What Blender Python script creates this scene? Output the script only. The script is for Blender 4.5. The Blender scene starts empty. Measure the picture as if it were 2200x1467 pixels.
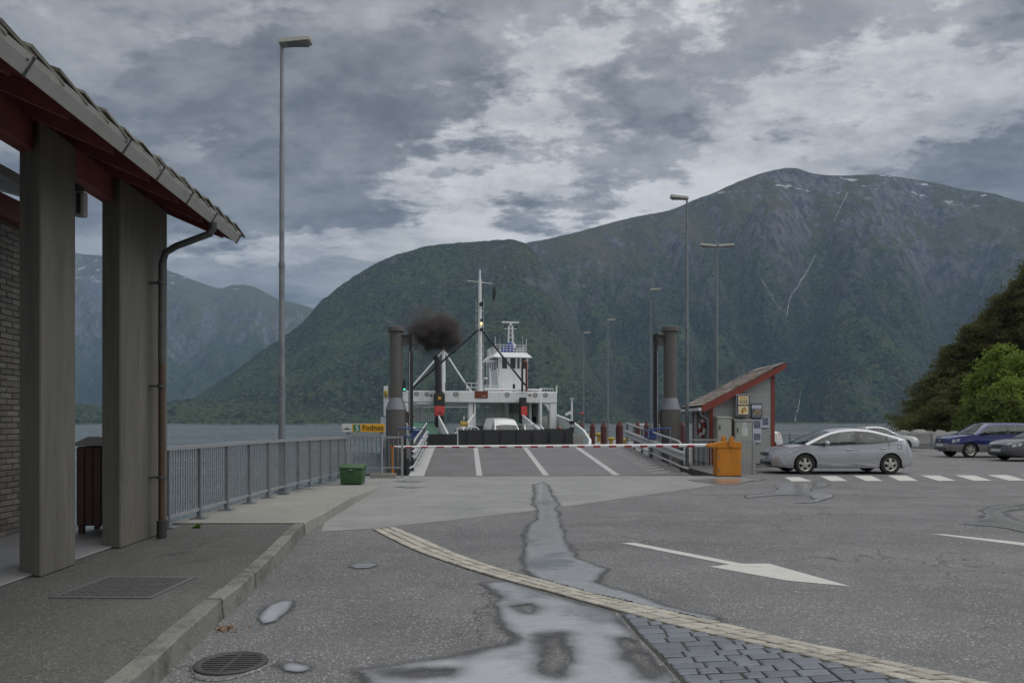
import bpy, bmesh, math, random
import numpy as np
from mathutils import Vector, Matrix, Euler

random.seed(7)
RNG = np.random.default_rng(11)
R = math.radians
SC = bpy.context.scene
COL = SC.collection

# ------------------------------------------------------------------ camera
FP = 1550.0            # focal length in pixels of the 2200 px wide photograph
EYE = 1.6
cam = bpy.data.cameras.new('camera')
cam.sensor_width = 36.0
cam.lens = 36.0 * FP / 2200.0
cam.shift_y = (910 - 733.5) / 2200.0
cam.clip_start = 0.1
cam.clip_end = 40000
camo = bpy.data.objects.new('camera', cam)
COL.objects.link(camo)
camo.location = (0, 0, EYE)
camo.rotation_euler = (R(90), 0, 0)
SC.camera = camo

# ------------------------------------------------------------------ world, sun, exposure
SUN_EL, SUN_AZ = 62.0, 95.0      # azimuth clockwise from +Y (view direction)
world = bpy.data.worlds.new('World')
SC.world = world
world.use_nodes = True
world.cycles.sampling_method = 'MANUAL'
world.cycles.sample_map_resolution = 512


def build_world():
    nt = world.node_tree
    for n in list(nt.nodes):
        nt.nodes.remove(n)
    N, L = nt.nodes.new, nt.links.new

    def math_(op, a, b=None, c=None):
        m = N('ShaderNodeMath'); m.operation = op
        for i, v in enumerate((a, b, c)):
            if v is None:
                continue
            if isinstance(v, (int, float)):
                m.inputs[i].default_value = v
            else:
                L(v, m.inputs[i])
        return m.outputs[0]
    tc = N('ShaderNodeTexCoord')
    sep = N('ShaderNodeSeparateXYZ'); L(tc.outputs['Generated'], sep.inputs[0])
    z = math_('ADD', math_('MAXIMUM', sep.outputs[2], 0.0), 0.24)
    u = math_('DIVIDE', sep.outputs[0], z)
    v = math_('DIVIDE', sep.outputs[1], z)
    comb = N('ShaderNodeCombineXYZ'); L(u, comb.inputs[0]); L(v, comb.inputs[1])

    def noise(scale, detail, rough, dist, loc, sx=1.0, sy=1.0):
        mp = N('ShaderNodeMapping'); mp.inputs['Location'].default_value = loc
        mp.inputs['Scale'].default_value = (sx, sy, 1)
        L(comb.outputs[0], mp.inputs[0])
        n = N('ShaderNodeTexNoise'); n.inputs['Scale'].default_value = scale
        n.inputs['Detail'].default_value = detail; n.inputs['Roughness'].default_value = rough
        n.inputs['Distortion'].default_value = dist
        L(mp.outputs[0], n.inputs['Vector'])
        return n.outputs['Fac']
    def ss(v, a, b, c=0.0, d=1.0):
        m = N('ShaderNodeMapRange'); m.interpolation_type = 'SMOOTHSTEP'; L(v, m.inputs[0])
        for i, q in enumerate((a, b, c, d)):
            m.inputs[1 + i].default_value = q
        return m.outputs[0]

    def lerp(f, a, b):
        m = N('ShaderNodeMix'); m.data_type = 'FLOAT'; L(f, m.inputs[0])
        for i, q in ((2, a), (3, b)):
            if isinstance(q, (int, float)):
                m.inputs[i].default_value = q
            else:
                L(q, m.inputs[i])
        return m.outputs[0]
    # three cloud decks: a bright high veil, a grey middle deck and dark ragged low cloud
    big = noise(0.85, 2, 0.5, 0.0, SKY_OFF[0], 0.75, 1.15)
    mid = noise(2.5, 9, 0.66, 0.0, SKY_OFF[1], 0.85, 1.1)
    low = noise(1.9, 9, 0.65, 0.0, SKY_OFF[3], 0.75, 1.15)
    tex = noise(6.2, 8, 0.66, 0.0, SKY_OFF[2], 0.8, 1.05)
    veil = ss(math_('ADD', math_('MULTIPLY', big, 0.62), math_('MULTIPLY', tex, 0.48)), 0.42, 0.72, 1.6, 4.6)
    deck = ss(tex, 0.25, 0.75, 1.15, 2.5)
    bias = math_('MULTIPLY', math_('SUBTRACT', big, 0.5), -0.32)
    m1 = ss(math_('ADD', mid, bias), 0.45, 0.52)
    v1 = lerp(m1, veil, deck)
    dark = ss(math_('ADD', math_('MULTIPLY', tex, 0.6), math_('MULTIPLY', mid, 0.4)), 0.38, 0.62, 0.62, 1.65)
    m2 = ss(math_('ADD', low, math_('MULTIPLY', bias, 0.7)), 0.48, 0.545, 0.0, 0.95)
    val = lerp(m2, v1, dark)
    tint = N('ShaderNodeMix'); tint.data_type = 'RGBA'; L(ss(val, 1.0, 4.0), tint.inputs[0])
    tint.inputs[6].default_value = (0.985, 1.0, 1.03, 1); tint.inputs[7].default_value = (1.005, 1.0, 0.995, 1)
    sc_ = N('ShaderNodeVectorMath'); sc_.operation = 'SCALE'; L(tint.outputs[2], sc_.inputs[0])
    L(math_('MULTIPLY', val, SKY_GAIN), sc_.inputs['Scale'])
    sky = N('ShaderNodeTexSky'); sky.sky_type = 'NISHITA'; sky.sun_disc = False
    sky.sun_elevation = R(SUN_EL); sky.sun_rotation = R(SUN_AZ)
    mx = N('ShaderNodeMix'); mx.data_type = 'RGBA'; mx.inputs[0].default_value = 0.05
    L(sc_.outputs[0], mx.inputs[6]); L(sky.outputs[0], mx.inputs[7])
    bg = N('ShaderNodeBackground'); bg.inputs['Strength'].default_value = 0.1
    L(mx.outputs[2], bg.inputs['Color'])
    out = N('ShaderNodeOutputWorld'); L(bg.outputs[0], out.inputs['Surface'])


SKY_GAIN = 1.06
SKY_OFF = [(2.69, 16.95, 0), (15.28, 5.1, 1), (9.91, 8.99, 2), (13.03, 15.77, 3)]
build_world()
sun = bpy.data.lights.new('sun', 'SUN')
sun.energy = 1.3
sun.angle = R(95)
sun.color = (1.0, 0.97, 0.92)
suno = bpy.data.objects.new('sun', sun)
COL.objects.link(suno)
_sd = Vector((math.sin(R(SUN_AZ)) * math.cos(R(SUN_EL)), math.cos(R(SUN_AZ)) * math.cos(R(SUN_EL)), math.sin(R(SUN_EL))))
suno.rotation_euler = _sd.to_track_quat('Z', 'Y').to_euler()
suno.location = _sd * 60
vs = SC.view_settings
vs.view_transform = 'Standard'
vs.look = 'None'
vs.gamma = 1.0
vs.exposure = 0.80
vs.use_curve_mapping = False
SC.render.engine = 'CYCLES'
SC.cycles.use_denoising = True
SC.cycles.max_bounces = 4
SC.cycles.diffuse_bounces = 3
SC.cycles.glossy_bounces = 3
SC.cycles.use_adaptive_sampling = True
SC.cycles.adaptive_threshold = 0.02
SC.cycles.transparent_max_bounces = 8
SC.cycles.volume_bounces = 0


# ------------------------------------------------------------------ helpers
def gp(px, py, z=0.0):
    """ground point of the place that a measured photograph pixel shows, at height z"""
    Y = (EYE - z) * FP / (py - 910.0)
    return ((px - 1100.0) / FP * Y, Y)


def at(px, py, Y):
    return ((px - 1100.0) / FP * Y, Y, EYE + (910.0 - py) / FP * Y)


def vadd(a, b): return (a[0] + b[0], a[1] + b[1], a[2] + b[2])


def interp(pts, x):
    xs = [p[0] for p in pts]; ys = [p[1] for p in pts]
    return float(np.interp(x, xs, ys))


def smooth_interp(pts, xs):
    """Catmull-Rom like smooth interpolation of (x, y...) rows by parameter index"""
    P = np.array(pts, float); n = len(P)
    out = []
    for t in xs:
        i = int(min(max(math.floor(t), 0), n - 2)); f = t - i
        p0 = P[max(i - 1, 0)]; p1 = P[i]; p2 = P[i + 1]; p3 = P[min(i + 2, n - 1)]
        out.append(0.5 * ((2 * p1) + (-p0 + p2) * f + (2 * p0 - 5 * p1 + 4 * p2 - p3) * f * f + (-p0 + 3 * p1 - 3 * p2 + p3) * f ** 3))
    return np.array(out)


ROOTM = {}


class MB:
    def __init__(s):
        s.v = []; s.f = []

    def add(s, v, f):
        o = len(s.v)
        s.v += [tuple(map(float, p)) for p in v]
        s.f += [tuple(i + o for i in q) for q in f]
        return s

    def box(s, x0, x1, y0, y1, z0, z1):
        return s.add([(x0, y0, z0), (x1, y0, z0), (x1, y1, z0), (x0, y1, z0), (x0, y0, z1), (x1, y0, z1), (x1, y1, z1), (x0, y1, z1)],
                     [(0, 3, 2, 1), (4, 5, 6, 7), (0, 1, 5, 4), (1, 2, 6, 5), (2, 3, 7, 6), (3, 0, 4, 7)])

    def obox(s, c, ax, ay, az):
        c, ax, ay, az = map(Vector, (c, ax, ay, az))
        v = [c + ax * i + ay * j + az * k for k in (-1, 1) for j in (-1, 1) for i in (-1, 1)]
        return s.add(v, [(0, 2, 3, 1), (4, 5, 7, 6), (0, 1, 5, 4), (1, 3, 7, 5), (3, 2, 6, 7), (2, 0, 4, 6)])

    def bar(s, p0, p1, w, h, up=(0, 0, 1)):
        p0, p1 = Vector(p0), Vector(p1)
        d = (p1 - p0); l = d.length; d.normalize()
        up = Vector(up)
        if abs(d.dot(up)) > 0.99:
            up = Vector((0, 1, 0))
        sd = d.cross(up).normalized(); u2 = sd.cross(d).normalized()
        return s.obox((p0 + p1) / 2, d * l / 2, sd * w / 2, u2 * h / 2)

    def cyl(s, p0, p1, r0, r1=None, n=14, caps=True):
        r1 = r0 if r1 is None else r1
        p0, p1 = Vector(p0), Vector(p1)
        d = (p1 - p0).normalized()
        a = Vector((1, 0, 0)) if abs(d.x) < 0.9 else Vector((0, 1, 0))
        e1 = d.cross(a).normalized(); e2 = d.cross(e1)
        v = []
        for p, r in ((p0, r0), (p1, r1)):
            for i in range(n):
                t = 2 * math.pi * i / n
                v.append(p + e1 * (r * math.cos(t)) + e2 * (r * math.sin(t)))
        f = [(i, (i + 1) % n, n + (i + 1) % n, n + i) for i in range(n)]
        if caps:
            f += [tuple(range(n - 1, -1, -1)), tuple(range(n, 2 * n))]
        return s.add(v, f)

    def tube(s, pts, r, n=8):
        pts = [Vector(p) for p in pts]
        rs = r if isinstance(r, (list, tuple)) else [r] * len(pts)
        v = []; prev = None
        for i, p in enumerate(pts):
            d = (pts[min(i + 1, len(pts) - 1)] - pts[max(i - 1, 0)]).normalized()
            if prev is None:
                a = Vector((0, 0, 1)) if abs(d.z) < 0.9 else Vector((1, 0, 0))
                e1 = d.cross(a).normalized()
            else:
                e1 = (prev - d * prev.dot(d)).normalized()
            prev = e1; e2 = d.cross(e1)
            for k in range(n):
                t = 2 * math.pi * k / n
                v.append(p + e1 * (rs[i] * math.cos(t)) + e2 * (rs[i] * math.sin(t)))
        f = []
        for i in range(len(pts) - 1):
            for k in range(n):
                f.append((i * n + k, i * n + (k + 1) % n, (i + 1) * n + (k + 1) % n, (i + 1) * n + k))
        m = (len(pts) - 1) * n
        f += [tuple(range(n - 1, -1, -1)), tuple(range(m, m + n))]
        return s.add(v, f)

    def lathe(s, prof, c=(0, 0, 0), axis='z', n=24, closed=False):
        """prof: list of (r, h) turned round the axis through c"""
        v = []
        for r, h in prof:
            for i in range(n):
                t = 2 * math.pi * i / n
                a, b = r * math.cos(t), r * math.sin(t)
                p = {'z': (a, b, h), 'y': (a, h, b), 'x': (h, a, b)}[axis]
                v.append(vadd(p, c))
        f = []
        k = len(prof)
        for j in range(k if closed else k - 1):
            j2 = (j + 1) % k
            for i in range(n):
                f.append((j * n + i, j * n + (i + 1) % n, j2 * n + (i + 1) % n, j2 * n + i))
        if not closed:
            f += [tuple(range(n - 1, -1, -1)), tuple(range((k - 1) * n, k * n))]
        return s.add(v, f)

    def prism(s, poly, z0, z1):
        n = len(poly)
        v = [(p[0], p[1], z0) for p in poly] + [(p[0], p[1], z1) for p in poly]
        f = [tuple(range(n - 1, -1, -1)), tuple(range(n, 2 * n))]
        f += [(i, (i + 1) % n, n + (i + 1) % n, n + i) for i in range(n)]
        return s.add(v, f)

    def prism_y(s, poly, y0, y1):
        """polygon in (x, z) extruded along y"""
        n = len(poly)
        v = [(p[0], y0, p[1]) for p in poly] + [(p[0], y1, p[1]) for p in poly]
        f = [tuple(range(n)), tuple(range(2 * n - 1, n - 1, -1))]
        f += [(i, n + i, n + (i + 1) % n, (i + 1) % n) for i in range(n)]
        return s.add(v, f)

    def prism_x(s, poly, x0, x1):
        """polygon in (y, z) extruded along x"""
        n = len(poly)
        v = [(x0, p[0], p[1]) for p in poly] + [(x1, p[0], p[1]) for p in poly]
        f = [tuple(range(n)), tuple(range(2 * n - 1, n - 1, -1))]
        f += [(i, n + i, n + (i + 1) % n, (i + 1) % n) for i in range(n)]
        return s.add(v, f)

    def grid(s, P):
        """P: 2-D list of points"""
        n, m = len(P), len(P[0])
        v = [p for row in P for p in row]
        f = [(i * m + j, i * m + j + 1, (i + 1) * m + j + 1, (i + 1) * m + j) for i in range(n - 1) for j in range(m - 1)]
        return s.add(v, f)

    def ball(s, c, rx, ry, rz, n=12, k=8):
        prof = [(math.sin(math.pi * j / k), -math.cos(math.pi * j / k)) for j in range(1, k)]
        v = []
        for r, h in prof:
            for i in range(n):
                t = 2 * math.pi * i / n
                v.append((c[0] + rx * r * math.cos(t), c[1] + ry * r * math.sin(t), c[2] + rz * h))
        f = []
        for j in range(len(prof) - 1):
            for i in range(n):
                f.append((j * n + i, j * n + (i + 1) % n, (j + 1) * n + (i + 1) % n, (j + 1) * n + i))
        b = len(v); v.append((c[0], c[1], c[2] - rz)); v.append((c[0], c[1], c[2] + rz))
        m = (len(prof) - 1) * n
        f += [(b, (i + 1) % n, i) for i in range(n)] + [(b + 1, m + i, m + (i + 1) % n) for i in range(n)]
        return s.add(v, f)

    def mesh(s, name, bevel=0.0, smooth=None, fix=True, seg=1):
        me = bpy.data.meshes.new(name)
        me.from_pydata(s.v, [], s.f)
        if bevel or fix:
            bm = bmesh.new(); bm.from_mesh(me)
            if fix:
                bmesh.ops.recalc_face_normals(bm, faces=bm.faces)
            if bevel:
                es = [e for e in bm.edges if len(e.link_faces) == 2 and e.calc_face_angle(0) > 0.5]
                bmesh.ops.bevel(bm, geom=es, offset=bevel, segments=seg, affect='EDGES', clamp_overlap=True, profile=0.5)
            bm.to_mesh(me); bm.free()
        if smooth is not None:
            me.polygons.foreach_set('use_smooth', [True] * len(me.polygons))
            me.set_sharp_from_angle(angle=R(smooth))
        me.update()
        return me

    def build(s, name, mat, parent=None, world=False, bevel=0.0, smooth=None, fix=True, seg=1, loc=None):
        if world and parent is not None:
            inv = ROOTM.get(parent.name, Matrix.Identity(4)).inverted()
            s.v = [tuple(inv @ Vector(p)) for p in s.v]
        me = s.mesh(name, bevel, smooth, fix, seg)
        return link(name, me, mat, parent, loc)


def link(name, me, mat, parent=None, loc=None):
    if mat is not None and not me.materials:
        me.materials.append(mat)
    o = bpy.data.objects.new(name, me)
    COL.objects.link(o)
    if parent is not None:
        o.parent = parent
        ROOTM[o.name] = ROOTM.get(parent.name, Matrix.Identity(4))
    if loc is not None:
        o.location = loc
    return o


def tag(o, label, cat, group=None):
    o['label'] = label; o['category'] = cat
    if group:
        o['group'] = group
    return o


def thing(name, label, cat, loc=(0, 0, 0), rz=0.0, group=None):
    o = bpy.data.objects.new(name, None)
    COL.objects.link(o)
    o.location = loc; o.rotation_euler = (0, 0, rz)
    o.empty_display_size = 0.3
    ROOTM[o.name] = Matrix.Translation(Vector(loc)) @ Matrix.Rotation(rz, 4, 'Z')
    return tag(o, label, cat, group)


def struct(o, label=None, kind='structure'):
    o['kind'] = kind
    if label:
        o['label'] = label
    return o


def dup(root, loc, rz=None, label=None):
    r = root.copy(); COL.objects.link(r); r.location = loc
    if rz is not None:
        r.rotation_euler = (0, 0, rz)
    if label:
        r['label'] = label
    for ch in list(root.children):
        c = ch.copy(); COL.objects.link(c); c.parent = r
        for g in list(ch.children):
            d = g.copy(); COL.objects.link(d); d.parent = c
    return r


def text_mesh(txt, size, depth=0.004, shear=0.0, xs=1.0, align='LEFT'):
    cu = bpy.data.curves.new('lettering', 'FONT')
    cu.body = txt; cu.size = size; cu.extrude = depth / 2; cu.align_x = align
    cu.offset = size * 0.012
    ob = bpy.data.objects.new('lettering_tmp', cu)
    COL.objects.link(ob)
    dg = bpy.context.evaluated_depsgraph_get()
    me = bpy.data.meshes.new_from_object(ob.evaluated_get(dg))
    bpy.data.objects.remove(ob); bpy.data.curves.remove(cu)
    # text lies in XY: stand it up in XZ, facing -Y
    for v in me.vertices:
        x, y, z = v.co
        v.co = (x * xs, -z, y)
    me.materials.clear()
    return me


# ------------------------------------------------------------------ materials
def mat(name, col, rough=0.6, metal=0.0, var=0.0, scale=4.0, detail=5.0, col2=None, bump=0.0, bscale=40.0, rnd=0.0,
        stretch=(1, 1, 1), spec=0.5, coat=0.0, dirt=None, dscale=1.5, dlo=0.55, dhi=0.75, rvar=0.0, emit=0.0, coords='pos'):
    """procedural Principled material: colour mottled by noise, optional second tone (stains), bump and per-object variation"""
    m = bpy.data.materials.new(name)
    m.use_nodes = True
    nt = m.node_tree; N, L = nt.nodes.new, nt.links.new
    b = nt.nodes['Principled BSDF']
    b.inputs['Roughness'].default_value = rough
    b.inputs['Metallic'].default_value = metal
    b.inputs['Specular IOR Level'].default_value = spec
    if coat:
        b.inputs['Coat Weight'].default_value = coat
        b.inputs['Coat Roughness'].default_value = 0.06
    if coords == 'pos':
        src = N('ShaderNodeNewGeometry').outputs['Position']
    else:
        src = N('ShaderNodeTexCoord').outputs['Object']
    mp = N('ShaderNodeMapping'); mp.inputs['Scale'].default_value = stretch
    L(src, mp.inputs[0])
    base = None

    def nz(sc, de, ro=0.6):
        n = N('ShaderNodeTexNoise'); n.inputs['Scale'].default_value = sc; n.inputs['Detail'].default_value = de
        n.inputs['Roughness'].default_value = ro
        L(mp.outputs[0], n.inputs['Vector'])
        return n.outputs['Fac']

    def mixc(f, a, bb, mode='MIX'):
        x = N('ShaderNodeMix'); x.data_type = 'RGBA'; x.blend_type = mode
        if isinstance(f, float):
            x.inputs[0].default_value = f
        else:
            L(f, x.inputs[0])
        for i, q in ((6, a), (7, bb)):
            if isinstance(q, tuple):
                x.inputs[i].default_value = (*q[:3], 1)
            else:
                L(q, x.inputs[i])
        return x.outputs[2]

    def mr(v, a, bb, c, d):
        x = N('ShaderNodeMapRange'); L(v, x.inputs[0])
        for i, q in enumerate((a, bb, c, d)):
            x.inputs[1 + i].default_value = q
        return x.outputs[0]
    base = tuple(col)
    if col2 is not None:
        base = mixc(mr(nz(scale, detail), 0.35, 0.65, 0, 1), tuple(col), tuple(col2))
    if dirt is not None:
        base = mixc(mr(nz(dscale, 6, 0.65), dlo, dhi, 0, 1), base, tuple(dirt))
    if var or rnd:
        h = N('ShaderNodeHueSaturation')
        if isinstance(base, tuple):
            h.inputs['Color'].default_value = (*base, 1)
        else:
            L(base, h.inputs['Color'])
        val = mr(nz(scale * 2.3, detail), 0.25, 0.75, 1 - var, 1 + var)
        if rnd:
            oi = N('ShaderNodeObjectInfo')
            r = mr(oi.outputs['Random'], 0, 1, 1 - rnd, 1 + rnd)
            mm = N('ShaderNodeMath'); mm.operation = 'MULTIPLY'; L(val, mm.inputs[0]); L(r, mm.inputs[1]); val = mm.outputs[0]
        L(val, h.inputs['Value'])
        base = h.outputs[0]
    if isinstance(base, tuple):
        b.inputs['Base Color'].default_value = (*base, 1)
    else:
        L(base, b.inputs['Base Color'])
    if rvar:
        L(mr(nz(scale * 1.3, 4), 0.3, 0.7, max(rough - rvar, 0.02), min(rough + rvar, 1)), b.inputs['Roughness'])
    if bump:
        bp = N('ShaderNodeBump'); bp.inputs['Strength'].default_value = 1.0; bp.inputs['Distance'].default_value = bump
        L(nz(bscale, 6), bp.inputs['Height'])
        L(bp.outputs[0], b.inputs['Normal'])
    if emit:
        b.inputs['Emission Strength'].default_value = emit
        b.inputs['Emission Color'].default_value = (*col, 1)
    return m


M = {}
M['concrete_col'] = mat('board_marked_concrete', (0.098, 0.095, 0.083), 0.85, var=0.16, scale=1.6, stretch=(4.5, 4.5, 0.45), col2=(0.135, 0.130, 0.110), dirt=(0.065, 0.063, 0.058), dscale=0.8, dlo=0.50, dhi=0.72, bump=0.003, bscale=12)
M['concrete'] = mat('pale_concrete', (0.205, 0.212, 0.208), 0.75, var=0.12, scale=0.8, col2=(0.25, 0.255, 0.248), dirt=(0.165, 0.17, 0.167), dscale=0.5, bump=0.0015, bscale=90)
M['pave_concrete'] = mat('pavement_concrete', (0.225, 0.225, 0.205), 0.8, var=0.1, scale=1.2, col2=(0.26, 0.255, 0.23), dirt=(0.17, 0.17, 0.155), dscale=0.8, bump=0.002, bscale=80)
M['slab'] = mat('floor_slab', (0.20, 0.205, 0.21), 0.7, var=0.1, scale=1.5, dirt=(0.13, 0.13, 0.13), dscale=1.2)
M['quaywall'] = mat('quay_wall_concrete', (0.17, 0.165, 0.15), 0.85, var=0.15, scale=0.7, dirt=(0.07, 0.075, 0.06), dscale=0.6, bump=0.01, bscale=6)
M['granite'] = mat('granite_kerb', (0.185, 0.185, 0.168), 0.85, var=0.28, scale=22, rnd=0.14, dirt=(0.085, 0.085, 0.074), dscale=3.2, dlo=0.48, dhi=0.68, bump=0.014, bscale=24)
M['sett_pale'] = mat('pale_granite_sett', (0.36, 0.345, 0.30), 0.8, var=0.14, scale=22, rnd=0.16, dirt=(0.25, 0.24, 0.20), dscale=5, bump=0.004, bscale=60)
M['sett_dark'] = mat('dark_basalt_sett', (0.135, 0.150, 0.175), 0.42, var=0.14, scale=18, rnd=0.16, dirt=(0.10, 0.11, 0.13), dscale=4, bump=0.004, bscale=50, rvar=0.1)
M['mortar'] = mat('joint_sand', (0.075, 0.072, 0.062), 0.95, var=0.3, scale=30, bump=0.004, bscale=80)
M['red'] = mat('dark_red_timber', (0.19, 0.052, 0.048), 0.7, var=0.14, scale=3, stretch=(1, 1, 1), dirt=(0.135, 0.045, 0.043), dscale=2)
M['red_trim'] = mat('red_painted_trim', (0.22, 0.045, 0.032), 0.6, var=0.1, scale=3, dirt=(0.17, 0.045, 0.035), dscale=2)
M['gutter'] = mat('zinc_gutter', (0.40, 0.405, 0.385), 0.5, metal=0.25, var=0.08, scale=1.6, dirt=(0.30, 0.30, 0.27), dscale=2.2)
M['slate'] = mat('lichen_grey_slate', (0.17, 0.165, 0.14), 0.8, var=0.2, scale=9, rnd=0.25, dirt=(0.10, 0.10, 0.085), dscale=4, bump=0.006, bscale=30)
M['slate_roof'] = mat('weathered_roof_slate', (0.245, 0.212, 0.185), 0.75, var=0.18, scale=9, rnd=0.28, dirt=(0.15, 0.14, 0.125), dscale=4, bump=0.005, bscale=30)
M['brick'] = mat('grey_brick', (0.25, 0.235, 0.215), 0.9, var=0.15, scale=20, rnd=0.22, bump=0.004, bscale=60)
M['brickmortar'] = mat('brick_mortar', (0.15, 0.145, 0.135), 0.95, var=0.15, scale=20)
M['galv'] = mat('galvanised_steel', (0.33, 0.35, 0.37), 0.5, metal=0.45, var=0.1, scale=6, dirt=(0.26, 0.275, 0.29), dscale=3)
M['galv_dull'] = mat('dull_galvanised_steel', (0.19, 0.205, 0.225), 0.6, metal=0.35, var=0.1, scale=5, dirt=(0.13, 0.14, 0.15), dscale=3)
M['galv_light'] = mat('light_galvanised_steel', (0.44, 0.455, 0.46), 0.5, metal=0.3, var=0.1, scale=3, dirt=(0.33, 0.34, 0.34), dscale=2)
M['pipe'] = mat('old_zinc_pipe', (0.085, 0.088, 0.088), 0.55, metal=0.4, var=0.15, scale=5)
M['rustpipe'] = mat('brown_painted_pipe', (0.062, 0.036, 0.023), 0.6, var=0.2, scale=6, dirt=(0.06, 0.035, 0.025), dscale=4)
M['bin_wood'] = mat('dark_stained_wood', (0.055, 0.022, 0.017), 0.6, var=0.2, scale=4, stretch=(6, 6, 1))
M['lidgrey'] = mat('grey_lid', (0.26, 0.26, 0.26), 0.6, var=0.08)
M['black'] = mat('black_paint', (0.016, 0.017, 0.02), 0.5, var=0.2, scale=3)
M['blackdull'] = mat('dull_black', (0.03, 0.03, 0.033), 0.75, var=0.2, scale=2)
M['dark'] = mat('dark_rubber', (0.022, 0.022, 0.024), 0.8, var=0.15, scale=8)
M['white'] = mat('white_paint', (0.70, 0.72, 0.74), 0.45, var=0.06, scale=1.2, stretch=(1.6, 1.6, 0.35), dirt=(0.50, 0.48, 0.45), dscale=1.6, dlo=0.56, dhi=0.80)
M['white_line'] = mat('worn_road_marking', (0.50, 0.50, 0.475), 0.7, var=0.1, scale=18, dirt=(0.36, 0.36, 0.345), dscale=5, dlo=0.5, dhi=0.8)
M['white_line_ramp'] = mat('worn_ramp_marking', (0.40, 0.405, 0.41), 0.65, var=0.12, scale=8, dirt=(0.30, 0.31, 0.32), dscale=2)
M['ramp'] = mat('worn_steel_deck', (0.155, 0.150, 0.155), 0.6, metal=0.2, var=0.12, scale=1.2, rnd=0.06, dirt=(0.12, 0.117, 0.12), dscale=0.7)
M['tower'] = mat('brown_grey_steel', (0.105, 0.10, 0.095), 0.6, var=0.08, scale=1.2, dirt=(0.075, 0.07, 0.066), dscale=1.2, stretch=(1, 1, 0.4))
M['orange'] = mat('orange_paint', (0.55, 0.205, 0.012), 0.5, var=0.10, scale=2, stretch=(1.5, 1.5, 0.5), dirt=(0.33, 0.13, 0.02), dscale=2.4)
M['stripe'] = mat('red_reflective_band', (0.42, 0.03, 0.04), 0.5, var=0.06)
M['yellow'] = mat('sign_yellow', (0.72, 0.37, 0.012), 0.5, var=0.04)
M['yellow_paint'] = mat('yellow_bollard_paint', (0.38, 0.27, 0.04), 0.6, var=0.15, scale=5)
M['signgreen'] = mat('sign_green', (0.01, 0.20, 0.11), 0.5, var=0.04)
M['signwhite'] = mat('sign_white', (0.62, 0.64, 0.64), 0.5, var=0.04)
M['ink'] = mat('black_lettering', (0.02, 0.02, 0.02), 0.6)
M['green_bin'] = mat('green_plastic', (0.036, 0.092, 0.032), 0.5, var=0.12, scale=3, dirt=(0.035, 0.085, 0.03), dscale=3)
M['blue_paint'] = mat('blue_steel', (0.035, 0.075, 0.25), 0.5, var=0.15, scale=5)
M['siding'] = mat('grey_board', (0.375, 0.385, 0.385), 0.7, var=0.06, scale=3, stretch=(0.6, 1, 6), rnd=0.05, dirt=(0.29, 0.295, 0.295), dscale=1.5)
M['cabinet'] = mat('grey_green_cabinet', (0.37, 0.385, 0.345), 0.5, var=0.05, scale=2, dirt=(0.30, 0.31, 0.28), dscale=2)
M['paper'] = mat('poster_paper', (0.55, 0.56, 0.66), 0.7, var=0.04)
M['posterdark'] = mat('poster_photo', (0.05, 0.07, 0.12), 0.6, var=0.5, scale=16, col2=(0.22, 0.26, 0.32))
M['posterbrown'] = mat('poster_building', (0.20, 0.09, 0.05), 0.6, var=0.4, scale=12, col2=(0.40, 0.36, 0.30))
M['cream'] = mat('lit_cream_panel', (0.80, 0.70, 0.42), 0.4, var=0.02)
M['signblue'] = mat('sign_dark_blue', (0.02, 0.035, 0.10), 0.4)
M['rimring'] = mat('lifebuoy_red', (0.40, 0.05, 0.035), 0.6, var=0.1)
M['pile'] = mat('red_brown_fender', (0.095, 0.028, 0.030), 0.75, var=0.2, scale=3, stretch=(3, 3, 0.6), dirt=(0.055, 0.025, 0.023), dscale=2)
M['boatgreen'] = mat('green_deck_paint', (0.075, 0.19, 0.14), 0.6, var=0.12, scale=1.5, dirt=(0.06, 0.13, 0.10), dscale=1.2)
M['boatblack'] = mat('black_bow_flap', (0.024, 0.025, 0.029), 0.6, var=0.25, scale=0.8, stretch=(1, 1, 0.4), dirt=(0.04, 0.04, 0.043), dscale=0.7)
M['boatred'] = mat('signal_red', (0.55, 0.055, 0.055), 0.5, var=0.06)
M['boatbrown'] = mat('red_brown_board', (0.16, 0.035, 0.018), 0.6, var=0.1)
M['bluetank'] = mat('blue_cover', (0.025, 0.07, 0.30), 0.5, var=0.1)
M['hullgrey'] = mat('stained_hull', (0.30, 0.29, 0.275), 0.6, var=0.15, scale=1.5, dirt=(0.13, 0.10, 0.085), dscale=1.2)
M['skin'] = mat('skin', (0.42, 0.25, 0.18), 0.6)
M['hair'] = mat('dark_hair', (0.03, 0.022, 0.018), 0.7)
M['jacket'] = mat('red_jacket', (0.50, 0.04, 0.035), 0.7, var=0.1)
M['rock'] = mat('grey_boulder', (0.24, 0.235, 0.225), 0.9, var=0.2, scale=1.5, dirt=(0.13, 0.13, 0.12), dscale=1.0, bump=0.05, bscale=3)
M['weed'] = mat('weed_leaf', (0.10, 0.19, 0.025), 0.6, var=0.25, scale=20)
M['iron'] = mat('cast_iron', (0.075, 0.07, 0.07), 0.55, metal=0.4, var=0.2, scale=10, dirt=(0.11, 0.095, 0.085), dscale=6)
M['iron_light'] = mat('worn_iron_frame', (0.16, 0.16, 0.165), 0.5, metal=0.4, var=0.12, scale=8)
M['lamp_head'] = mat('lamp_housing', (0.33, 0.33, 0.305), 0.6, var=0.06)
M['lamp_glass'] = mat('lamp_lens', (0.16, 0.165, 0.165), 0.3, var=0.03)
M['lamp_pole'] = mat('lamp_pole_zinc', (0.22, 0.24, 0.26), 0.55, metal=0.35, var=0.08, scale=2, dirt=(0.13, 0.145, 0.16), dscale=1.5)
M['navlight'] = mat('lit_mast_lamp', (1.0, 0.75, 0.25), 0.4, emit=1.6)
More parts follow.
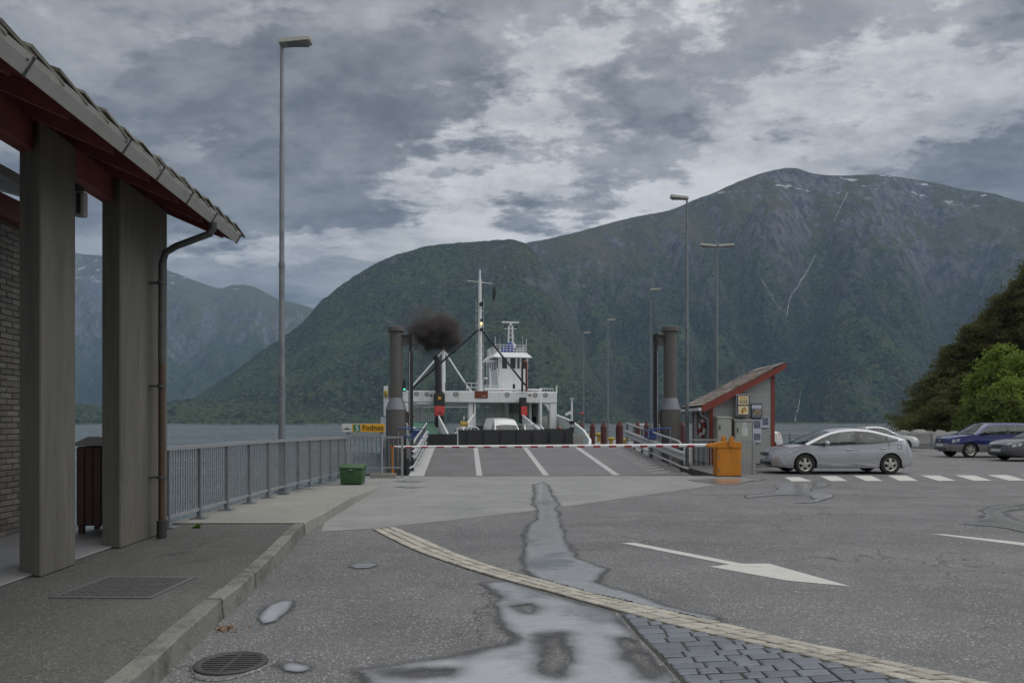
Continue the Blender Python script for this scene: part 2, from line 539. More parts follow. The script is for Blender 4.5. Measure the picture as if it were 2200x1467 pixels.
M['greenlight'] = mat('lit_green_lamp', (0.1, 0.8, 0.45), 0.4, emit=0.8)
M['bark'] = mat('bark', (0.10, 0.075, 0.055), 0.9, var=0.25, scale=6, stretch=(3, 3, 0.7))
M['plate'] = mat('number_plate', (0.55, 0.55, 0.54), 0.5)
M['lens_red'] = mat('tail_light_red', (0.40, 0.02, 0.02), 0.15, coat=0.6)
M['lens_clear'] = mat('headlight_lens', (0.50, 0.52, 0.54), 0.12, metal=0.5, var=0.3, scale=9, coat=0.8, coords='obj')
M['rim'] = mat('alloy_rim', (0.52, 0.51, 0.46), 0.35, metal=0.6, var=0.08)
M['interior'] = mat('car_interior', (0.05, 0.05, 0.05), 0.8)
M['seat'] = mat('grey_seat_cloth', (0.26, 0.27, 0.26), 0.9, var=0.1)
M['trimblack'] = mat('black_trim', (0.018, 0.018, 0.02), 0.35, coat=0.3)
M['leaf_litter'] = mat('leaf_litter', (0.20, 0.085, 0.03), 0.8, var=0.4, scale=30)


def paint(name, col, metal=0.55, rough=0.34):
    return mat(name, col, rough, metal=metal, var=0.04, scale=2, coat=1.0, coords='obj', dirt=tuple(c * 0.8 for c in col), dscale=1.3)


def glass_mat():
    m = bpy.data.materials.new('car_glass'); m.use_nodes = True
    nt = m.node_tree; N, L = nt.nodes.new, nt.links.new
    for n in list(nt.nodes):
        nt.nodes.remove(n)
    tr = N('ShaderNodeBsdfTransparent'); tr.inputs[0].default_value = (0.42, 0.50, 0.47, 1)
    gl = N('ShaderNodeBsdfGlossy'); gl.inputs['Roughness'].default_value = 0.03; gl.inputs['Color'].default_value = (0.9, 0.92, 0.95, 1)
    lw = N('ShaderNodeLayerWeight')
    p5 = N('ShaderNodeMath'); p5.operation = 'POWER'; L(lw.outputs['Facing'], p5.inputs[0]); p5.inputs[1].default_value = 4.0
    fr = N('ShaderNodeMapRange'); L(p5.outputs[0], fr.inputs[0]); fr.inputs[3].default_value = 0.07; fr.inputs[4].default_value = 0.9
    mx = N('ShaderNodeMixShader'); L(fr.outputs[0], mx.inputs[0]); L(tr.outputs[0], mx.inputs[1]); L(gl.outputs[0], mx.inputs[2])
    nz = N('ShaderNodeTexNoise'); nz.inputs['Scale'].default_value = 3
    out = N('ShaderNodeOutputMaterial'); L(mx.outputs[0], out.inputs[0])
    return m


M['glass'] = glass_mat()
M['winglass'] = mat('dark_window_glass', (0.02, 0.03, 0.035), 0.06, spec=0.8)


# ================================================================== THE SETTING
def vnoise(x, y, seed=0):
    """smooth value noise for numpy arrays"""
    xi = np.floor(x).astype(np.int64); yi = np.floor(y).astype(np.int64)
    xf = x - xi; yf = y - yi

    def h(a, b):
        n = (a * 374761393 + b * 668265263 + seed * 974711) & 0x7fffffff
        n = ((n ^ (n >> 13)) * 1274126177) & 0x7fffffff
        n = n ^ (n >> 16)
        return (n & 0xffff) / 65535.0
    u = xf * xf * (3 - 2 * xf); v = yf * yf * (3 - 2 * yf)
    return (h(xi, yi) * (1 - u) + h(xi + 1, yi) * u) * (1 - v) + (h(xi, yi + 1) * (1 - u) + h(xi + 1, yi + 1) * u) * v


def fbm(x, y, oct=5, seed=0, gain=0.5):
    a, t, s = 1.0, 0.0, 0.0
    for i in range(oct):
        t = t + a * vnoise(x, y, seed + i * 17); s += a
        x = x * 2.03 + 11.3; y = y * 2.03 + 5.7; a *= gain
    return t / s


def np_mesh(name, V, F, smooth=True):
    me = bpy.data.meshes.new(name)
    V = np.asarray(V, np.float32); F = np.asarray(F, np.int32)
    me.vertices.add(len(V)); me.vertices.foreach_set('co', V.ravel())
    k = F.shape[1]
    me.loops.add(F.size); me.loops.foreach_set('vertex_index', F.ravel())
    me.polygons.add(len(F))
    me.polygons.foreach_set('loop_start', np.arange(0, F.size, k, dtype=np.int32))
    me.polygons.foreach_set('use_smooth', np.full(len(F), smooth))
    me.update(calc_edges=True)
    me.validate()
    return me


def grid_faces(n, m):
    i = np.arange(n - 1)[:, None]; j = np.arange(m - 1)[None, :]
    a = i * m + j
    return np.stack([a, a + 1, a + m + 1, a + m], -1).reshape(-1, 4)


def node_mat(name):
    m = bpy.data.materials.new(name); m.use_nodes = True
    nt = m.node_tree
    b = nt.nodes['Principled BSDF']
    return m, nt, b


class NB:
    """small node-building helper"""
    def __init__(s, nt):
        s.nt = nt; s.pos = None

    def n(s, t): return s.nt.nodes.new(t)

    def l(s, a, b): s.nt.links.new(a, b)

    def position(s):
        if s.pos is None:
            s.pos = s.n('ShaderNodeNewGeometry').outputs['Position']
        return s.pos

    def map(s, scale=(1, 1, 1), loc=(0, 0, 0), rot=(0, 0, 0)):
        m = s.n('ShaderNodeMapping'); m.inputs['Scale'].default_value = scale; m.inputs['Location'].default_value = loc
        m.inputs['Rotation'].default_value = rot
        s.l(s.position(), m.inputs[0]); return m.outputs[0]

    def noise(s, scale, detail=5, rough=0.55, vec=None, dist=0.0):
        x = s.n('ShaderNodeTexNoise'); x.inputs['Scale'].default_value = scale; x.inputs['Detail'].default_value = detail
        x.inputs['Roughness'].default_value = rough; x.inputs['Distortion'].default_value = dist
        s.l(vec or s.position(), x.inputs['Vector']); return x.outputs['Fac']

    def math(s, op, a, b=None):
        x = s.n('ShaderNodeMath'); x.operation = op
        for i, v in enumerate((a, b)):
            if v is None: continue
            if isinstance(v, (int, float)): x.inputs[i].default_value = v
            else: s.l(v, x.inputs[i])
        return x.outputs[0]

    def mr(s, v, a, b, c=0.0, d=1.0, smooth=True):
        x = s.n('ShaderNodeMapRange')
        if smooth: x.interpolation_type = 'SMOOTHSTEP'
        s.l(v, x.inputs[0])
        for i, q in enumerate((a, b, c, d)): x.inputs[1 + i].default_value = q
        return x.outputs[0]

    def mix(s, f, a, b, mode='MIX'):
        x = s.n('ShaderNodeMix'); x.data_type = 'RGBA'; x.blend_type = mode
        if isinstance(f, (int, float)): x.inputs[0].default_value = f
        else: s.l(f, x.inputs[0])
        for i, q in ((6, a), (7, b)):
            if isinstance(q, tuple): x.inputs[i].default_value = (*q[:3], 1)
            else: s.l(q, x.inputs[i])
        return x.outputs[2]

    def bump(s, h, dist, strength=1.0, normal=None):
        x = s.n('ShaderNodeBump'); x.inputs['Distance'].default_value = dist; x.inputs['Strength'].default_value = strength
        s.l(h, x.inputs['Height'])
        if normal is not None: s.l(normal, x.inputs['Normal'])
        return x.outputs[0]


def asphalt(name, c0, c1, speck, stain, rough=0.72):
    m, nt, b = node_mat(name); k = NB(nt)
    base = k.mix(k.mr(k.noise(0.55, 6, 0.6), 0.35, 0.65), c0, c1)
    base = k.mix(k.mr(k.noise(1.7, 7, 0.7), 0.56, 0.74), base, stain)
    # long faint wheel tracks
    base = k.mix(k.mr(k.noise(1.0, 4, 0.5, k.map((0.12, 1.0, 1), rot=(0, 0, R(28)))), 0.52, 0.72, 0, 0.55), base, stain)
    # darker repair patches, drips and cracks
    pv_ = k.n('ShaderNodeTexVoronoi'); pv_.feature = 'F1'; pv_.distance = 'CHEBYCHEV'; pv_.inputs['Scale'].default_value = 0.16
    k.l(k.map((1, 1.6, 1), (3.3, 1.2, 0), (0, 0, R(14))), pv_.inputs['Vector'])
    ps = k.n('ShaderNodeSeparateColor'); k.l(pv_.outputs['Color'], ps.inputs[0])
    base = k.mix(k.mr(ps.outputs[0], 0.70, 0.72, 0, 0.35), base, tuple(x * 0.82 for x in c0))
    oil = k.n('ShaderNodeTexVoronoi'); oil.inputs['Scale'].default_value = 1.1; k.l(k.map((1, 0.55, 1)), oil.inputs['Vector'])
    base = k.mix(k.math('MULTIPLY', k.mr(oil.outputs['Distance'], 0.16, 0.03), k.mr(k.noise(0.8, 2), 0.50, 0.62, 0, 0.6)), base, (0.04, 0.04, 0.042))
    ck = k.n('ShaderNodeTexVoronoi'); ck.feature = 'DISTANCE_TO_EDGE'; ck.inputs['Scale'].default_value = 0.42
    wob = k.n('ShaderNodeVectorMath'); wob.operation = 'ADD'
    wn = k.n('ShaderNodeTexNoise'); wn.inputs['Scale'].default_value = 2.2; wn.inputs['Detail'].default_value = 5; k.l(k.position(), wn.inputs['Vector'])
    ws = k.n('ShaderNodeVectorMath'); ws.operation = 'SCALE'; ws.inputs['Scale'].default_value = 0.7; k.l(wn.outputs['Color'], ws.inputs[0])
    k.l(k.position(), wob.inputs[0]); k.l(ws.outputs[0], wob.inputs[1]); k.l(wob.outputs[0], ck.inputs['Vector'])
    crack = k.math('MULTIPLY', k.mr(ck.outputs['Distance'], 0.009, 0.002), k.mr(k.noise(0.28, 3), 0.46, 0.56, 0, 0.85))
    base = k.mix(crack, base, (0.03, 0.03, 0.03))
    vo = k.n('ShaderNodeTexVoronoi'); vo.inputs['Scale'].default_value = 85.0; vo.inputs['Randomness'].default_value = 1.0
    k.l(k.position(), vo.inputs['Vector'])
    sx = k.n('ShaderNodeSeparateColor'); k.l(vo.outputs['Color'], sx.inputs[0])
    sp = k.math('MULTIPLY', k.mr(sx.outputs[0], 0.80, 0.93), k.mr(k.noise(2.3, 3), 0.30, 0.70, 0.35, 1.0))
    base = k.mix(sp, base, speck)
    dk = k.mr(sx.outputs[1], 0.75, 0.95, 0, 0.6)
    base = k.mix(dk, base, tuple(x * 0.45 for x in c0))
    k.l(base, b.inputs['Base Color'])
    k.l(k.mr(k.noise(0.9, 5), 0.3, 0.7, rough - 0.08, rough + 0.1), b.inputs['Roughness'])
    b.inputs['Specular IOR Level'].default_value = 0.5
    k.l(k.bump(vo.outputs['Distance'], 0.006, 0.7), b.inputs['Normal'])
    return m


M['asphalt'] = asphalt('worn_asphalt', (0.112, 0.114, 0.118), (0.150, 0.152, 0.156), (0.36, 0.36, 0.355), (0.074, 0.074, 0.077))
M['pavement'] = asphalt('pavement_asphalt', (0.080, 0.080, 0.076), (0.108, 0.107, 0.101), (0.19, 0.19, 0.18), (0.050, 0.049, 0.046), 0.82)

# ---- the sea
SEA = -2.0


def build_sea():
    m, nt, b = node_mat('fjord_water'); k = NB(nt)
    b.inputs['Base Color'].default_value = (0.125, 0.155, 0.172, 1)
    b.inputs['Roughness'].default_value = 0.09
    b.inputs['IOR'].default_value = 1.33
    w1 = k.noise(0.30, 5, 0.62, k.map((0.7, 1.0, 1), rot=(0, 0, R(12))), 0.4)
    w2 = k.noise(2.6, 4, 0.6, k.map((0.6, 1.0, 1), rot=(0, 0, R(-8))), 0.3)
    w3 = k.noise(0.035, 4, 0.55, k.map((0.35, 1.0, 1)))
    n1 = k.bump(w1, 3.2, 1.0)
    n2 = k.bump(w2, 0.34, 1.0, n1)
    n3 = k.bump(w3, 3.0, 0.5, n2)
    k.l(n3, b.inputs['Normal'])
    k.l(k.mr(w3, 0.35, 0.65, 0.16, 0.34), b.inputs['Roughness'])
    mb = MB()
    mb.add([(-16000, -200, SEA), (16000, -200, SEA), (16000, 14000, SEA), (-16000, 14000, SEA)], [(0, 1, 2, 3)])
    return struct(mb.build('sea', m, fix=False), 'grey blue fjord water with small waves')


build_sea()

# ---- land: quay block and asphalt ground
LAND = [(-25, -20), (140, -20), (140, 170), (72, 170), (50, 100), (37, 70), (31.5, 52), (31, 46.6), (12.2, 46.0), (11.0, 60), (9.6, 92), (4.6, 92),
        (5.65, 56), (6.5, 42), (6.38, 22.14), (-3.75, 22.14), (-4.98, 22.0), (-4.98, 9.98), (-25, 9.98)]
qb = MB().prism(LAND, -5.0, -0.006)
struct(qb.build('quay', M['quaywall']), 'concrete quay wall standing in the fjord')
gs = MB().add([(x, y, 0) for x, y in LAND], [tuple(range(len(LAND)))])
struct(gs.build('ground', M['asphalt'], fix=False), 'worn grey asphalt of the ferry quay')

# concrete apron in front of the ramp (4 mm above the asphalt)
apron = [gp(690, 1142), gp(800, 1135.5), gp(965, 1118), gp(1140, 1098), gp(1240, 1084.5), gp(1370, 1066), gp(1500, 1047), gp(1600, 1032), (6.9, 21.3), (6.37, 22.14), (-3.7, 22.14), (-4.9, 21.95), (-4.9, 18.4), (-3.5, 18.3), (-3.1, 12.0)]
ap = MB().add([(x, y, 0.004) for x, y in apron], [tuple(range(len(apron)))])
struct(ap.build('concrete_apron', M['concrete'], fix=False), 'pale concrete apron before the ferry ramp')

# quay end beyond the ramp: pale concrete surface of the pier
pier = [(6.6, 42.2), (5.75, 56), (4.75, 91.8), (9.45, 91.8), (10.85, 60), (12.0, 46.2)]
struct(MB().add([(x, y, 0.004) for x, y in pier], [tuple(range(6))]).build('pier_surface', M['concrete'], fix=False), 'pale concrete surface of the pier beside the ferry')

# ---- pavement with kerb stones
KERB = [(-1.72, -6.0), (-1.80, 0.0), (-2.02, 2.6), (-2.15, 4.07), (-2.25, 4.84), (-2.38, 5.92), (-2.44, 6.55), (-2.67, 8.2), (-3.0, 10.43), (-3.06, 11.87), (-3.16, 14.4), (-3.28, 18.3)]
KP = smooth_interp(KERB, np.linspace(0, len(KERB) - 1, 400))
KH = 0.165


def kerb_x(y):
    return float(np.interp(y, KP[:, 1], KP[:, 0]))


def kerb_h(y):
    return KH if y < 14 else max(0.03, KH - (y - 14) / 4.3 * 0.135)


KW = 0.13
ys = list(np.linspace(-6, 10.4, 40))
pav = [(-25, -6)] + [(kerb_x(y) - KW - 0.006, y) for y in ys] + [(-4.9, 10.4), (-4.9, 9.9), (-25, 9.9)]
struct(MB().prism(pav, 0.002, KH - 0.008).build('pavement', M['pavement']), 'dark asphalt pavement beside the terminal')
ys2 = list(np.linspace(10.42, 18.25, 18))
mb = MB()
left = [(-4.96, y, kerb_h(y) - 0.004) for y in ys2]; right = [(kerb_x(y) - KW - 0.006, y, kerb_h(y) - 0.004) for y in ys2]
n = len(ys2)
mb.add(left + right + [(p[0], p[1], 0.0) for p in left] + [(p[0], p[1], 0.0) for p in right],
       [(i, n + i, n + i + 1, i + 1) for i in range(n - 1)] + [(n + i, 3 * n + i, 3 * n + i + 1, n + i + 1) for i in range(n - 1)] +
       [(2 * n + i, i, i + 1, 2 * n + i + 1) for i in range(n - 1)] + [(0, 2 * n, 3 * n, n), (n - 1, 2 * n - 1, 4 * n - 1, 3 * n - 1)])
pc = struct(mb.build('concrete_pavement', M['pave_concrete']), 'pale concrete pavement along the railing')
mb = MB()
mb.bar((-4.9, 10.41, KH - 0.002), (kerb_x(10.41) - KW, 10.41, KH - 0.002), 0.025, 0.008)
mb.build('joint_strip', M['blackdull'], pc)
kerb = MB().prism([(x - KW * 0.8, y) for x, y in KP[::20]] + [(x - 0.03, y) for x, y in KP[::-20]], -0.05, 0.012).build('kerb', M['mortar'])
struct(kerb, 'granite kerb along the pavement')


def kerb_stone(y0, y1, m, w, long=False):
    mb = MB(); k = 5
    P = []
    jit = random.uniform(-0.006, 0.006)
    for i in range(k + 1):
        y = y0 + (y1 - y0) * i / k
        x = kerb_x(y) + jit; h = kerb_h(y) + random.uniform(-0.003, 0.003)
        P.append([(x - w, y, 0.0), (x - w, y, h), (x - 0.016, y, h + random.uniform(-.003, .003)), (x + random.uniform(-.003, .003), y, h - 0.016), (x + 0.012, y, 0.0)])
    mb.grid(P)
    n = 5; e = k * n
    mb.f += [tuple(range(n)), tuple(range(e + n - 1, e - 1, -1))]
    mb.build('kerb_stone', m, kerb)


joints = [-6.0, -5.0, -3.9, -2.8, -1.7, -0.6, 0.5, 1.6, 2.7, 3.78, 4.84, 5.92, 7.0, 8.2, 9.3, 10.40]
for a, b_ in zip(joints[:-1], joints[1:]):
    kerb_stone(a + 0.006, b_ - 0.006, M['granite'], KW)
joints = [10.42, 12.4, 14.4, 16.4, 18.3]
for a, b_ in zip(joints[:-1], joints[1:]):
    kerb_stone(a + 0.005, b_ - 0.005, M['pave_concrete'], KW)

# ---- band of pale setts and wedge of dark setts, stone by stone
UP = [(848, 1134), (895.5, 1153), (991, 1194), (1086.5, 1227), (1150, 1243), (1246, 1270), (1341, 1293), (1463.7, 1321), (1586, 1348), (1709, 1378.5), (1832, 1405), (1995.6, 1442), (2096, 1464), (2260, 1500), (2420, 1534)]
LO = [(801, 1138.5), (879.6, 1178), (959, 1208), (1039, 1234), (1118, 1256), (1214, 1282), (1309, 1309), (1400, 1334), (1484, 1355), (1627, 1387), (1750, 1417), (1873, 1446), (1960, 1470), (2100, 1510), (2230, 1550)]
UPg = smooth_interp([gp(*p) for p in UP], np.linspace(0, len(UP) - 1, 300))
LOg = smooth_interp([gp(*p) for p in LO], np.linspace(0, len(LO) - 1, 300))


def by_len(P):
    d = np.concatenate([[0], np.cumsum(np.hypot(*np.diff(P, axis=0).T))])
    return d, d[-1]


dU, lU = by_len(UPg); dL, lL = by_len(LOg)


def band(s, t):
    """s along (0..1), t across (0 lower .. 1 upper)"""
    u = np.array([np.interp(s * lU, dU, UPg[:, 0]), np.interp(s * lU, dU, UPg[:, 1])])
    l = np.array([np.interp(s * lL, dL, LOg[:, 0]), np.interp(s * lL, dL, LOg[:, 1])])
    return l * (1 - t) + u * t


S = np.linspace(0, 1, 60)
poly = [tuple(band(s, 0)) for s in S] + [tuple(band(s, 1)) for s in S[::-1]]
bandbase = struct(MB().add([(x, y, 0.006) for x, y in poly], [tuple(range(len(poly)))]).build('sett_band', M['mortar'], fix=False), 'curved band of pale granite setts in the road')


def stone(q, z0, z1, m, parent, jit=0.005):
    """one sett from four ground corners, with a worn inset top"""
    c = sum((np.array(p) for p in q)) / 4
    mb = MB()
    q = [np.array(p) + RNG.uniform(-jit, jit, 2) for p in q]
    ins = 0.012
    v = [(p[0], p[1], z0) for p in q]
    dz = RNG.uniform(-0.0025, 0.0025)
    v += [(p[0], p[1], z1 - 0.006 + dz) for p in q]
    for p in q:
        d = (c - p); d = d / (np.hypot(*d) + 1e-9)
        pp = p + d * ins * 1.4
        v.append((pp[0], pp[1], z1 + dz + RNG.uniform(-0.0015, 0.0015)))
    cx = (c[0], c[1], 0)
    v = [(a - cx[0], b - cx[1], h) for a, b, h in v]
    f = [(8, 9, 10, 11)] + [(i, (i + 1) % 4, 4 + (i + 1) % 4, 4 + i) for i in range(4)] + [(4 + i, 4 + (i + 1) % 4, 8 + (i + 1) % 4, 8 + i) for i in range(4)]
    mb.add(v, f)
    o = mb.build('sett', m, parent, loc=cx)
    return o


L_band = (lU + lL) / 2
for row in range(3):
    s = 0.0
    t0, t1 = row / 3, (row + 1) / 3
    while s < L_band:
        ln = random.uniform(0.15, 0.23)
        a, b_ = s / L_band, min((s + ln) / L_band, 1)
        g = 0.010 / L_band
        if b_ - a > 0.04 / L_band:
            stone([band(a + g, t0 + .022), band(b_ - g, t0 + .022), band(b_ - g, t1 - .022), band(a + g, t1 - .022)], 0.004, 0.021, M['sett_pale'], bandbase)
        s += ln

# dark wedge
WL = [gp(*p) for p in [(1335, 1322), (1374, 1368), (1410.5, 1405), (1455, 1454), (1475, 1475), (1500, 1510), (1525, 1550)]]
WR = [tuple(band(s, 0.0)) for s in np.linspace(0.45, 1, 120)]
WR = [p for p in WR if p[0] > WL[0][0] and p[1] > 3.9]
wedge = WL + WR[::-1]
wbase = struct(MB().add([(x, y, 0.006) for x, y in wedge], [tuple(range(len(wedge)))]).build('sett_paving', M['mortar'], fix=False), 'wedge of dark blue grey setts in the road')
wl = np.array(WL); wr = np.array(WR)
SL = 0.13


def wl_x(v):   # x on the left border where the sheared row coordinate y - SL*x equals v
    k = wl[:, 1] - SL * wl[:, 0]
    return float(np.interp(-v, -k, wl[:, 0]))


def wr_x(v):
    k = wr[:, 1] - SL * wr[:, 0]
    return float(np.interp(-v, -k, wr[:, 0]))


v = wl[0, 1] - SL * wl[0, 0] - 0.02
PITCH = 0.113
while v > 3.45:
    vm = v - PITCH / 2
    x0, x1 = wl_x(vm) + 0.01, wr_x(vm) - 0.012
    x = x0
    while x < x1 - 0.05:
        ln = random.uniform(0.14, 0.24)
        if x1 - (x + ln) < 0.08:
            ln = x1 - x
        g = 0.008

        def P(xx, vv): return (xx, vv + SL * xx)
        stone([P(x + g, v - PITCH + g), P(x + ln - g, v - PITCH + g), P(x + ln - g, v - g), P(x + g, v - g)], 0.004, 0.020, M['sett_dark'], wbase)
        x += ln
    v -= PITCH

# ---- painted road markings


def marking(name, pts, label, z=0.004, m=None):
    P = [gp(*p) for p in pts]
    o = MB().add([(x, y, z) for x, y in P], [tuple(range(len(P)))]).build(name, m or M['white_line'], fix=False)
    return struct(o, label)


marking('arrow_marking', [(1336, 1166.5), (1363.4, 1165.7), (1592.6, 1210.7), (1652, 1210.7), (1829, 1260), (1690, 1247), (1523, 1217), (1568, 1212.8)], 'long white painted arrow on the asphalt')
marking('lane_line', [(2002.5, 1147), (2030, 1147.5), (2330, 1180), (2330, 1187), (2200, 1172)], 'white painted lane line at the right')
c5 = lambda q: [(1640 + x / 2.934, 780 + y / 2.934) for x, y in q]
zeb = struct(MB().add([(x, y, 0.003) for x, y in [gp(1672, 1020.5), gp(2290, 1020.5), gp(2320, 1032), gp(1690, 1033)]], [(0, 1, 2, 3)]).build('zebra_crossing', M['asphalt'], fix=False), 'zebra crossing before the silver hatchback')
for q in [[(135, 720), (225, 718), (308, 745), (180, 746)], [(358, 712), (465, 712), (530, 743), (425, 744)], [(567, 709), (680, 709), (752, 743), (645, 743)],
          [(782, 707), (900, 708), (976, 743), (858, 743)], [(992, 708), (1110, 709), (1215, 742), (1105, 743)], [(1207, 707), (1330, 708), (1443, 741), (1330, 742)],
          [(1412, 705), (1540, 706), (1662, 740), (1552, 741)], [(1622, 705), (1745, 705), (1880, 739), (1775, 740)]]:
    P = [gp(*p) for p in c5(q)]
    MB().add([(x, y, 0.007) for x, y in P], [(0, 1, 2, 3)]).build('stripe', M['white_line'], zeb, fix=False)

# ---- puddles: thin sheets of water with damp rims


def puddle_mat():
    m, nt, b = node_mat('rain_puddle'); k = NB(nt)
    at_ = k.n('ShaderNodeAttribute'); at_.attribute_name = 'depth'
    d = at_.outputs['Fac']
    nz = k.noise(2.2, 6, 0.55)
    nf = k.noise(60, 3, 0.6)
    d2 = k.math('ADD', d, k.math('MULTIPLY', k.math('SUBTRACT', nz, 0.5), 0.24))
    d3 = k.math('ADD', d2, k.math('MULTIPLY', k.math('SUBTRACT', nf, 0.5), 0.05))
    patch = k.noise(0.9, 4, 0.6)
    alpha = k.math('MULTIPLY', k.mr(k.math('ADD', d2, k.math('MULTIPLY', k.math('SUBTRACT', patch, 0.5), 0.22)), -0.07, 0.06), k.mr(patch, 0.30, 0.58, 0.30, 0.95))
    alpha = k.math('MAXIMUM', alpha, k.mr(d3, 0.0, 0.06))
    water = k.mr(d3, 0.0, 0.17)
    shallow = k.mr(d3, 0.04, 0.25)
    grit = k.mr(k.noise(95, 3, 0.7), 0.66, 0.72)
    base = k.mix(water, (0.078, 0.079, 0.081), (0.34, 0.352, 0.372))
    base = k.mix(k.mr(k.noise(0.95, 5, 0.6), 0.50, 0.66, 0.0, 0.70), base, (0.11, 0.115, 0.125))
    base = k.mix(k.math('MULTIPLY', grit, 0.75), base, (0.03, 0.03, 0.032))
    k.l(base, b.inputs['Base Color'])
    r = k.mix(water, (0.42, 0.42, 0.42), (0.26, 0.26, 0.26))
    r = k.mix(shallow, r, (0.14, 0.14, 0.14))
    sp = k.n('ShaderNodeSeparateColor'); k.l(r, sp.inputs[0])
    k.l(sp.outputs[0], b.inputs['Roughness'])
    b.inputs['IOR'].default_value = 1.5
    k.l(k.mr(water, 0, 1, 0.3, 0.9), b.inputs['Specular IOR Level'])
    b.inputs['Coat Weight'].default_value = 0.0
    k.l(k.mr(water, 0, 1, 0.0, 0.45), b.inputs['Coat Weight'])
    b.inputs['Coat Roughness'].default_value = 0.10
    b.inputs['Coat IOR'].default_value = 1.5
    k.l(k.bump(k.noise(9, 4, 0.6), 0.012, 0.6), b.inputs['Normal'])
    tr = k.n('ShaderNodeBsdfTransparent'); mx = k.n('ShaderNodeMixShader')
    k.l(alpha, mx.inputs[0]); k.l(tr.outputs[0], mx.inputs[1]); k.l(b.outputs[0], mx.inputs[2])
    k.l(mx.outputs[0], nt.nodes['Material Output'].inputs[0])
    return m


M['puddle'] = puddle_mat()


def puddle(px_poly, label, step=0.05, z=0.0085, holes=(), clip=None, gain=1.0):
    P = np.array([gp(*p) for p in px_poly])
    pad = 0.15
    x0, y0 = P.min(0) - pad; x1, y1 = P.max(0) + pad
    nx, ny = int((x1 - x0) / step) + 2, int((y1 - y0) / step) + 2
    X, Y = np.meshgrid(np.linspace(x0, x1, nx), np.linspace(y0, y1, ny), indexing='ij')

    def sd(P):
        ins = np.zeros(X.shape, bool); dm = np.full(X.shape, 1e9)
        n = len(P)
        for i in range(n):
            a, c = P[i], P[(i + 1) % n]
            e = c - a
            t = np.clip(((X - a[0]) * e[0] + (Y - a[1]) * e[1]) / (e @ e + 1e-12), 0, 1)
            dm = np.minimum(dm, np.hypot(X - a[0] - t * e[0], Y - a[1] - t * e[1]))
            cond = ((a[1] > Y) != (c[1] > Y)) & (X < (c[0] - a[0]) * (Y - a[1]) / (c[1] - a[1] + 1e-12) + a[0])
            ins ^= cond
        return np.where(ins, dm, -dm)
    D = sd(P)
    D = np.where(D > 0, D * gain, D)
    for hpoly in holes:
        D = np.minimum(D, -sd(np.array([gp(*p) for p in hpoly])) * 0.8)
    F = grid_faces(nx, ny)
    Df = D.ravel()
    keep = (Df[F] > -0.14).any(1)
    if clip is not None:
        keep &= clip(X.ravel(), Y.ravel())[F].all(1)
    F = F[keep]
    used = np.unique(F); mp = np.full(nx * ny, -1); mp[used] = np.arange(len(used))
    V = np.stack([X.ravel()[used], Y.ravel()[used], np.full(len(used), z)], -1)
    me = np_mesh('puddle', V, mp[F])
    a = me.attributes.new('depth', 'FLOAT', 'POINT')
    a.data.foreach_set('value', Df[used].astype(np.float32))
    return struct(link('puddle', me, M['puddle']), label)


c7 = lambda q: [(800 + x / 3.141, 1000 + y / 3.141) for x, y in q]
# keep the water off the raised setts


def below_band(X, Y):
    return Y < np.interp(X, LOg[:, 0], LOg[:, 1]) - 0.01


def above_band(X, Y):
    return Y > np.interp(X, UPg[:, 0], UPg[:, 1]) + 0.01


def not_wedge(X, Y):
    vv = Y - SL * X
    k = wl[:, 1] - SL * wl[:, 0]
    return X < np.interp(-vv, -k, wl[:, 0]) - 0.015


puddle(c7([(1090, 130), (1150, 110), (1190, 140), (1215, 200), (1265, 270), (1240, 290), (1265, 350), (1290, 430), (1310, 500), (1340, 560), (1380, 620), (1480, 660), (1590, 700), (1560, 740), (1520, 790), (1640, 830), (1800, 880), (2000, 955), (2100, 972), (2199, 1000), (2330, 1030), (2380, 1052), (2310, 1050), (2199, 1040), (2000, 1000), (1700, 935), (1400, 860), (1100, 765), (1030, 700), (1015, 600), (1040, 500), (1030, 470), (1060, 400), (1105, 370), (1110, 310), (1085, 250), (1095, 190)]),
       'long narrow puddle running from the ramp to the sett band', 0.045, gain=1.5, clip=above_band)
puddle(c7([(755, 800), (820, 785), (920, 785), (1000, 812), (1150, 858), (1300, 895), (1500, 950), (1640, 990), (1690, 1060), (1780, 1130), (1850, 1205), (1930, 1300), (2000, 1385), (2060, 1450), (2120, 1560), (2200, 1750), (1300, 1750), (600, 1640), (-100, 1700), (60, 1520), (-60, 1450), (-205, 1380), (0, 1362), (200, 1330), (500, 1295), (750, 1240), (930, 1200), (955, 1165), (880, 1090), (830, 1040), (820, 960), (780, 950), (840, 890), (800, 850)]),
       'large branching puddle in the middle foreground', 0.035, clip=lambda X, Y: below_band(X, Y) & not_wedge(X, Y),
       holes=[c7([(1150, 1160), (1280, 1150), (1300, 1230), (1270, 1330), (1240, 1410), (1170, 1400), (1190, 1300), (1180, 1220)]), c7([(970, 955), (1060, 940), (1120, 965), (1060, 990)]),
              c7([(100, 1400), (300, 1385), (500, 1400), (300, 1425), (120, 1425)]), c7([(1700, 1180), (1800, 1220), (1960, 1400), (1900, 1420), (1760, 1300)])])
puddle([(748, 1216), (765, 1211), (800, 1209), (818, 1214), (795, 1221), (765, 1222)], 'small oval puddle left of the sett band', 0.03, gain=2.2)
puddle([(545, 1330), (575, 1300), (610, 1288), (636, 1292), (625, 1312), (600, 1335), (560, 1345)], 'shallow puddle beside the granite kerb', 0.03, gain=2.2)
puddle([(596, 1428), (630, 1422), (668, 1430), (672, 1440), (640, 1448), (605, 1443)], 'small puddle beside the round drain', 0.03, gain=2.2)
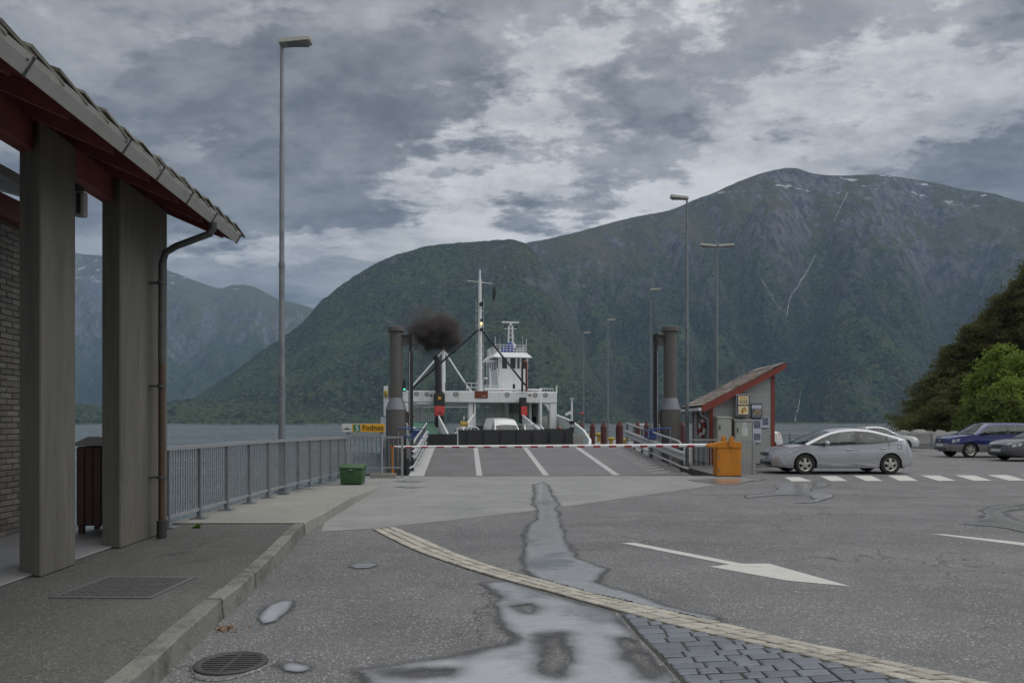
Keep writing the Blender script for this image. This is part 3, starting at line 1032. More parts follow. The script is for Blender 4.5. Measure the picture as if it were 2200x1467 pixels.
puddle(c5([(0, 825), (70, 810), (100, 790), (60, 770), (130, 755), (200, 765), (350, 750), (415, 765), (390, 780), (290, 795), (310, 815), (450, 830), (430, 850), (380, 860), (330, 880), (215, 884), (205, 876), (330, 862), (290, 835), (130, 830), (-110, 850), (-110, 835)]), 'ragged puddle before the zebra crossing', 0.06, z=0.0085, gain=2.6)
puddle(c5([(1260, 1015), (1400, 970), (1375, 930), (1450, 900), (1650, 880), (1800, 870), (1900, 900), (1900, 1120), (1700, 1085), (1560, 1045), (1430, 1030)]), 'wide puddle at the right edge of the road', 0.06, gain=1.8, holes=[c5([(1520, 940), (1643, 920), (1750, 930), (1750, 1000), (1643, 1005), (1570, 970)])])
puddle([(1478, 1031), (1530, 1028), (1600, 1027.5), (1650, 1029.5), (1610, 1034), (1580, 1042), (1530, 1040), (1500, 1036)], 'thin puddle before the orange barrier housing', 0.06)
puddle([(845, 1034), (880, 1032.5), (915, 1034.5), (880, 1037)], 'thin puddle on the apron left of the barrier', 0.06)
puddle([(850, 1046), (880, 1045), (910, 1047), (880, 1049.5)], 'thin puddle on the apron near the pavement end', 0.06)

# ---- mountains across the fjord: height fields with real depth


def mountain_mat(name, seed, rocky=0.0, snow_z=1250.0, tree_z=900.0):
    m, nt, b = node_mat(name); k = NB(nt)
    off = (seed * 137.0, seed * 71.0, 0)
    g = nt.nodes.new('ShaderNodeNewGeometry')
    sep = k.n('ShaderNodeSeparateXYZ'); k.l(k.position(), sep.inputs[0])
    h = sep.outputs[2]
    nbig = k.noise(0.0016, 6, 0.6, k.map(loc=off))
    nmid = k.noise(0.007, 6, 0.62, k.map(loc=off))
    nfine = k.noise(0.05, 5, 0.7, k.map(loc=off))
    nleaf = k.noise(0.085, 4, 0.72, k.map(loc=off))
    forest = k.mix(k.mr(nmid, 0.42, 0.58), (0.022, 0.036, 0.022), (0.058, 0.082, 0.036))
    forest = k.mix(k.mr(nleaf, 0.47, 0.62), forest, (0.110, 0.140, 0.066))
    forest = k.mix(k.mr(nfine, 0.50, 0.36), forest, (0.010, 0.018, 0.014))
    moor = k.mix(k.mr(nfine, 0.4, 0.6), (0.080, 0.090, 0.045), (0.125, 0.112, 0.066))
    rock = k.mix(k.mr(k.noise(0.03, 8, 0.7, k.map((1, 1, 0.35), off)), 0.35, 0.65), (0.060, 0.060, 0.068), (0.24, 0.235, 0.25))
    hh = k.math('ADD', h, k.math('MULTIPLY', k.math('SUBTRACT', nbig, 0.5), 900.0))
    col = k.mix(k.mr(hh, tree_z * 0.80, tree_z * 1.15), forest, moor)
    # rock by steepness and altitude
    nsep = k.n('ShaderNodeSeparateXYZ'); k.l(g.outputs['Normal'], nsep.inputs[0])
    steep = k.mr(k.math('ADD', nsep.outputs[2], k.math('MULTIPLY', k.math('SUBTRACT', nmid, 0.5), 1.1)), 0.64 + rocky * 0.12, 0.48 + rocky * 0.12)
    alt = k.mr(hh, tree_z * 0.45, tree_z * 1.2, 0.12, 1.0)
    rk = k.math('MULTIPLY', steep, alt)
    rk2 = k.math('MAXIMUM', rk, k.math('MULTIPLY', k.mr(k.noise(0.011, 7, 0.7, k.map((1, 1, 0.45), (off[0] + 50, off[1], 0))), 0.60, 0.68), k.mr(hh, 100, tree_z, 0.35, 0.95)))
    col = k.mix(rk2, col, rock)
    # shore boulders
    col = k.mix(k.mr(k.math('ADD', h, k.math('MULTIPLY', nleaf, 14.0)), 12.0, 5.0), col, (0.20, 0.195, 0.18))
    sn = k.math('MULTIPLY', k.mr(h, snow_z, snow_z * 1.12), k.mr(k.noise(0.0095, 5, 0.6, k.map((1, 1, 2.5), off)), 0.61, 0.64))
    col = k.mix(sn, col, (0.72, 0.74, 0.77))
    k.l(col, b.inputs['Base Color'])
    b.inputs['Roughness'].default_value = 0.95
    b.inputs['Specular IOR Level'].default_value = 0.1
    bh = k.math('ADD', k.math('MULTIPLY', nleaf, 1.0), k.math('MULTIPLY', nfine, 1.6))
    k.l(k.bump(bh, 11.0, 1.0), b.inputs['Normal'])
    return m


def ridge(px, pts):
    P = smooth_interp(pts, np.linspace(0, len(pts) - 1, 600))
    o = np.argsort(P[:, 0])
    return np.interp(px, P[o, 0], P[o, 1])


MOUNT = {}


def wob_(a, b, seed):
    return vnoise(a * 0.05, b * 30.0, seed + 51) * 2.0


def mountain(name, label, pts, px0, px1, D0, D1, nx, nv, seed, material, gamp=0.5, gfreq=0.012, tree=7.0, power=0.85, carve=(), behind=0.35):
    px = np.linspace(px0, px1, nx)
    py = ridge(px, pts)
    T = np.maximum((910 - py) / FP, 0.0)
    vv = np.concatenate([np.linspace(0, 1, nv) ** 1.25, 1 + np.linspace(0.02, behind, 24)])
    PX, Vv = np.meshgrid(px, vv, indexing='ij')
    d0 = D0 * (1 + 0.07 * (fbm(px / 160.0, px * 0, 3, seed) - 0.5) * 2)
    d1 = D1 * (1 + 0.05 * (fbm(px / 230.0, px * 0 + 9, 3, seed + 3) - 0.5) * 2)
    Yd = d0[:, None] + (d1 - d0)[:, None] * Vv
    X = (PX - 1100) / FP * Yd
    H = (T * d1)[:, None]
    vc = np.clip(Vv, 0, 1)
    # spurs and ravines: ridged noise over the ground, warped so that they branch
    wx = (fbm(X / 900.0, Yd / 900.0, 3, seed + 5) - 0.5) * 700; wy = (fbm(X / 900.0 + 40, Yd / 900.0, 3, seed + 6) - 0.5) * 700
    r1 = 1 - np.abs(fbm((X + wx) / 620.0, (Yd + wy) / 1150.0, 4, seed + 7, 0.45) - 0.5) * 4.2
    r2 = 1 - np.abs(fbm((X + wx * .5) / 210.0, (Yd + wy * .5) / 330.0, 4, seed + 8, 0.5) - 0.5) * 4.2
    gl = np.clip(r1, -0.6, 1) * 0.7 + np.clip(r2, -0.6, 1) * 0.3
    lumps = fbm(X / 260.0, Yd / 420.0, 5, seed + 23) - 0.5
    env = np.sin(np.pi * np.clip(vc, 0, 1) ** 0.75) ** 0.7
    g = vc ** power
    g = g - gamp * 0.30 * env * np.clip(gl, 0, 1) ** 1.5 + 0.27 * env * lumps
    for (cpx, cw, cd, sl) in carve:       # large ravines: (px at the ridge, half width px, depth, px drift down the slope)
        line = cpx + sl * (1 - vc)
        g = g - cd * env * np.exp(-((PX - line) / cw) ** 2)
    # never rise above the crest as seen from the quay
    cap = (Yd / d1[:, None]) * 0.992
    g = np.where(Vv <= 1, np.minimum(g, np.maximum(cap - 0.003, 0)), 1 - (Vv - 1) * 0.9)
    Z = H * np.clip(g, 0.0, None) + SEA - 1.0 + 6.0 * np.clip(vc * 60, 0, 1) * np.clip(T[:, None] * 60, 0, 1)
    rough = (vnoise(PX * 0.20 + wob_(PX, Vv, seed), Vv * (D1 - D0) / 17.0, seed + 31) - 0.4) * tree + (vnoise(PX * 0.075, Vv * (D1 - D0) / 46.0, seed + 37) - 0.5) * tree * 1.8
    Z = Z + rough * np.clip(vc * 30, 0, 1) * np.clip(T[:, None] * 40, 0, 1) * np.where(Vv <= 1, 1, 0.3) * np.clip(1.15 - Z / 1500.0, 0.25, 1)
    V = np.stack([X, Yd, Z], -1)
    MOUNT[name + str(seed)] = (px, V)
    me = np_mesh(name, V.reshape(-1, 3), grid_faces(*PX.shape))
    return struct(link(name, me, material), label)


RA = [(330, 908), (380, 878), (435, 842), (500, 800), (565, 752), (620, 716), (650, 690), (680, 655), (700, 636), (760, 592), (830, 553), (900, 530), (960, 520), (1040, 515), (1090, 511), (1112, 514), (1135, 524), (1165, 556), (1200, 610), (1240, 690), (1290, 790), (1340, 870), (1390, 908)]
RB = [(820, 700), (960, 600), (1060, 545), (1130, 519), (1190, 507), (1260, 489), (1350, 465), (1440, 447), (1490, 425), (1530, 411), (1580, 388), (1630, 369), (1680, 357), (1710, 356), (1750, 368), (1810, 372), (1880, 370), (1950, 378), (2010, 388), (2070, 402), (2130, 410), (2200, 430), (2320, 452), (2450, 500), (2600, 520)]
RCc = [(-500, 520), (-300, 470), (-100, 500), (60, 520), (165, 540), (220, 546), (300, 560), (370, 581), (420, 600), (470, 616), (500, 609), (540, 611), (575, 628), (600, 641), (640, 650), (675, 662), (740, 700), (820, 800)]
mountain('mountain', 'far blue snow-flecked mountain at the left', RCc, -160, 800, 4300, 7600, 420, 130, 5, mountain_mat('far_mountain_cover', 5, 0.2, 1330, 700), gamp=0.8, gfreq=0.008, tree=5.0)
mountain('mountain', 'dark wooded mountain behind the ferry', RA, 330, 1390, 2000, 3050, 640, 210, 2, mountain_mat('near_mountain_cover', 2, -0.2, 2000, 760), gamp=1.0, gfreq=0.016, tree=5.5, power=0.9)
mountain('mountain', 'high green and rocky mountain at the right with snow patches', RB, 820, 2380, 2150, 4100, 900, 250, 9, mountain_mat('high_mountain_cover', 9, 0.15, 1190, 820), gamp=0.85, gfreq=0.0075, tree=5.0, power=0.92,
         carve=[(1760, 60, 0.22, -60), (1490, 50, 0.18, 220), (1130, 45, 0.14, 90), (1960, 70, 0.18, 190), (1330, 45, 0.10, 40), (2110, 60, 0.12, -80)])


# far shore strip in front of the mountains: low wooded foreland at the left
RD = [(-400, 905), (-200, 880), (0, 870), (120, 868), (220, 872), (330, 866), (420, 858), (520, 862), (640, 872), (760, 886), (840, 900), (900, 908)]
mountain('shore', 'low wooded foreland at the foot of the mountains', RD, -160, 900, 1850, 2250, 420, 60, 14, mountain_mat('shore_cover', 14, -0.3, 3000, 900), gamp=0.2, gfreq=0.02, tree=7.0)


def on_mountain(key, px, py):
    """point on a mountain's slope that the pixel's sight line first meets"""
    pxs, V = MOUNT[key]
    i = int(np.clip(np.searchsorted(pxs, px), 0, len(pxs) - 1))
    col = V[i]
    ap = 910 - (col[:, 2] - EYE) / col[:, 1] * FP
    for j in range(1, len(col)):
        if ap[j] <= py:
            return Vector(col[j])
    return Vector(col[-1])


M['fall'] = mat('falling_water', (0.42, 0.44, 0.47), 0.6, var=0.35, scale=0.02, stretch=(1, 1, 0.3))


def waterfall(pts, width, label):
    pts = smooth_interp(pts, np.linspace(0, len(pts) - 1, len(pts) * 9))
    V = []; F = []
    for i, (a, b_) in enumerate(pts):
        a += random.uniform(-0.5, 0.5)
        p = on_mountain('mountain9', a, b_)
        w = width * 0.42 * random.uniform(0.3, 1.3) / 2
        V += [(p.x - w, p.y - 16, p.z + 6.0), (p.x + w, p.y - 16, p.z + 6.0)]
        if i:
            F.append((2 * i - 2, 2 * i - 1, 2 * i + 1, 2 * i))
    return struct(MB().add(V, F).build('waterfall', M['fall'], fix=False), label)


waterfall([(1748, 556), (1735, 580), (1722, 602), (1708, 628), (1694, 650), (1690, 668), (1686, 684)], 7, 'thin white waterfall in the ravine of the high mountain')
waterfall([(1630, 605), (1645, 630), (1660, 655), (1675, 672)], 6, 'pale stream bed joining the ravine from the left')
waterfall([(1716, 845), (1714, 862), (1711, 880), (1706, 898), (1704, 908)], 7, 'white waterfall above the shore right of the shelter')
waterfall([(1818, 418), (1808, 440), (1800, 455), (1788, 480)], 7, 'narrow stream high on the mountain')
waterfall([(1956, 388), (1960, 396), (1964, 402)], 11, 'white snow streak near the mountain top')


# ================================================================== TERMINAL BUILDING (left)
TB = thing('ferry_terminal', 'concrete and brick ferry terminal with red beams and slate eaves', 'building', (-4.42, 6.76, 0.157), 0.0645)


def column(poly, z1):
    mb = MB().prism(poly, 0.0, z1)
    return mb.build('column', M['concrete_col'], TB, bevel=0.015)


column([(0, 0), (0, 0.62), (-0.30, 0.60), (-0.33, 0.42), (-0.318, 0.21)], 4.28)
column([(0, 1.57), (0, 2.89), (-0.24, 2.89), (-0.30, 2.55), (-0.30, 1.80), (-0.262, 1.69)], 4.28)
column([(0, -3.2), (0, -2.5), (-0.30, -2.5), (-0.33, -2.8), (-0.318, -3.0)], 4.28)
# roof plane underside z = ZE + (0.75 - u) * SLP in local heights (local z = world - 0.157)
ZE, SLP = 3.975, 0.43


def uz(u): return ZE + (0.75 - u) * SLP


MB().box(-0.27, -0.10, -7.0, 3.06, 4.03, 4.34).build('beam', M['red'], TB, bevel=0.008)
MB().box(-3.2, -3.03, -7.0, 3.06, 4.03, 5.4).build('beam', M['red'], TB, bevel=0.008)
# rafters
for w in np.arange(-1.62 - 0.765 * 6, 3.1, 0.765):
    mb = MB()
    mb.obox((-0.55, w, uz(-0.55) + 0.03), Vector((1.24, 0, -1.24 * SLP)), (0, 0.038, 0), (0, 0, 0.075))
    mb.build('rafter', M['red'], TB)
# soffit boards
nb = 9
for i in range(nb):
    u0 = 0.72 - i * 0.29; u1 = u0 - 0.283
    mb = MB()
    mb.obox(((u0 + u1) / 2, -1.85, uz((u0 + u1) / 2) + 0.125), Vector(((u0 - u1) / 2, 0, -(u0 - u1) / 2 * SLP)), (0, 5.05, 0), (0, 0, 0.012))
    mb.build('soffit_board', M['red'], TB)
# verge board on the far gable end and the near one
for w in (3.235,):
    mb = MB().obox((-0.75, w, uz(-0.75) + 0.10), Vector((1.48, 0, -1.48 * SLP)), (0, 0.018, 0), (0, 0, 0.09))
    mb.build('verge_board', M['red'], TB)
roof = MB().obox((-1.2, -1.85, uz(-1.2) + 0.165), Vector((1.98, 0, -1.98 * SLP)), (0, 5.09, 0), (0, 0, 0.022)).build('roof', M['blackdull'], TB)
# slates: thick rough stones that overlap like scales along the eave
sl_me = None
for row in range(6):
    for k, w in enumerate(np.arange(-6.9, 3.2, 0.355)):
        if row == 0 or (w > -2.6):
            u = 0.825 - row * 0.30
            mb = MB()
            tl = random.uniform(0.026, 0.042)
            hw = 0.20 + random.uniform(-0.01, 0.02)
            mb.obox((u - 0.17, w + 0.16, uz(u - 0.17) + 0.168 + 0.012 * (row % 2) + random.uniform(0, 0.014)), Vector((0.21, 0, -0.21 * SLP + 0.02)), Vector((0, hw, -tl)), Vector((0, 0, 0.012)))
            mb.v = [(a + random.uniform(-.008, .008), b + random.uniform(-.008, .008), c) for a, b, c in mb.v]
            mb.build('slate', M['slate'], roof)
# box gutter, in lengths with joints and brackets
w0 = -6.9
gut = None
edges = [-6.9, -4.9, -2.9, -1.6, -0.09, 0.65, 1.45, 2.25, 3.25]
for a, b_ in zip(edges[:-1], edges[1:]):
    mb = MB()
    prof = [(0.765, 3.972), (0.785, 3.96), (0.845, 4.05), (0.862, 4.095), (0.850, 4.10), (0.832, 4.055), (0.785, 3.985), (0.785, 4.09), (0.765, 4.09)]
    n_ = len(prof)
    mb.add([(u, a + 0.006, z) for u, z in prof] + [(u, b_ - 0.006, z) for u, z in prof],
           [(i, (i + 1) % n_, n_ + (i + 1) % n_, n_ + i) for i in range(n_)] + [tuple(range(n_ - 1, -1, -1)), tuple(range(n_, 2 * n_))])
    gut = mb.build('gutter', M['gutter'], TB)
    mb = MB()
    mb.bar((0.785, b_, 3.95), (0.868, b_, 4.09), 0.022, 0.010, up=(1, 0, 0))
    mb.ball((0.845, b_ - 0.05, 4.05), 0.012, 0.012, 0.012, 6, 4)
    mb.build('gutter_bracket', M['pipe'], gut)
MB().tube([(0.81, 2.28, 3.98), (0.80, 2.29, 3.90), (0.76, 2.30, 3.84), (0.33, 2.33, 3.68), (0.20, 2.335, 3.60), (0.155, 2.34, 3.46), (0.15, 2.34, 2.2)], 0.042, 10).build('downpipe', M['pipe'], TB, smooth=40)
dp = MB().tube([(0.15, 2.34, 2.2), (0.15, 2.34, 0.0)], 0.040, 10).build('downpipe', M['rustpipe'], TB, smooth=40)
dp['label'] = 'brown painted lower length of the downpipe'
MB().cyl((0.15, 2.34, 0.0), (0.15, 2.34, 0.22), 0.06, 0.06, 12).build('pipe_shoe', M['blackdull'], dp, smooth=40)
for z in (0.75, 1.9, 3.2):
    mb = MB().cyl((0.15, 2.34, z), (0.15, 2.34, z + 0.035), 0.058, 0.058, 12)
    mb.box(0.0, 0.12, 2.32, 2.36, z + .005, z + 0.03)
    mb.build('pipe_clamp', M['pipe'], TB)
# floor slab
MB().prism([(-8.0, -6.0), (-0.12, -6.0), (-0.12, 1.9), (-0.16, 3.15), (-8.0, 3.15)], 0.0, 0.025).build('floor_slab', M['slab'], TB, bevel=0.01)
# brick wall of the inner room, brick by brick on the faces that show
bw = MB().box(-4.6, -1.83, 2.02, 3.0, 0.02, 4.0).build('brick_wall', M['brickmortar'], TB)
bh, bl = 0.062, 0.225
bme_l = MB().box(-0.012, 0.012, -bl / 2, bl / 2, -bh / 2, bh / 2).mesh('brick', bevel=0.004)
bme_s = MB().box(-0.012, 0.012, -0.054, 0.054, -bh / 2, bh / 2).mesh('brick', bevel=0.004)
bme_e = MB().box(-bl / 2, bl / 2, -0.012, 0.012, -bh / 2, bh / 2).mesh('brick', bevel=0.004)
rows = 52
for r_ in range(rows):
    z = 0.06 + r_ * 0.0755
    off = 0.118 if r_ % 2 else 0.0
    for k in range(4):
        w = 2.02 + 0.112 + k * 0.236 + off
        if w + 0.11 < 3.01:
            link('brick', bme_l, M['brick'], bw, (-1.826 + random.uniform(-.003, .003), w, z))
    if off:
        link('brick', bme_s, M['brick'], bw, (-1.826, 2.02 + 0.056, z))
    link('brick', bme_e, M['brick'], bw, (-1.95 - off, 2.017, z))
MB().box(-4.7, -1.70, 1.85, 3.1, 4.0, 4.28).build('fascia_board', M['red'], TB, bevel=0.006)
MB().add([(-4.8, 1.6, 5.25), (-1.45, 1.6, 4.36), (-1.45, 3.2, 4.36), (-4.8, 3.2, 5.25), (-4.8, 1.6, 5.37), (-1.45, 1.6, 4.48), (-1.45, 3.2, 4.48), (-4.8, 3.2, 5.37)],
         [(0, 3, 2, 1), (4, 5, 6, 7), (0, 1, 5, 4), (1, 2, 6, 5), (2, 3, 7, 6), (3, 0, 4, 7)]).build('inner_roof', M['gutter'], TB)
# bulkhead lamp behind the first column
lp = MB().box(-0.09, 0.02, 0.74, 0.82, 3.60, 3.86).build('wall_lamp', M['lamp_head'], TB, bevel=0.01)
MB().box(-0.09, 0.02, 0.62, 0.75, 3.86, 3.90).build('lamp_bracket', M['blackdull'], lp)
MB().box(-0.055, -0.015, 0.735, 0.745, 3.63, 3.84).build('lamp_glass', M['blackdull'], lp)

# ---- litter bin between the columns
lb = thing('litter_bin', 'dark red brown wooden litter bin with grey lid between the columns', 'litter bin', (-5.36, 9.55, 0.185), 0.06)
MB().box(-0.26, 0.26, -0.24, 0.24, 0.10, 1.12).build('body', M['bin_wood'], lb, bevel=0.01)
for i in range(5):
    MB().box(-0.255 + i * 0.104, -0.16 + i * 0.104, -0.262, -0.242, 0.11, 1.10).build('slat', M['bin_wood'], lb, bevel=0.004)
    MB().box(0.262, 0.282, -0.235 + i * 0.096, -0.148 + i * 0.096, 0.11, 1.10).build('slat', M['bin_wood'], lb, bevel=0.004)
MB().prism_y([(-0.31, 1.13), (0.31, 1.13), (0.31, 1.15), (0.05, 1.25), (-0.10, 1.25), (-0.31, 1.15)], -0.29, 0.29).build('lid', M['lidgrey'], lb, bevel=0.008)
for sx in (-0.22, 0.22):
    for sy in (-0.2, 0.2):
        MB().box(sx - 0.03, sx + 0.03, sy - 0.03, sy + 0.03, -0.003, 0.10).build('leg', M['bin_wood'], lb)

# ---- long railing along the pavement
RX = -4.75
rl = thing('quay_railing', 'long grey steel railing with thin upright bars along the pavement', 'railing', (RX, 9.96, 0.157))
posts = [0.0, 1.0, 2.05, 3.07, 4.08, 5.09, 6.05, 6.98, 7.93, 8.87, 9.8, 10.55]


def rz_(w): return 0.0 if w < 4 else -(w - 4) / 6.5 * 0.055


def rtop(w): return 1.10 + rz_(w)


MB().tube([(0, -0.9, rtop(0))] + [(0, w, rtop(w)) for w in posts], 0.001, 4)
mb = MB()
pp = [-0.9] + posts
for a, b_ in zip(pp[:-1], pp[1:]):
    mb.bar((0, a, rtop(a)), (0, b_ + 0.002, rtop(b_)), 0.085, 0.055)
mb.build('top_rail', M['galv'], rl)
for a, b_ in zip(pp[:-1], pp[1:]):
    mb = MB(); mb.bar((0, a + 0.035, 0.15 + rz_(a)), (0, b_ - 0.035, 0.15 + rz_(b_)), 0.035, 0.045)
    mb.build('bottom_rail', M['galv'], rl)
post_me = MB().box(-0.032, 0.032, -0.028, 0.028, 0.01, 1.075).mesh('post', bevel=0.004)
plate_me = MB().box(-0.11, 0.11, -0.09, 0.09, -0.012, 0.012).box(-0.05, 0.05, -0.045, 0.045, 0.012, 0.03).mesh('base_plate', bevel=0.003)
bar_me = MB().box(-0.006, 0.006, -0.006, 0.006, 0.17, 1.075).mesh('baluster')
for w in posts:
    p = link('post', post_me, M['galv_dull'], rl, (0, w, rz_(w)))
    link('base_plate', plate_me, M['galv_dull'], p, (0, 0, 0.012))
for a, b_ in zip(pp[:-1], pp[1:]):
    kk = int(round((b_ - a) / 0.078))
    for i in range(1, kk):
        w = a + (b_ - a) * i / kk
        link('baluster', bar_me, M['galv'], rl, (0, w, rz_(w)))

# ---- cross railing at the end with the ferry sign behind the bin
XR = thing('end_railing', 'short grey railing with wide-set bars behind the green grit bin', 'railing', (-4.78, 21.35, 0.0))
XL = 1.53
MB().bar((-0.02, 0, 1.20), (XL + 0.03, 0, 1.20), 0.055, 0.055).build('top_rail', M['galv'], XR)
MB().bar((0, 0, 0.30), (XL, 0, 0.30), 0.035, 0.04).build('bottom_rail', M['galv'], XR)
for x in (0.0, XL):
    MB().box(x - 0.03, x + 0.03, -0.03, 0.03, 0.0, 1.18).build('post', M['galv'], XR)
bx = MB().box(-0.011, 0.011, -0.008, 0.008, 0.30, 1.18).mesh('baluster')
for i in range(1, 12):
    link('baluster', bx, M['galv_dull'], XR, (XL * i / 12, 0, 0))
MB().box(0.6, 1.35, -0.12, 0.12, 0.0, 0.13).build('plinth', M['pave_concrete'], XR, bevel=0.01)

# ---- direction sign
sg = thing('direction_sign', 'yellow ferry direction sign reading Fodnes on two grey posts', 'sign', (-4.98, 21.25, 0.0))
SX0 = -0.03; SW = 1.27; SZ0, SZ1 = 1.35, 1.60
for x in (0.15, 1.14):
    MB().cyl((x, 0.05, 0.0), (x, 0.05, 1.55), 0.035, n=12).build('post', M['galv'], sg, smooth=40)
    MB().box(x - 0.06, x + 0.06, 0.0, 0.07, SZ0 - 0.05, SZ0 + 0.02).build('post_clamp', M['galv_dull'], sg)
MB().box(SX0, SX0 + SW, -0.015, 0.03, SZ0, SZ1).build('panel', M['galv_light'], sg, bevel=0.004)
MB().box(SX0 + 0.008, SX0 + 0.30, -0.021, -0.016, SZ0 + 0.008, SZ1 - 0.008).build('symbol_field', M['signwhite'], sg)
MB().box(SX0 + 0.304, SX0 + SW - 0.008, -0.020, -0.016, SZ0 + 0.008, SZ1 - 0.008).build('yellow_field', M['yellow'], sg)
nf = MB().box(SX0 + 0.345, SX0 + 0.545, -0.024, -0.0205, SZ0 + 0.022, SZ1 - 0.022).build('route_field', M['signgreen'], sg)
MB().box(SX0 + 0.553, SX0 + 0.562, -0.0235, -0.0205, SZ0 + 0.012, SZ1 - 0.012).build('divider', M['signwhite'], sg)
link('numeral', text_mesh('5', 0.235), M['signwhite'], nf, (SX0 + 0.395, -0.027, SZ0 + 0.043))
link('lettering', text_mesh('Fodnes', 0.235, xs=0.93), M['ink'], sg, (SX0 + 0.60, -0.024, SZ0 + 0.055))
fs = MB().prism_y([(0.03, 0.075), (0.27, 0.075), (0.265, 0.10), (0.215, 0.10), (0.205, 0.115), (0.165, 0.115), (0.165, 0.16), (0.15, 0.16), (0.15, 0.115), (0.10, 0.115), (0.095, 0.10), (0.04, 0.10)], -0.0245, -0.0215)
fs.v = [(SX0 + a, b, SZ0 + c) for a, b, c in fs.v]
fs.build('ferry_symbol', M['ink'], sg)

# ---- green grit bin
gb = thing('grit_bin', 'green plastic grit bin with lid at the railing corner', 'grit bin', (-4.20, 19.05, 0.028))
gb.scale = (0.88, 0.88, 0.9)
mb = MB()
v = [(-0.31, -0.26, 0), (0.31, -0.26, 0), (0.31, 0.26, 0), (-0.31, 0.26, 0), (-0.335, -0.29, 0.44), (0.335, -0.29, 0.44), (0.335, 0.29, 0.44), (-0.335, 0.29, 0.44)]
mb.add(v, [(0, 3, 2, 1), (4, 5, 6, 7), (0, 1, 5, 4), (1, 2, 6, 5), (2, 3, 7, 6), (3, 0, 4, 7)])
mb.build('body', M['green_bin'], gb, bevel=0.02, seg=2, smooth=40)
MB().add([(-0.365, -0.32, 0.445), (0.365, -0.32, 0.445), (0.365, 0.32, 0.445), (-0.365, 0.32, 0.445), (-0.35, -0.30, 0.50), (0.35, -0.30, 0.50), (0.35, 0.30, 0.56), (-0.35, 0.30, 0.56)],
         [(0, 3, 2, 1), (4, 5, 6, 7), (0, 1, 5, 4), (1, 2, 6, 5), (2, 3, 7, 6), (3, 0, 4, 7)]).build('lid', M['green_bin'], gb, bevel=0.015, seg=2, smooth=40)
MB().box(-0.06, 0.06, -0.305, -0.283, 0.34, 0.40).build('latch', M['blackdull'], gb)
MB().box(-0.05, 0.05, -0.31, -0.29, 0.405, 0.42).build('label_strip', M['signwhite'], gb)

# ---- inspection cover in the pavement, with a checkered plate
ic = thing('inspection_cover', 'square checkered steel cover set in the asphalt pavement', 'cover', (-3.39, 6.36, 0.155), -0.02)
a, b_ = 0.43, 0.41
for q in ((-a, a, -b_, -b_ + 0.05), (-a, a, b_ - 0.05, b_), (-a, -a + 0.05, -b_ + 0.052, b_ - 0.052), (a - 0.05, a, -b_ + 0.052, b_ - 0.052)):
    MB().box(q[0], q[1], q[2], q[3], 0.0, 0.014).build('frame', M['iron_light'], ic)
pl = MB().box(-a + 0.052, a - 0.052, -b_ + 0.052, b_ - 0.052, 0.0, 0.010).build('plate', M['iron'], ic)
mb = MB()
for i in range(15):
    for j in range(14):
        x = -a + 0.085 + i * 0.0493; y = -b_ + 0.085 + j * 0.0495
        mb.obox((x, y, 0.013), Vector((0.014, 0.014 * (1 if (i + j) % 2 else -1), 0)), Vector((0.006 * (-1 if (i + j) % 2 else 1), 0.006, 0)), (0, 0, 0.004))
st = mb.build('tread_lugs', M['iron_light'], pl); st['kind'] = 'stuff'

# ---- road gully
gx, gy = gp(497, 1428)
gr = thing('road_gully', 'round cast iron drain grate beside the kerb in the foreground', 'drain', (gx, gy, 0.0))
mb = MB()
n_ = 40
ring = [(0.285 + 0.03 * math.sin(3 * t) + random.uniform(-.012, .012), t) for t in np.linspace(0, 2 * math.pi, n_, endpoint=False)]
V = [(r * math.cos(t), r * math.sin(t), 0.004) for r, t in ring] + [((r - 0.02) * math.cos(t), (r - 0.02) * math.sin(t), 0.014) for r, t in ring] + [(0.235 * math.cos(t), 0.235 * math.sin(t), 0.010) for r, t in ring]
mb.add(V, [(i, (i + 1) % n_, n_ + (i + 1) % n_, n_ + i) for i in range(n_)] + [(n_ + i, n_ + (i + 1) % n_, 2 * n_ + (i + 1) % n_, 2 * n_ + i) for i in range(n_)])
mb.build('collar', M['asphalt'], gr)
MB().lathe([(0.185, 0.004), (0.232, 0.004), (0.232, 0.020), (0.222, 0.024), (0.195, 0.024), (0.185, 0.018)], closed=True, n=40).build('frame', M['iron'], gr, smooth=40)
gp_ = MB().cyl((0, 0, 0.004), (0, 0, 0.0055), 0.19, n=32).build('pit', M['black'], gr)
for i in range(9):
    y = -0.16 + i * 0.04
    hw = math.sqrt(max(0.187 ** 2 - y * y, 0.0004))
    MB().box(-hw, hw, y - 0.011, y + 0.011, 0.006, 0.019).build('grate_bar', M['iron'], gr)
MB().box(-0.014, 0.014, -0.185, 0.185, 0.0065, 0.021).build('grate_spine', M['iron'], gr)

# ---- weed at the pavement edge
wx_, wy_ = gp(424, 1133, 0.16)
wd = thing('weed', 'small bright green weed at the pavement joint', 'weed', (wx_, wy_, 0.155))
for i in range(26):
    t = random.uniform(0, 6.28); l = random.uniform(0.05, 0.11); e = random.uniform(0.3, 1.2)
    d = Vector((math.cos(t) * math.cos(e), math.sin(t) * math.cos(e), math.sin(e)))
    s_ = Vector((-math.sin(t), math.cos(t), 0)) * random.uniform(0.012, 0.022)
    p0 = Vector((random.uniform(-.03, .03), random.uniform(-.03, .03), 0))
    MB().add([p0, p0 + d * l * 0.55 + s_, p0 + d * l + Vector((0, 0, -0.012)), p0 + d * l * 0.55 - s_], [(0, 1, 2, 3)]).build('leaf', M['weed'], wd, fix=False)

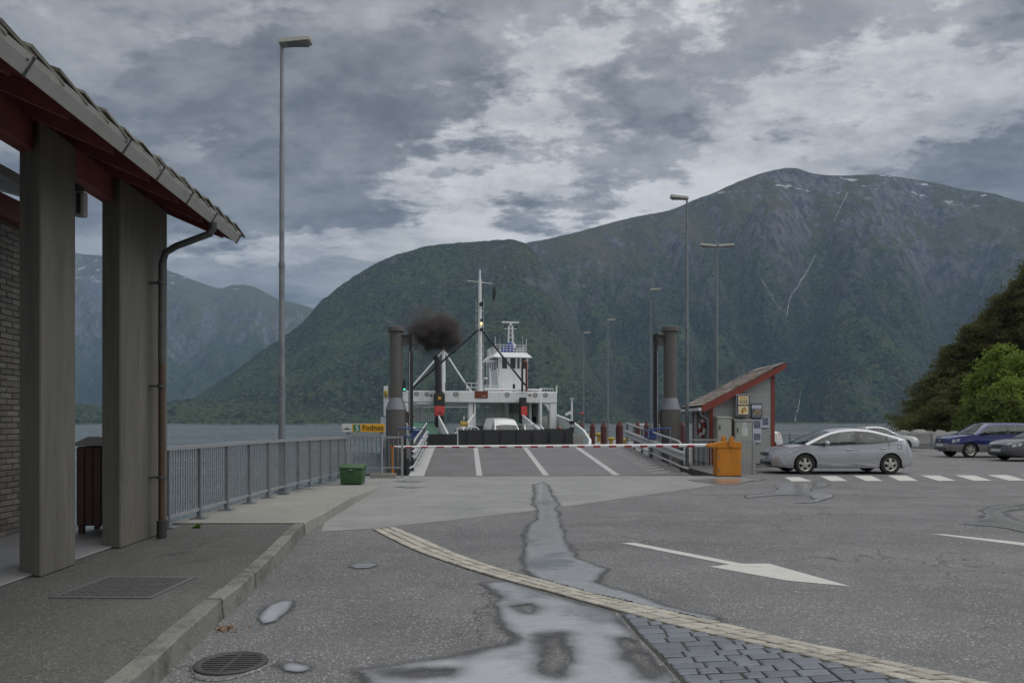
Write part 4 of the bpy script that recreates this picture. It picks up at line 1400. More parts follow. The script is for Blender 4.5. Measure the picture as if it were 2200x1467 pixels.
# litter and grit along the gutter
mb = MB()
for i in range(240):
    y = random.uniform(3.9, 11.0)
    x = kerb_x(y) + 0.02 + abs(random.gauss(0, 0.22))
    s_ = random.uniform(0.004, 0.012); t = random.uniform(0, 3.14)
    z = 0.0052
    mb.add([(x + s_ * math.cos(t), y + s_ * math.sin(t), z), (x - s_ * .5 * math.sin(t), y + s_ * .5 * math.cos(t), z + s_ * .7), (x - s_ * math.cos(t), y - s_ * math.sin(t), z), (x + s_ * .5 * math.sin(t), y - s_ * .5 * math.cos(t), z + 0.001)], [(0, 1, 2, 3)])
struct(mb.build('grit', M['pave_concrete'], fix=False), 'scattered grit along the kerb', 'stuff')
mb = MB()
cx_, cy_ = gp(478, 1352)
for i in range(60):
    x = cx_ + random.gauss(0, 0.07); y = cy_ + random.gauss(0, 0.06)
    s_ = random.uniform(0.008, 0.02); t = random.uniform(0, 3.14)
    mb.add([(x + s_ * math.cos(t), y + s_ * math.sin(t), 0.006), (x - s_ * .4 * math.sin(t), y + s_ * .4 * math.cos(t), 0.006 + s_ * .6), (x - s_ * math.cos(t), y - s_ * math.sin(t), 0.006), (x + s_ * .4 * math.sin(t), y - s_ * .4 * math.cos(t), 0.008)], [(0, 1, 2, 3)])
struct(mb.build('fallen_leaves', M['leaf_litter'], fix=False), 'small heap of brown leaves by the kerb', 'stuff')


# ================================================================== FERRY RAMP
AZ = 0.0645
RS = 0.0748                       # slope of the ramp deck
RAMP_L, RAMP_R = -4.30, 4.43      # half widths from the axis
ramp = thing('ferry_ramp', 'sloping steel ferry ramp with white lane lines', 'ramp', (1.14, 22.16, 0.0), AZ)


def rp(x, y, h=0.0):
    return (x, y, 0.012 + RS * y + h)


def slab(mb, x0, x1, y0, y1, h0, h1):
    v = [rp(x0, y0, h0), rp(x1, y0, h0), rp(x1, y1, h0), rp(x0, y1, h0), rp(x0, y0, h1), rp(x1, y0, h1), rp(x1, y1, h1), rp(x0, y1, h1)]
    return mb.add(v, [(0, 3, 2, 1), (4, 5, 6, 7), (0, 1, 5, 4), (1, 2, 6, 5), (2, 3, 7, 6), (3, 0, 4, 7)])


RLN = 8.75
slab(MB(), RAMP_L + 0.05, RAMP_R - 0.05, 0.02, RLN, -0.9, -0.012).build('girder', M['blackdull'], ramp)
# deck plates; the three left lanes are ribbed
lanes = [(-4.30, -3.82), (-3.82, -2.23), (-2.05, -0.18), (0.0, 2.0), (2.2, 4.43)]
lines = [(-2.23, -2.05), (-0.18, 0.0), (2.0, 2.2)]
M['ribbed'] = None


def ribbed_mat():
    m, nt, b = node_mat('ribbed_steel_deck'); k = NB(nt)
    vec = k.map((1, 1, 1), rot=(0, 0, -AZ))
    w = k.n('ShaderNodeTexWave'); w.bands_direction = 'Y'; w.inputs['Scale'].default_value = 3.2; w.inputs['Distortion'].default_value = 0.0
    k.l(vec, w.inputs['Vector'])
    base = k.mix(k.mr(k.noise(0.9, 6, 0.6), 0.35, 0.65), (0.125, 0.122, 0.126), (0.165, 0.160, 0.165))
    base = k.mix(k.mr(w.outputs['Fac'], 0.55, 0.95, 0.0, 0.45), base, (0.075, 0.073, 0.077))
    k.l(base, b.inputs['Base Color'])
    b.inputs['Roughness'].default_value = 0.6; b.inputs['Metallic'].default_value = 0.2
    k.l(k.bump(w.outputs['Fac'], 0.012, 1.0), b.inputs['Normal'])
    return m


M['ribbed'] = ribbed_mat()
for li, (a, b_) in enumerate(lanes):
    y = 0.03
    while y < RLN - 0.1:
        ln = 3.1 if li in (1, 2) else 2.4
        e = min(y + ln, RLN)
        slab(MB(), a + 0.004, b_ - 0.004, y + 0.004, e - 0.004, -0.012, 0.0 if li not in (3,) else random.choice((0.0, 0.002))).build('deck_plate', {0: M['white_line_ramp'], 1: M['ribbed'], 2: M['ribbed']}.get(li, M['ramp']), ramp)
        y = e
for a, b_ in lines:
    slab(MB(), a, b_, 0.03, RLN, -0.012, 0.004).build('lane_line', M['white_line_ramp'], ramp)
# hatching strokes along the right edge
y = 0.35
while y < 8.2:
    mb = MB()
    v = [rp(3.25, y, 0.004), rp(3.95, y + 0.30, 0.004), rp(3.95, y + 0.44, 0.004), rp(3.30, y + 0.10, 0.004)]
    mb.add(v, [(0, 1, 2, 3)]).build('hatch_stroke', M['white_line_ramp'], ramp, fix=False)
    y += 0.60
# hinge strip at the quay edge
MB().box(RAMP_L, RAMP_R, -0.10, 0.02, -0.05, 0.012).build('hinge_plate', M['galv_dull'], ramp)

# guard rails
w_prof = [(-0.0, -0.155), (0.03, -0.14), (0.075, -0.10), (0.075, -0.075), (0.02, -0.025), (0.02, 0.025), (0.075, 0.075), (0.075, 0.10), (0.03, 0.14), (0.0, 0.155)]


def guard_rail(side, label):
    s = -1 if side == 'left' else 1
    e = RAMP_L + 0.10 if side == 'left' else RAMP_R - 0.10
    g = thing('guard_rail', label, 'guard rail', (1.14, 22.16, 0.0), AZ, 'guard rails of the ferry ramp')
    y0, y1 = (1.15, 8.6) if side == 'left' else (0.75, 8.6)
    # W-beam
    P = []
    for yy, dx in ((y0 - 0.35, 0.06), (y0, 0.0), (y1, 0.0)):
        P.append([(e - s * (o_ - 0.0) + s * dx, yy, 0.012 + RS * yy + 0.52 + zz) for o_, zz in w_prof])
    mb = MB().grid(P)
    mb.build('beam', M['galv_light'], g, smooth=50, fix=False)
    MB().tube([(e, y0 - 0.1, RS * y0 + 0.90), (e, y0 + 0.2, RS * y0 + 0.98), (e, y1, RS * y1 + 0.98), ], 0.035, 8).build('top_rail', M['galv_light'], g, smooth=50)
    MB().tube([(e + s * 0.12, y0 - 0.42, RS * y0 + 0.12), (e, y0 - 0.15, RS * y0 + 0.17), (e, y1, RS * y1 + 0.17)], 0.035, 8).build('low_rail', M['galv_light'], g, smooth=50)
    yy = y0
    while yy <= y1 + 0.01:
        mb = MB().box(e + s * 0.01, e + s * 0.09, yy - 0.05, yy + 0.05, RS * yy - 0.12, RS * yy + 0.98)
        mb.build('post', M['galv_dull'] if yy > y0 + .1 else M['blackdull'], g)
        yy += (y1 - y0) / 6
    return g


guard_rail('left', 'galvanised guard rail on the left side of the ferry ramp')
guard_rail('right', 'galvanised guard rail on the right side of the ferry ramp')

# ---- hoist towers


def tower(px, s, label):
    X = (px - 1100) / FP * 27.0
    t = thing('hoist_tower', label, 'tower', (X, 27.0, SEA), AZ, 'hoist towers of the ferry ramp')
    H = lambda z: z - SEA
    MB().cyl((0, 0, -1.0), (0, 0, H(2.12)), 0.38, n=28).build('lower_tube', M['tower'], t, smooth=40)
    MB().cyl((0, 0, H(2.122)), (0, 0, H(2.56)), 0.39, 0.252, n=28).build('collar', M['galv_dull'], t, smooth=40)
    MB().cyl((0, 0, H(2.562)), (0, 0, H(5.02)), 0.245, n=28).build('upper_tube', M['tower'], t, smooth=40)
    MB().lathe([(0.25, H(5.02)), (0.325, H(5.04)), (0.325, H(5.2)), (0.30, H(5.22)), (0.1, H(5.225))], n=28).build('cap', M['tower'], t, smooth=40)
    # I-shaped arm reaching over the ramp
    for z0, z1, w in ((4.54, 4.57, 0.11), (4.90, 4.93, 0.11), (4.572, 4.898, 0.018)):
        MB().box(*sorted((s * 0.20, s * 0.66)), -w, w, H(z0), H(z1)).build('arm', M['tower'], t)
    MB().box(*sorted((s * 0.50, s * 0.60)), -0.14, 0.14, H(4.50), H(4.96)).build('arm_end', M['black'], t)
    # hydraulic cylinder hanging from the arm
    MB().cyl((s * 0.55, 0, H(4.50)), (s * 0.55, 0, H(4.30)), 0.05, 0.09, n=12).build('clevis', M['black'], t, smooth=40)
    MB().cyl((s * 0.55, 0, H(4.30)), (s * 0.55, 0, H(1.25)), 0.088, n=16).build('hydraulic_cylinder', M['black'], t, smooth=40)
    MB().cyl((s * 0.51, -0.10, H(4.3)), (s * 0.51, -0.10, H(1.0)), 0.014, n=6).build('hose', M['galv_light'], t)
    MB().cyl((s * 0.55, 0, H(1.25)), (s * 0.55, 0, H(-0.2)), 0.05, n=12).build('piston_rod', M['galv'], t, smooth=40)
    MB().bar((s * 0.36, 0, H(1.75)), (s * 0.62, 0, H(1.45)), 0.05, 0.1).build('lower_bracket', M['tower'], t)
    MB().prism_y([(s * 0.36, H(2.10)), (s * 0.70, H(1.85)), (s * 0.36, H(1.70))], -0.015, 0.015).build('gusset', M['tower'], t)
    # blue access ring round the cylinder foot
    for z in (1.42, 1.12):
        pts = [(s * 0.1, -0.42, H(z)), (s * 0.55, -0.50, H(z)), (s * 0.90, -0.42, H(z - .02)), (s * 0.98, 0, H(z - .04)), (s * 0.9, 0.4, H(z))]
        MB().tube(pts, 0.03, 6).build('blue_rail', M['blue_paint'], t, smooth=50)
    for x, y in ((s * 0.12, -0.42), (s * 0.92, -0.38)):
        MB().cyl((x, y, H(0.2)), (x, y, H(1.42)), 0.018, n=6).build('rail_upright', M['galv'], t)
    MB().box(*sorted((s * 0.62, s * 0.95)), -0.36, -0.30, H(1.02), H(1.36)).build('blue_plate', M['blue_paint'], t)
    MB().box(*sorted((s * 0.50, s * 0.68)), -0.2, 0.2, H(0.2), H(1.2)).build('slide_frame', M['galv'], t)
    return t


tower(851, 1, 'brown grey hoist tower left of the ramp, arm pointing right')
tower(1440, -1, 'brown grey hoist tower right of the ramp, arm pointing left')
# mooring block under the left tower
MB_ = MB().box(-4.9, -3.9, 22.35, 23.4, -5.0, 0.02)
struct(MB_.build('quay_bracket', M['blackdull']), 'dark steel bracket at the left ramp corner')

# ---- barrier
bar = thing('ramp_barrier', 'orange barrier housing with long red and white boom across the ramp', 'barrier', (6.57, 22.05, 0.0))
MB().box(-0.36, 0.36, -0.24, 0.24, 0.0, 0.86).build('housing', M['orange'], bar, bevel=0.012)
MB().box(-0.30, 0.33, -0.248, -0.242, 0.05, 0.70).build('service_door', M['orange'], bar)
MB().prism_y([(-0.37, 0.862), (0.37, 0.862), (0.37, 1.05), (-0.02, 1.07), (-0.37, 1.05), (-0.37, 1.02), (-0.70, 0.98), (-0.70, 0.89), (-0.37, 0.89)], -0.26, -0.02).build('boom_arm', M['orange'], bar, bevel=0.01)
MB().cyl((0.27, -0.262, 0.42), (0.27, -0.249, 0.42), 0.02, n=10).build('door_lock', M['galv'], bar)
for zz in (0.16, 0.56):
    MB().box(-0.325, -0.295, -0.262, -0.243, zz, zz + 0.08).build('hinge', M['galv_dull'], bar)
MB().box(-0.36, 0.36, -0.2405, -0.2402, 0.0, 0.04)
MB().box(-0.38, 0.38, -0.26, 0.26, 0.0, 0.025).build('base_frame', M['blackdull'], bar)
MB().box(-0.02, 0.13, -0.30, -0.262, 0.90, 1.21).build('counter_bracket', M['orange'], bar, bevel=0.008)
MB().box(-0.20, -0.08, -0.18, -0.08, 1.05, 1.22).build('warning_post', M['orange'], bar, bevel=0.008)
BX0, BX1 = -0.66, -10.16


def bz(x): return 0.945 - (x - BX0) / (BX1 - BX0) * 0.05


boom = MB().cyl((BX0, -0.14, bz(BX0)), (BX1, -0.14, bz(BX1)), 0.052, 0.036, n=14).build('boom', M['white'], bar, smooth=40)
nst = 20
for i in range(nst):
    xa = BX0 - 0.38 - i * 0.475; xb = xa - 0.22
    rr = lambda x: 0.052 - (x - BX0) / (BX1 - BX0) * 0.016
    mb = MB()
    # red band on the front lower half of the tube
    P = []
    for x in (xa, xb):
        P.append([(x, -0.14 + (rr(x) + 0.002) * math.cos(t), bz(x) + (rr(x) + 0.002) * math.sin(t)) for t in np.linspace(R(165), R(275), 7)])
    mb.grid(P).build('red_band', M['stripe'], boom, fix=False)
rest = thing('boom_rest', 'thin orange post holding the free end of the barrier boom', 'post', (-3.62, 21.9, 0.0))
MB().box(-0.028, 0.028, -0.028, 0.028, 0.004, 0.86).build('post', M['orange'], rest)
MB().box(-0.05, 0.05, -0.05, 0.05, 0.004, 0.02).build('foot', M['orange'], rest)
MB().prism_y([(-0.05, 0.86), (0.05, 0.86), (0.05, 0.94), (0.035, 0.94), (0.035, 0.875), (-0.035, 0.875), (-0.035, 0.94), (-0.05, 0.94)], -0.03, 0.03).build('fork', M['orange'], rest)

# ---- fence beside the barrier housing
fb = thing('side_fence', 'short grey bar fence right of the orange barrier housing', 'fence', (6.75, 23.0, 0.0), -0.02)
MB().bar((0, 0, 1.06), (0.98, 0, 1.06), 0.06, 0.06).build('top_rail', M['galv'], fb)
MB().bar((0, 0, 0.16), (0.9, 0, 0.16), 0.035, 0.04).build('bottom_rail', M['galv'], fb)
MB().box(0.90, 1.0, -0.04, 0.04, 0.0, 1.03).build('post', M['galv'], fb)
MB().box(0.83, 1.08, -0.1, 0.1, 0.0, 0.02).build('base_plate', M['galv_dull'], fb)
b2 = MB().box(-0.012, 0.012, -0.006, 0.006, 0.17, 1.04).mesh('baluster')
for i in range(13):
    link('baluster', b2, M['galv'], fb, (0.04 + i * 0.066, 0, 0))
fc = thing('side_fence', 'open grey fence between the guard rail and the orange housing', 'fence', (5.95, 24.2, 0.0), -0.02)
MB().bar((0, 0, 1.06), (1.6, 0, 1.06), 0.05, 0.05).build('top_rail', M['galv'], fc)
MB().bar((0, 0, 0.16), (1.6, 0, 0.16), 0.035, 0.04).build('bottom_rail', M['galv'], fc)
for i in range(10):
    link('baluster', b2, M['galv'], fc, (0.06 + i * 0.165, 0, 0))

# ================================================================== KIOSK / SHELTER
KX0, KX1, KY0, KY1 = 7.27, 9.58, 26.5, 29.0
ks = thing('waiting_shelter', 'grey boarded shelter with red trim and sloping slate roof', 'shelter', ((KX0 + KX1) / 2, (KY0 + KY1) / 2, 0.0))
k0 = -(KX1 - KX0) / 2; k1 = -k0; y0 = -(KY1 - KY0) / 2; y1 = -y0
RSL = 0.517                       # roof slope


def kz(x): return 2.30 + (x - k0) * RSL    # wall top under the roof


body = MB().prism_y([(k0 + .03, 0.05), (k1 - .03, 0.05), (k1 - .03, kz(k1) - .05), (k0 + .03, kz(k0) - .05)], y0 + 0.03, y1 - 0.03).build('wall', M['blackdull'], ks)
MB().box(k0 - 0.02, k1 + 0.02, y0 - 0.02, y1 + 0.02, 0.0, 0.10).build('plinth', M['pave_concrete'], ks)
z = 0.14
while z < 3.45:
    x0 = k0 + 0.10 if z + 0.105 < kz(k0 + 0.1) else k0 + (z + 0.105 - 2.30) / RSL + 0.02
    if x0 < k1 - 0.1:
        MB().obox(((x0 + k1 - .06) / 2, y0 + 0.012, z + 0.052), ((k1 - .06 - x0) / 2, 0, 0), (0, 0.011, 0.003), (0, -0.004, 0.051)).build('board', M['siding'], ks)
    if z + 0.105 < 2.28:
        MB().obox((k0 + 0.012, 0, z + 0.052), (0.011, 0, 0.003), (0, (y1 - y0) / 2 - 0.11, 0), (-0.004, 0, 0.051)).build('board', M['siding'], ks)
    z += 0.108
for x, h in ((k0 + 0.045, kz(k0)), (k1 + 0.0, kz(k1) - .03)):
    MB().box(x - 0.065, x + 0.065, y0 - 0.022, y0 + 0.06, 0.10, h - 0.03).build('corner_trim', M['red_trim'], ks)
MB().box(k0 - 0.022, k0 + 0.03, y1 - 0.12, y1, 0.10, 2.2).build('corner_trim', M['red_trim'], ks)
# side window with red sill
wn = MB().box(k0 - 0.015, k0 + 0.02, -0.35, 0.45, 1.25, 2.05).build('window', M['winglass'], ks)
for a_, b_, c_, d_ in ((-0.41, 0.51, 1.17, 1.25), (-0.41, 0.51, 2.05, 2.13), (-0.41, -0.35, 1.252, 2.048), (0.45, 0.51, 1.252, 2.048)):
    MB().box(k0 - 0.03, k0 + 0.02, a_, b_, c_, d_).build('window_frame', M['red_trim'], wn)
# roof
rx0, rx1 = k0 - 0.36, k1 + 0.33


def kr(x, h=0.0): return 2.30 + (x - k0) * RSL + 0.02 + h


ry0, ry1 = y0 - 0.30, y1 + 0.30
rf = MB().prism_y([(rx0, kr(rx0)), (rx1, kr(rx1)), (rx1, kr(rx1, 0.10)), (rx0, kr(rx0, 0.10))], ry0 + 0.04, ry1 - 0.04).build('roof', M['blackdull'], ks)
MB().prism_y([(rx0 - .01, kr(rx0) - 0.13), (rx0 + 0.2, kr(rx0) - 0.06), (rx1 + .03, kr(rx1) - 0.09), (rx1 + .06, kr(rx1) + 0.13), (rx0 - 0.02, kr(rx0) + 0.115)], ry0, ry0 + 0.035).build('barge_board', M['red_trim'], ks)
MB().prism_y([(rx0 - .01, kr(rx0) - 0.13), (rx1 + .03, kr(rx1) - 0.10), (rx1 + .06, kr(rx1) + 0.13), (rx0 - 0.02, kr(rx0) + 0.115)], ry1 - 0.035, ry1).build('barge_board', M['red_trim'], ks)
MB().box(rx1 + 0.005, rx1 + 0.035, ry0 + 0.036, ry1 - 0.036, kr(rx1) - 0.06, kr(rx1) + 0.10).build('ridge_board', M['red_trim'], ks)
nr, nc = 13, 11
for i in range(nr):
    for j in range(nc + (i % 2)):
        x = rx0 - 0.03 + i * (rx1 - rx0) / nr
        yw = (ry1 - ry0) / nc
        y = ry0 + yw * (j + 0.5) - (yw / 2 if i % 2 else 0)
        hw = yw / 2 - 0.006
        ya, yb = max(y - hw, ry0 - 0.01), min(y + hw, ry1 + .01)
        if yb - ya < 0.08:
            continue
        ln = 0.155
        mb = MB().obox((x + ln, (ya + yb) / 2, kr(x + ln) + 0.135 + random.uniform(0, 0.012)), Vector((ln, 0, ln * RSL - 0.018)), (0, (yb - ya) / 2, random.uniform(-.006, .006)), (0, 0, 0.010))
        mb.v = [(a + random.uniform(-.012, .012), b, c) for a, b, c in mb.v]
        mb.build('slate', M['slate_roof'], rf)
# eaves gutter and downpipe
MB().box(rx0 - 0.12, rx0 - 0.015, ry0 + 0.02, ry1 - 0.02, kr(rx0) - 0.06, kr(rx0) + 0.05).build('gutter', M['white'], ks)
MB().tube([(rx0 - 0.06, ry0 + 0.12, kr(rx0) - 0.05), (rx0 - 0.02, ry0 + 0.15, kr(rx0) - 0.2), (k0 - 0.06, y0 + 0.02, 1.75), (k0 - 0.07, y0 + 0.02, 0.05)], 0.04, 8).build('downpipe', M['galv'], ks, smooth=50)

# things fixed to its front wall
yf = KY0


def onwall(px0, px1, py0, py1, Y):
    a = at(px0, py1, Y); b = at(px1, py0, Y)
    return a[0], b[0], a[2], b[2]


x0, x1, z0, z1 = onwall(1582, 1612, 847, 894, 26.15)
so = thing('sos_sign', 'tall lit sign box with SOS telephone panel above a first aid panel', 'sign', ((x0 + x1) / 2, 26.3, z0))
w = (x1 - x0) / 2; h = z1 - z0
MB().box(-w, w, -0.15, 0.15, 0, h).build('case', M['galv'], so, bevel=0.012)
MB().box(-w + 0.03, w - 0.03, -0.156, -0.151, 0.03, h - 0.03).build('panel', M['signblue'], so)
for zz0, zz1, nm in ((h * 0.53, h - 0.065, 'phone_panel'), (0.065, h * 0.47, 'fire_panel')):
    p = MB().box(-w + 0.07, w - 0.07, -0.162, -0.157, zz0, zz1).build(nm, M['cream'], so)
    if nm == 'phone_panel':
        tm = text_mesh('SOS', 0.17, align='CENTER')
        link('lettering', tm, M['ink'], p, (0, -0.165, zz0 + 0.045))
        pts = [(-0.11, -0.165, zz0 + 0.20), (-0.11, -0.165, zz0 + 0.235), (-0.06, -0.165, zz0 + 0.262), (0.06, -0.165, zz0 + 0.262), (0.11, -0.165, zz0 + 0.235), (0.11, -0.165, zz0 + 0.20)]
        MB().tube(pts, 0.018, 6).build('handset', M['orange'], p)
    else:
        MB().prism_y([(-0.10, zz0 + 0.03), (-0.02, zz0 + 0.03), (0.02, zz0 + 0.15), (-0.03, zz0 + 0.17)], -0.168, -0.163).build('extinguisher_symbol', M['orange'], p)
        MB().prism_y([(0.01, zz0 + 0.26), (0.05, zz0 + 0.28), (0.12, zz0 + 0.10), (0.07, zz0 + 0.09)], -0.168, -0.163).build('flame_symbol', M['orange'], p)
        MB().prism_y([(-0.09, zz0 + 0.10), (-0.05, zz0 + 0.13), (0.01, zz0 + 0.24), (-0.02, zz0 + 0.25)], -0.171, -0.1685).build('hose_symbol', M['ink'], p)


def cabinet(px0, px1, py0, label, deep=0.35, stickers=False):
    x0, x1, z0, z1 = onwall(px0, px1, py0, 950, 26.1)
    c = thing('electric_cabinet', label, 'cabinet', ((x0 + x1) / 2, 26.28, 0.0), 0, 'cabinets on the shelter front')
    w = (x1 - x0) / 2
    MB().box(-w + .02, w - .02, -deep / 2, deep / 2, 0.0, z1 - 0.09).build('body', M['cabinet'], c, bevel=0.01)
    MB().add([(-w, -deep / 2 - 0.03, z1 - 0.09), (w, -deep / 2 - 0.03, z1 - 0.09), (w, deep / 2 + .02, z1 - 0.09), (-w, deep / 2 + .02, z1 - 0.09), (-w, -deep / 2 - 0.03, z1 - 0.05), (w, -deep / 2 - 0.03, z1 - 0.05), (w, deep / 2 + .02, z1), (-w, deep / 2 + .02, z1)],
             [(0, 3, 2, 1), (4, 5, 6, 7), (0, 1, 5, 4), (1, 2, 6, 5), (2, 3, 7, 6), (3, 0, 4, 7)]).build('hood', M['cabinet'], c)
    d = MB().box(-w + 0.045, w - 0.045, -deep / 2 - 0.012, -deep / 2 - 0.001, 0.15, z1 - 0.12).build('door', M['cabinet'], c, bevel=0.004)
    MB().box(-w + 0.09, -w + 0.125, -deep / 2 - 0.03, -deep / 2 - 0.013, z1 - 0.50, z1 - 0.33).build('handle', M['black'], d)
    if stickers:
        MB().box(-0.02, 0.10, -deep / 2 - 0.016, -deep / 2 - 0.0125, z1 - 0.27, z1 - 0.15).build('sticker', M['signwhite'], d)
        MB().box(0.025, 0.055, -deep / 2 - 0.0185, -deep / 2 - 0.0165, z1 - 0.225, z1 - 0.195).build('sticker_mark', M['signblue'], d)
        MB().box(-0.06, 0.15, -deep / 2 - 0.016, -deep / 2 - 0.0125, z1 - 0.62, z1 - 0.31).build('sticker', M['signwhite'], d)
        for q in range(6):
            MB().box(-0.035 + 0.01 * (q % 2), 0.125 - 0.015 * (q % 3), -deep / 2 - 0.0185, -deep / 2 - 0.0165, z1 - 0.365 - q * 0.042, z1 - 0.345 - q * 0.042).build('text_line', M['paper'], d)
    else:
        MB().box(-w + 0.08, w - 0.2, -deep / 2 - 0.016, -deep / 2 - 0.0125, z1 - 0.165, z1 - 0.15).build('sticker', M['signwhite'], d)


cabinet(1540, 1573, 893, 'left grey green cabinet on the shelter front with a plain door')
cabinet(1578, 1617, 899, 'grey green cabinet on the shelter front with white stickers on its door', stickers=True)
x0, x1, z0, z1 = onwall(1613.5, 1637.5, 867, 898, 26.4)
nbd = thing('notice_board', 'small glazed notice board with a brown picture of a house', 'notice board', ((x0 + x1) / 2, 26.42, z0))
w = (x1 - x0) / 2; h = z1 - z0
MB().box(-w, w, -0.03, 0.06, 0, h).build('frame', M['black'], nbd, bevel=0.01)
MB().box(-w + .02, w - .02, -0.035, -0.031, .02, h - .02).build('picture', M['posterdark'], nbd)
MB().prism_y([(-w + .06, .12), (w - .05, .12), (w - .05, h * .55), (0.0, h * .62), (-w + .06, h * .5)], -0.040, -0.036).build('house_picture', M['posterbrown'], nbd)
MB().box(-w + .02, w - .03, -0.043, -0.037, h * 0.66, h - 0.05).build('sky_picture', M['paper'], nbd)


def poster(px0, px1, py0, py1, label, pics):
    x0, x1, z0, z1 = onwall(px0, px1, py0, py1, 26.44)
    p = thing('poster', label, 'poster', ((x0 + x1) / 2, 26.455, z0), 0, 'posters on the shelter front')
    w = (x1 - x0) / 2; h = z1 - z0
    MB().box(-w, w, -0.008, 0.012, 0, h).build('sheet', M['paper'], p)
    for a_, b_, m_ in pics:
        MB().box(-w + .035, w - .03, -0.0125, -0.0085, h * a_, h * b_).build('photograph', M[m_], p)


poster(1617.5, 1635.5, 901, 950, 'tall white poster with two dark photographs', [(0.10, 0.38, 'posterdark'), (0.62, 0.94, 'posterdark')])
poster(1636, 1652.5, 896, 918, 'small grey photo poster beside the red corner board', [(0.22, 0.95, 'posterdark')])
x, y_, zc = 7.20, 27.3, 1.42
lbo = thing('lifebuoy', 'red and white lifebuoy hanging on the side wall of the shelter', 'lifebuoy', (x, y_, zc - 0.37))
mb = MB()
nn, mm = 32, 10


def torus(r0, r1, t0, t1, n, m):
    P = []
    for i in range(n + 1):
        t = t0 + (t1 - t0) * i / n
        P.append([(r1 * math.sin(a) * 0.8, (r0 + r1 * math.cos(a)) * math.cos(t), 0.37 + (r0 + r1 * math.cos(a)) * math.sin(t)) for a in np.linspace(0, 2 * math.pi, m + 1)])
    return MB().grid(P)


for i in range(8):
    torus(0.29, 0.075, i * math.pi / 4, (i + 1) * math.pi / 4, 6, 10).build('segment', M['rimring'] if i % 2 else M['white'], lbo, smooth=60, fix=False)

# ================================================================== STREET LAMPS


def lamp_head(mb, x, z, s, ln=0.62, tilt=0.06):
    """flat lamp housing reaching sideways, seen a little from below"""
    a, b = x - s * 0.04, x + s * ln
    lo, hi = min(a, b), max(a, b)
    t0 = 0.0 if s > 0 else tilt; t1 = tilt if s > 0 else 0.0
    mb.add([(lo, -0.13, z + t0), (hi, -0.13, z + t1), (hi, 0.13, z + t1), (lo, 0.13, z + t0), (lo, -0.10, z + 0.12 + t0), (hi, -0.10, z + 0.10 + t1), (hi, 0.10, z + 0.10 + t1), (lo, 0.10, z + 0.12 + t0)],
           [(0, 3, 2, 1), (4, 5, 6, 7), (0, 1, 5, 4), (1, 2, 6, 5), (2, 3, 7, 6), (3, 0, 4, 7)])
    return mb


def street_lamp(px, Y, top_py, label, heads=(1,), thick=1.0, dark_to=2.5, ln=0.62, base=0.0):
    X = (px - 1100) / FP * Y
    H = EYE + (910 - top_py) / FP * Y - base
    t = thing('street_lamp', label, 'street lamp', (X, Y, base), 0, 'tall lamp posts on the quay')
    r = 0.06 * thick
    MB().cyl((0, 0, 0), (0, 0, 0.03), r * 2.2, n=16).build('base_plate', M['galv_dull'], t)
    MB().cyl((0, 0, 0.03), (0, 0, dark_to), r * 1.15, r * 1.12, 14).build('pole_foot', M['galv_dull'], t, smooth=40)
    MB().cyl((0, 0, dark_to), (0, 0, H * 0.5), r * 1.0, r * 0.92, 14).build('pole', M['lamp_pole'], t, smooth=40)
    MB().cyl((0, 0, H * 0.5 - 0.05), (0, 0, H * 0.5 + 0.05), r * 1.08, r * 1.02, 14).build('pole_joint', M['galv_dull'], t, smooth=40)
    MB().cyl((0, 0, H * 0.5 + 0.05), (0, 0, H * 0.77), r * 0.85, r * 0.78, 14).build('pole', M['lamp_pole'], t, smooth=40)
    MB().cyl((0, 0, H * 0.77), (0, 0, H - 0.10), r * 0.68, r * 0.55, 14).build('pole', M['lamp_pole'], t, smooth=40)
    for s in heads:
        off = 0.0 if len(heads) == 1 else s * 0.09
        hd = lamp_head(MB(), off, H - 0.16, s, ln).build('lamp_head', M['lamp_head'], t, bevel=0.01)
        a, b = sorted((off + s * 0.12, off + s * (ln - 0.06)))
        MB().box(a, b, -0.10, 0.10, H - 0.168 + 0.02, H - 0.15 + 0.02).build('lens', M['lamp_glass'], hd)
    if len(heads) == 2:
        MB().bar((-0.12, 0, H - 0.12), (0.12, 0, H - 0.12), 0.05, 0.05).build('cross_arm', M['lamp_pole'], t)
    return t


street_lamp(605.5, 15.3, 82, 'tall lamp post at the railing, nearest to the terminal', (1,), 1.05, 2.45, base=0.15)
street_lamp(1476, 27.2, 420, 'lamp post at the shelter with its head turned left', (-1,), 1.0, 2.3)
street_lamp(1540, 34.0, 524, 'lamp post behind the shelter with two heads', (-1, 1), 1.0, 2.0, 0.70)
street_lamp(1398, 45.0, 619, 'lamp post rising behind the arm of the right hoist tower', (1,), 1.0, 2.2)
street_lamp(1306, 58.6, 685, 'lamp post on the pier beside the red fender piles', (1,), 1.0, 2.0)
lmp = street_lamp(1254, 67.0, 713, 'farthest lamp post on the pier, with a red ball low on its pole', (1,), 1.0, 2.6)
MB().ball((-0.16, 0, 2.55), 0.14, 0.14, 0.14, 12, 8).build('red_ball', M['boatred'], lmp, smooth=60)

# ================================================================== FENDER PILES, BOLLARDS, PIER THINGS


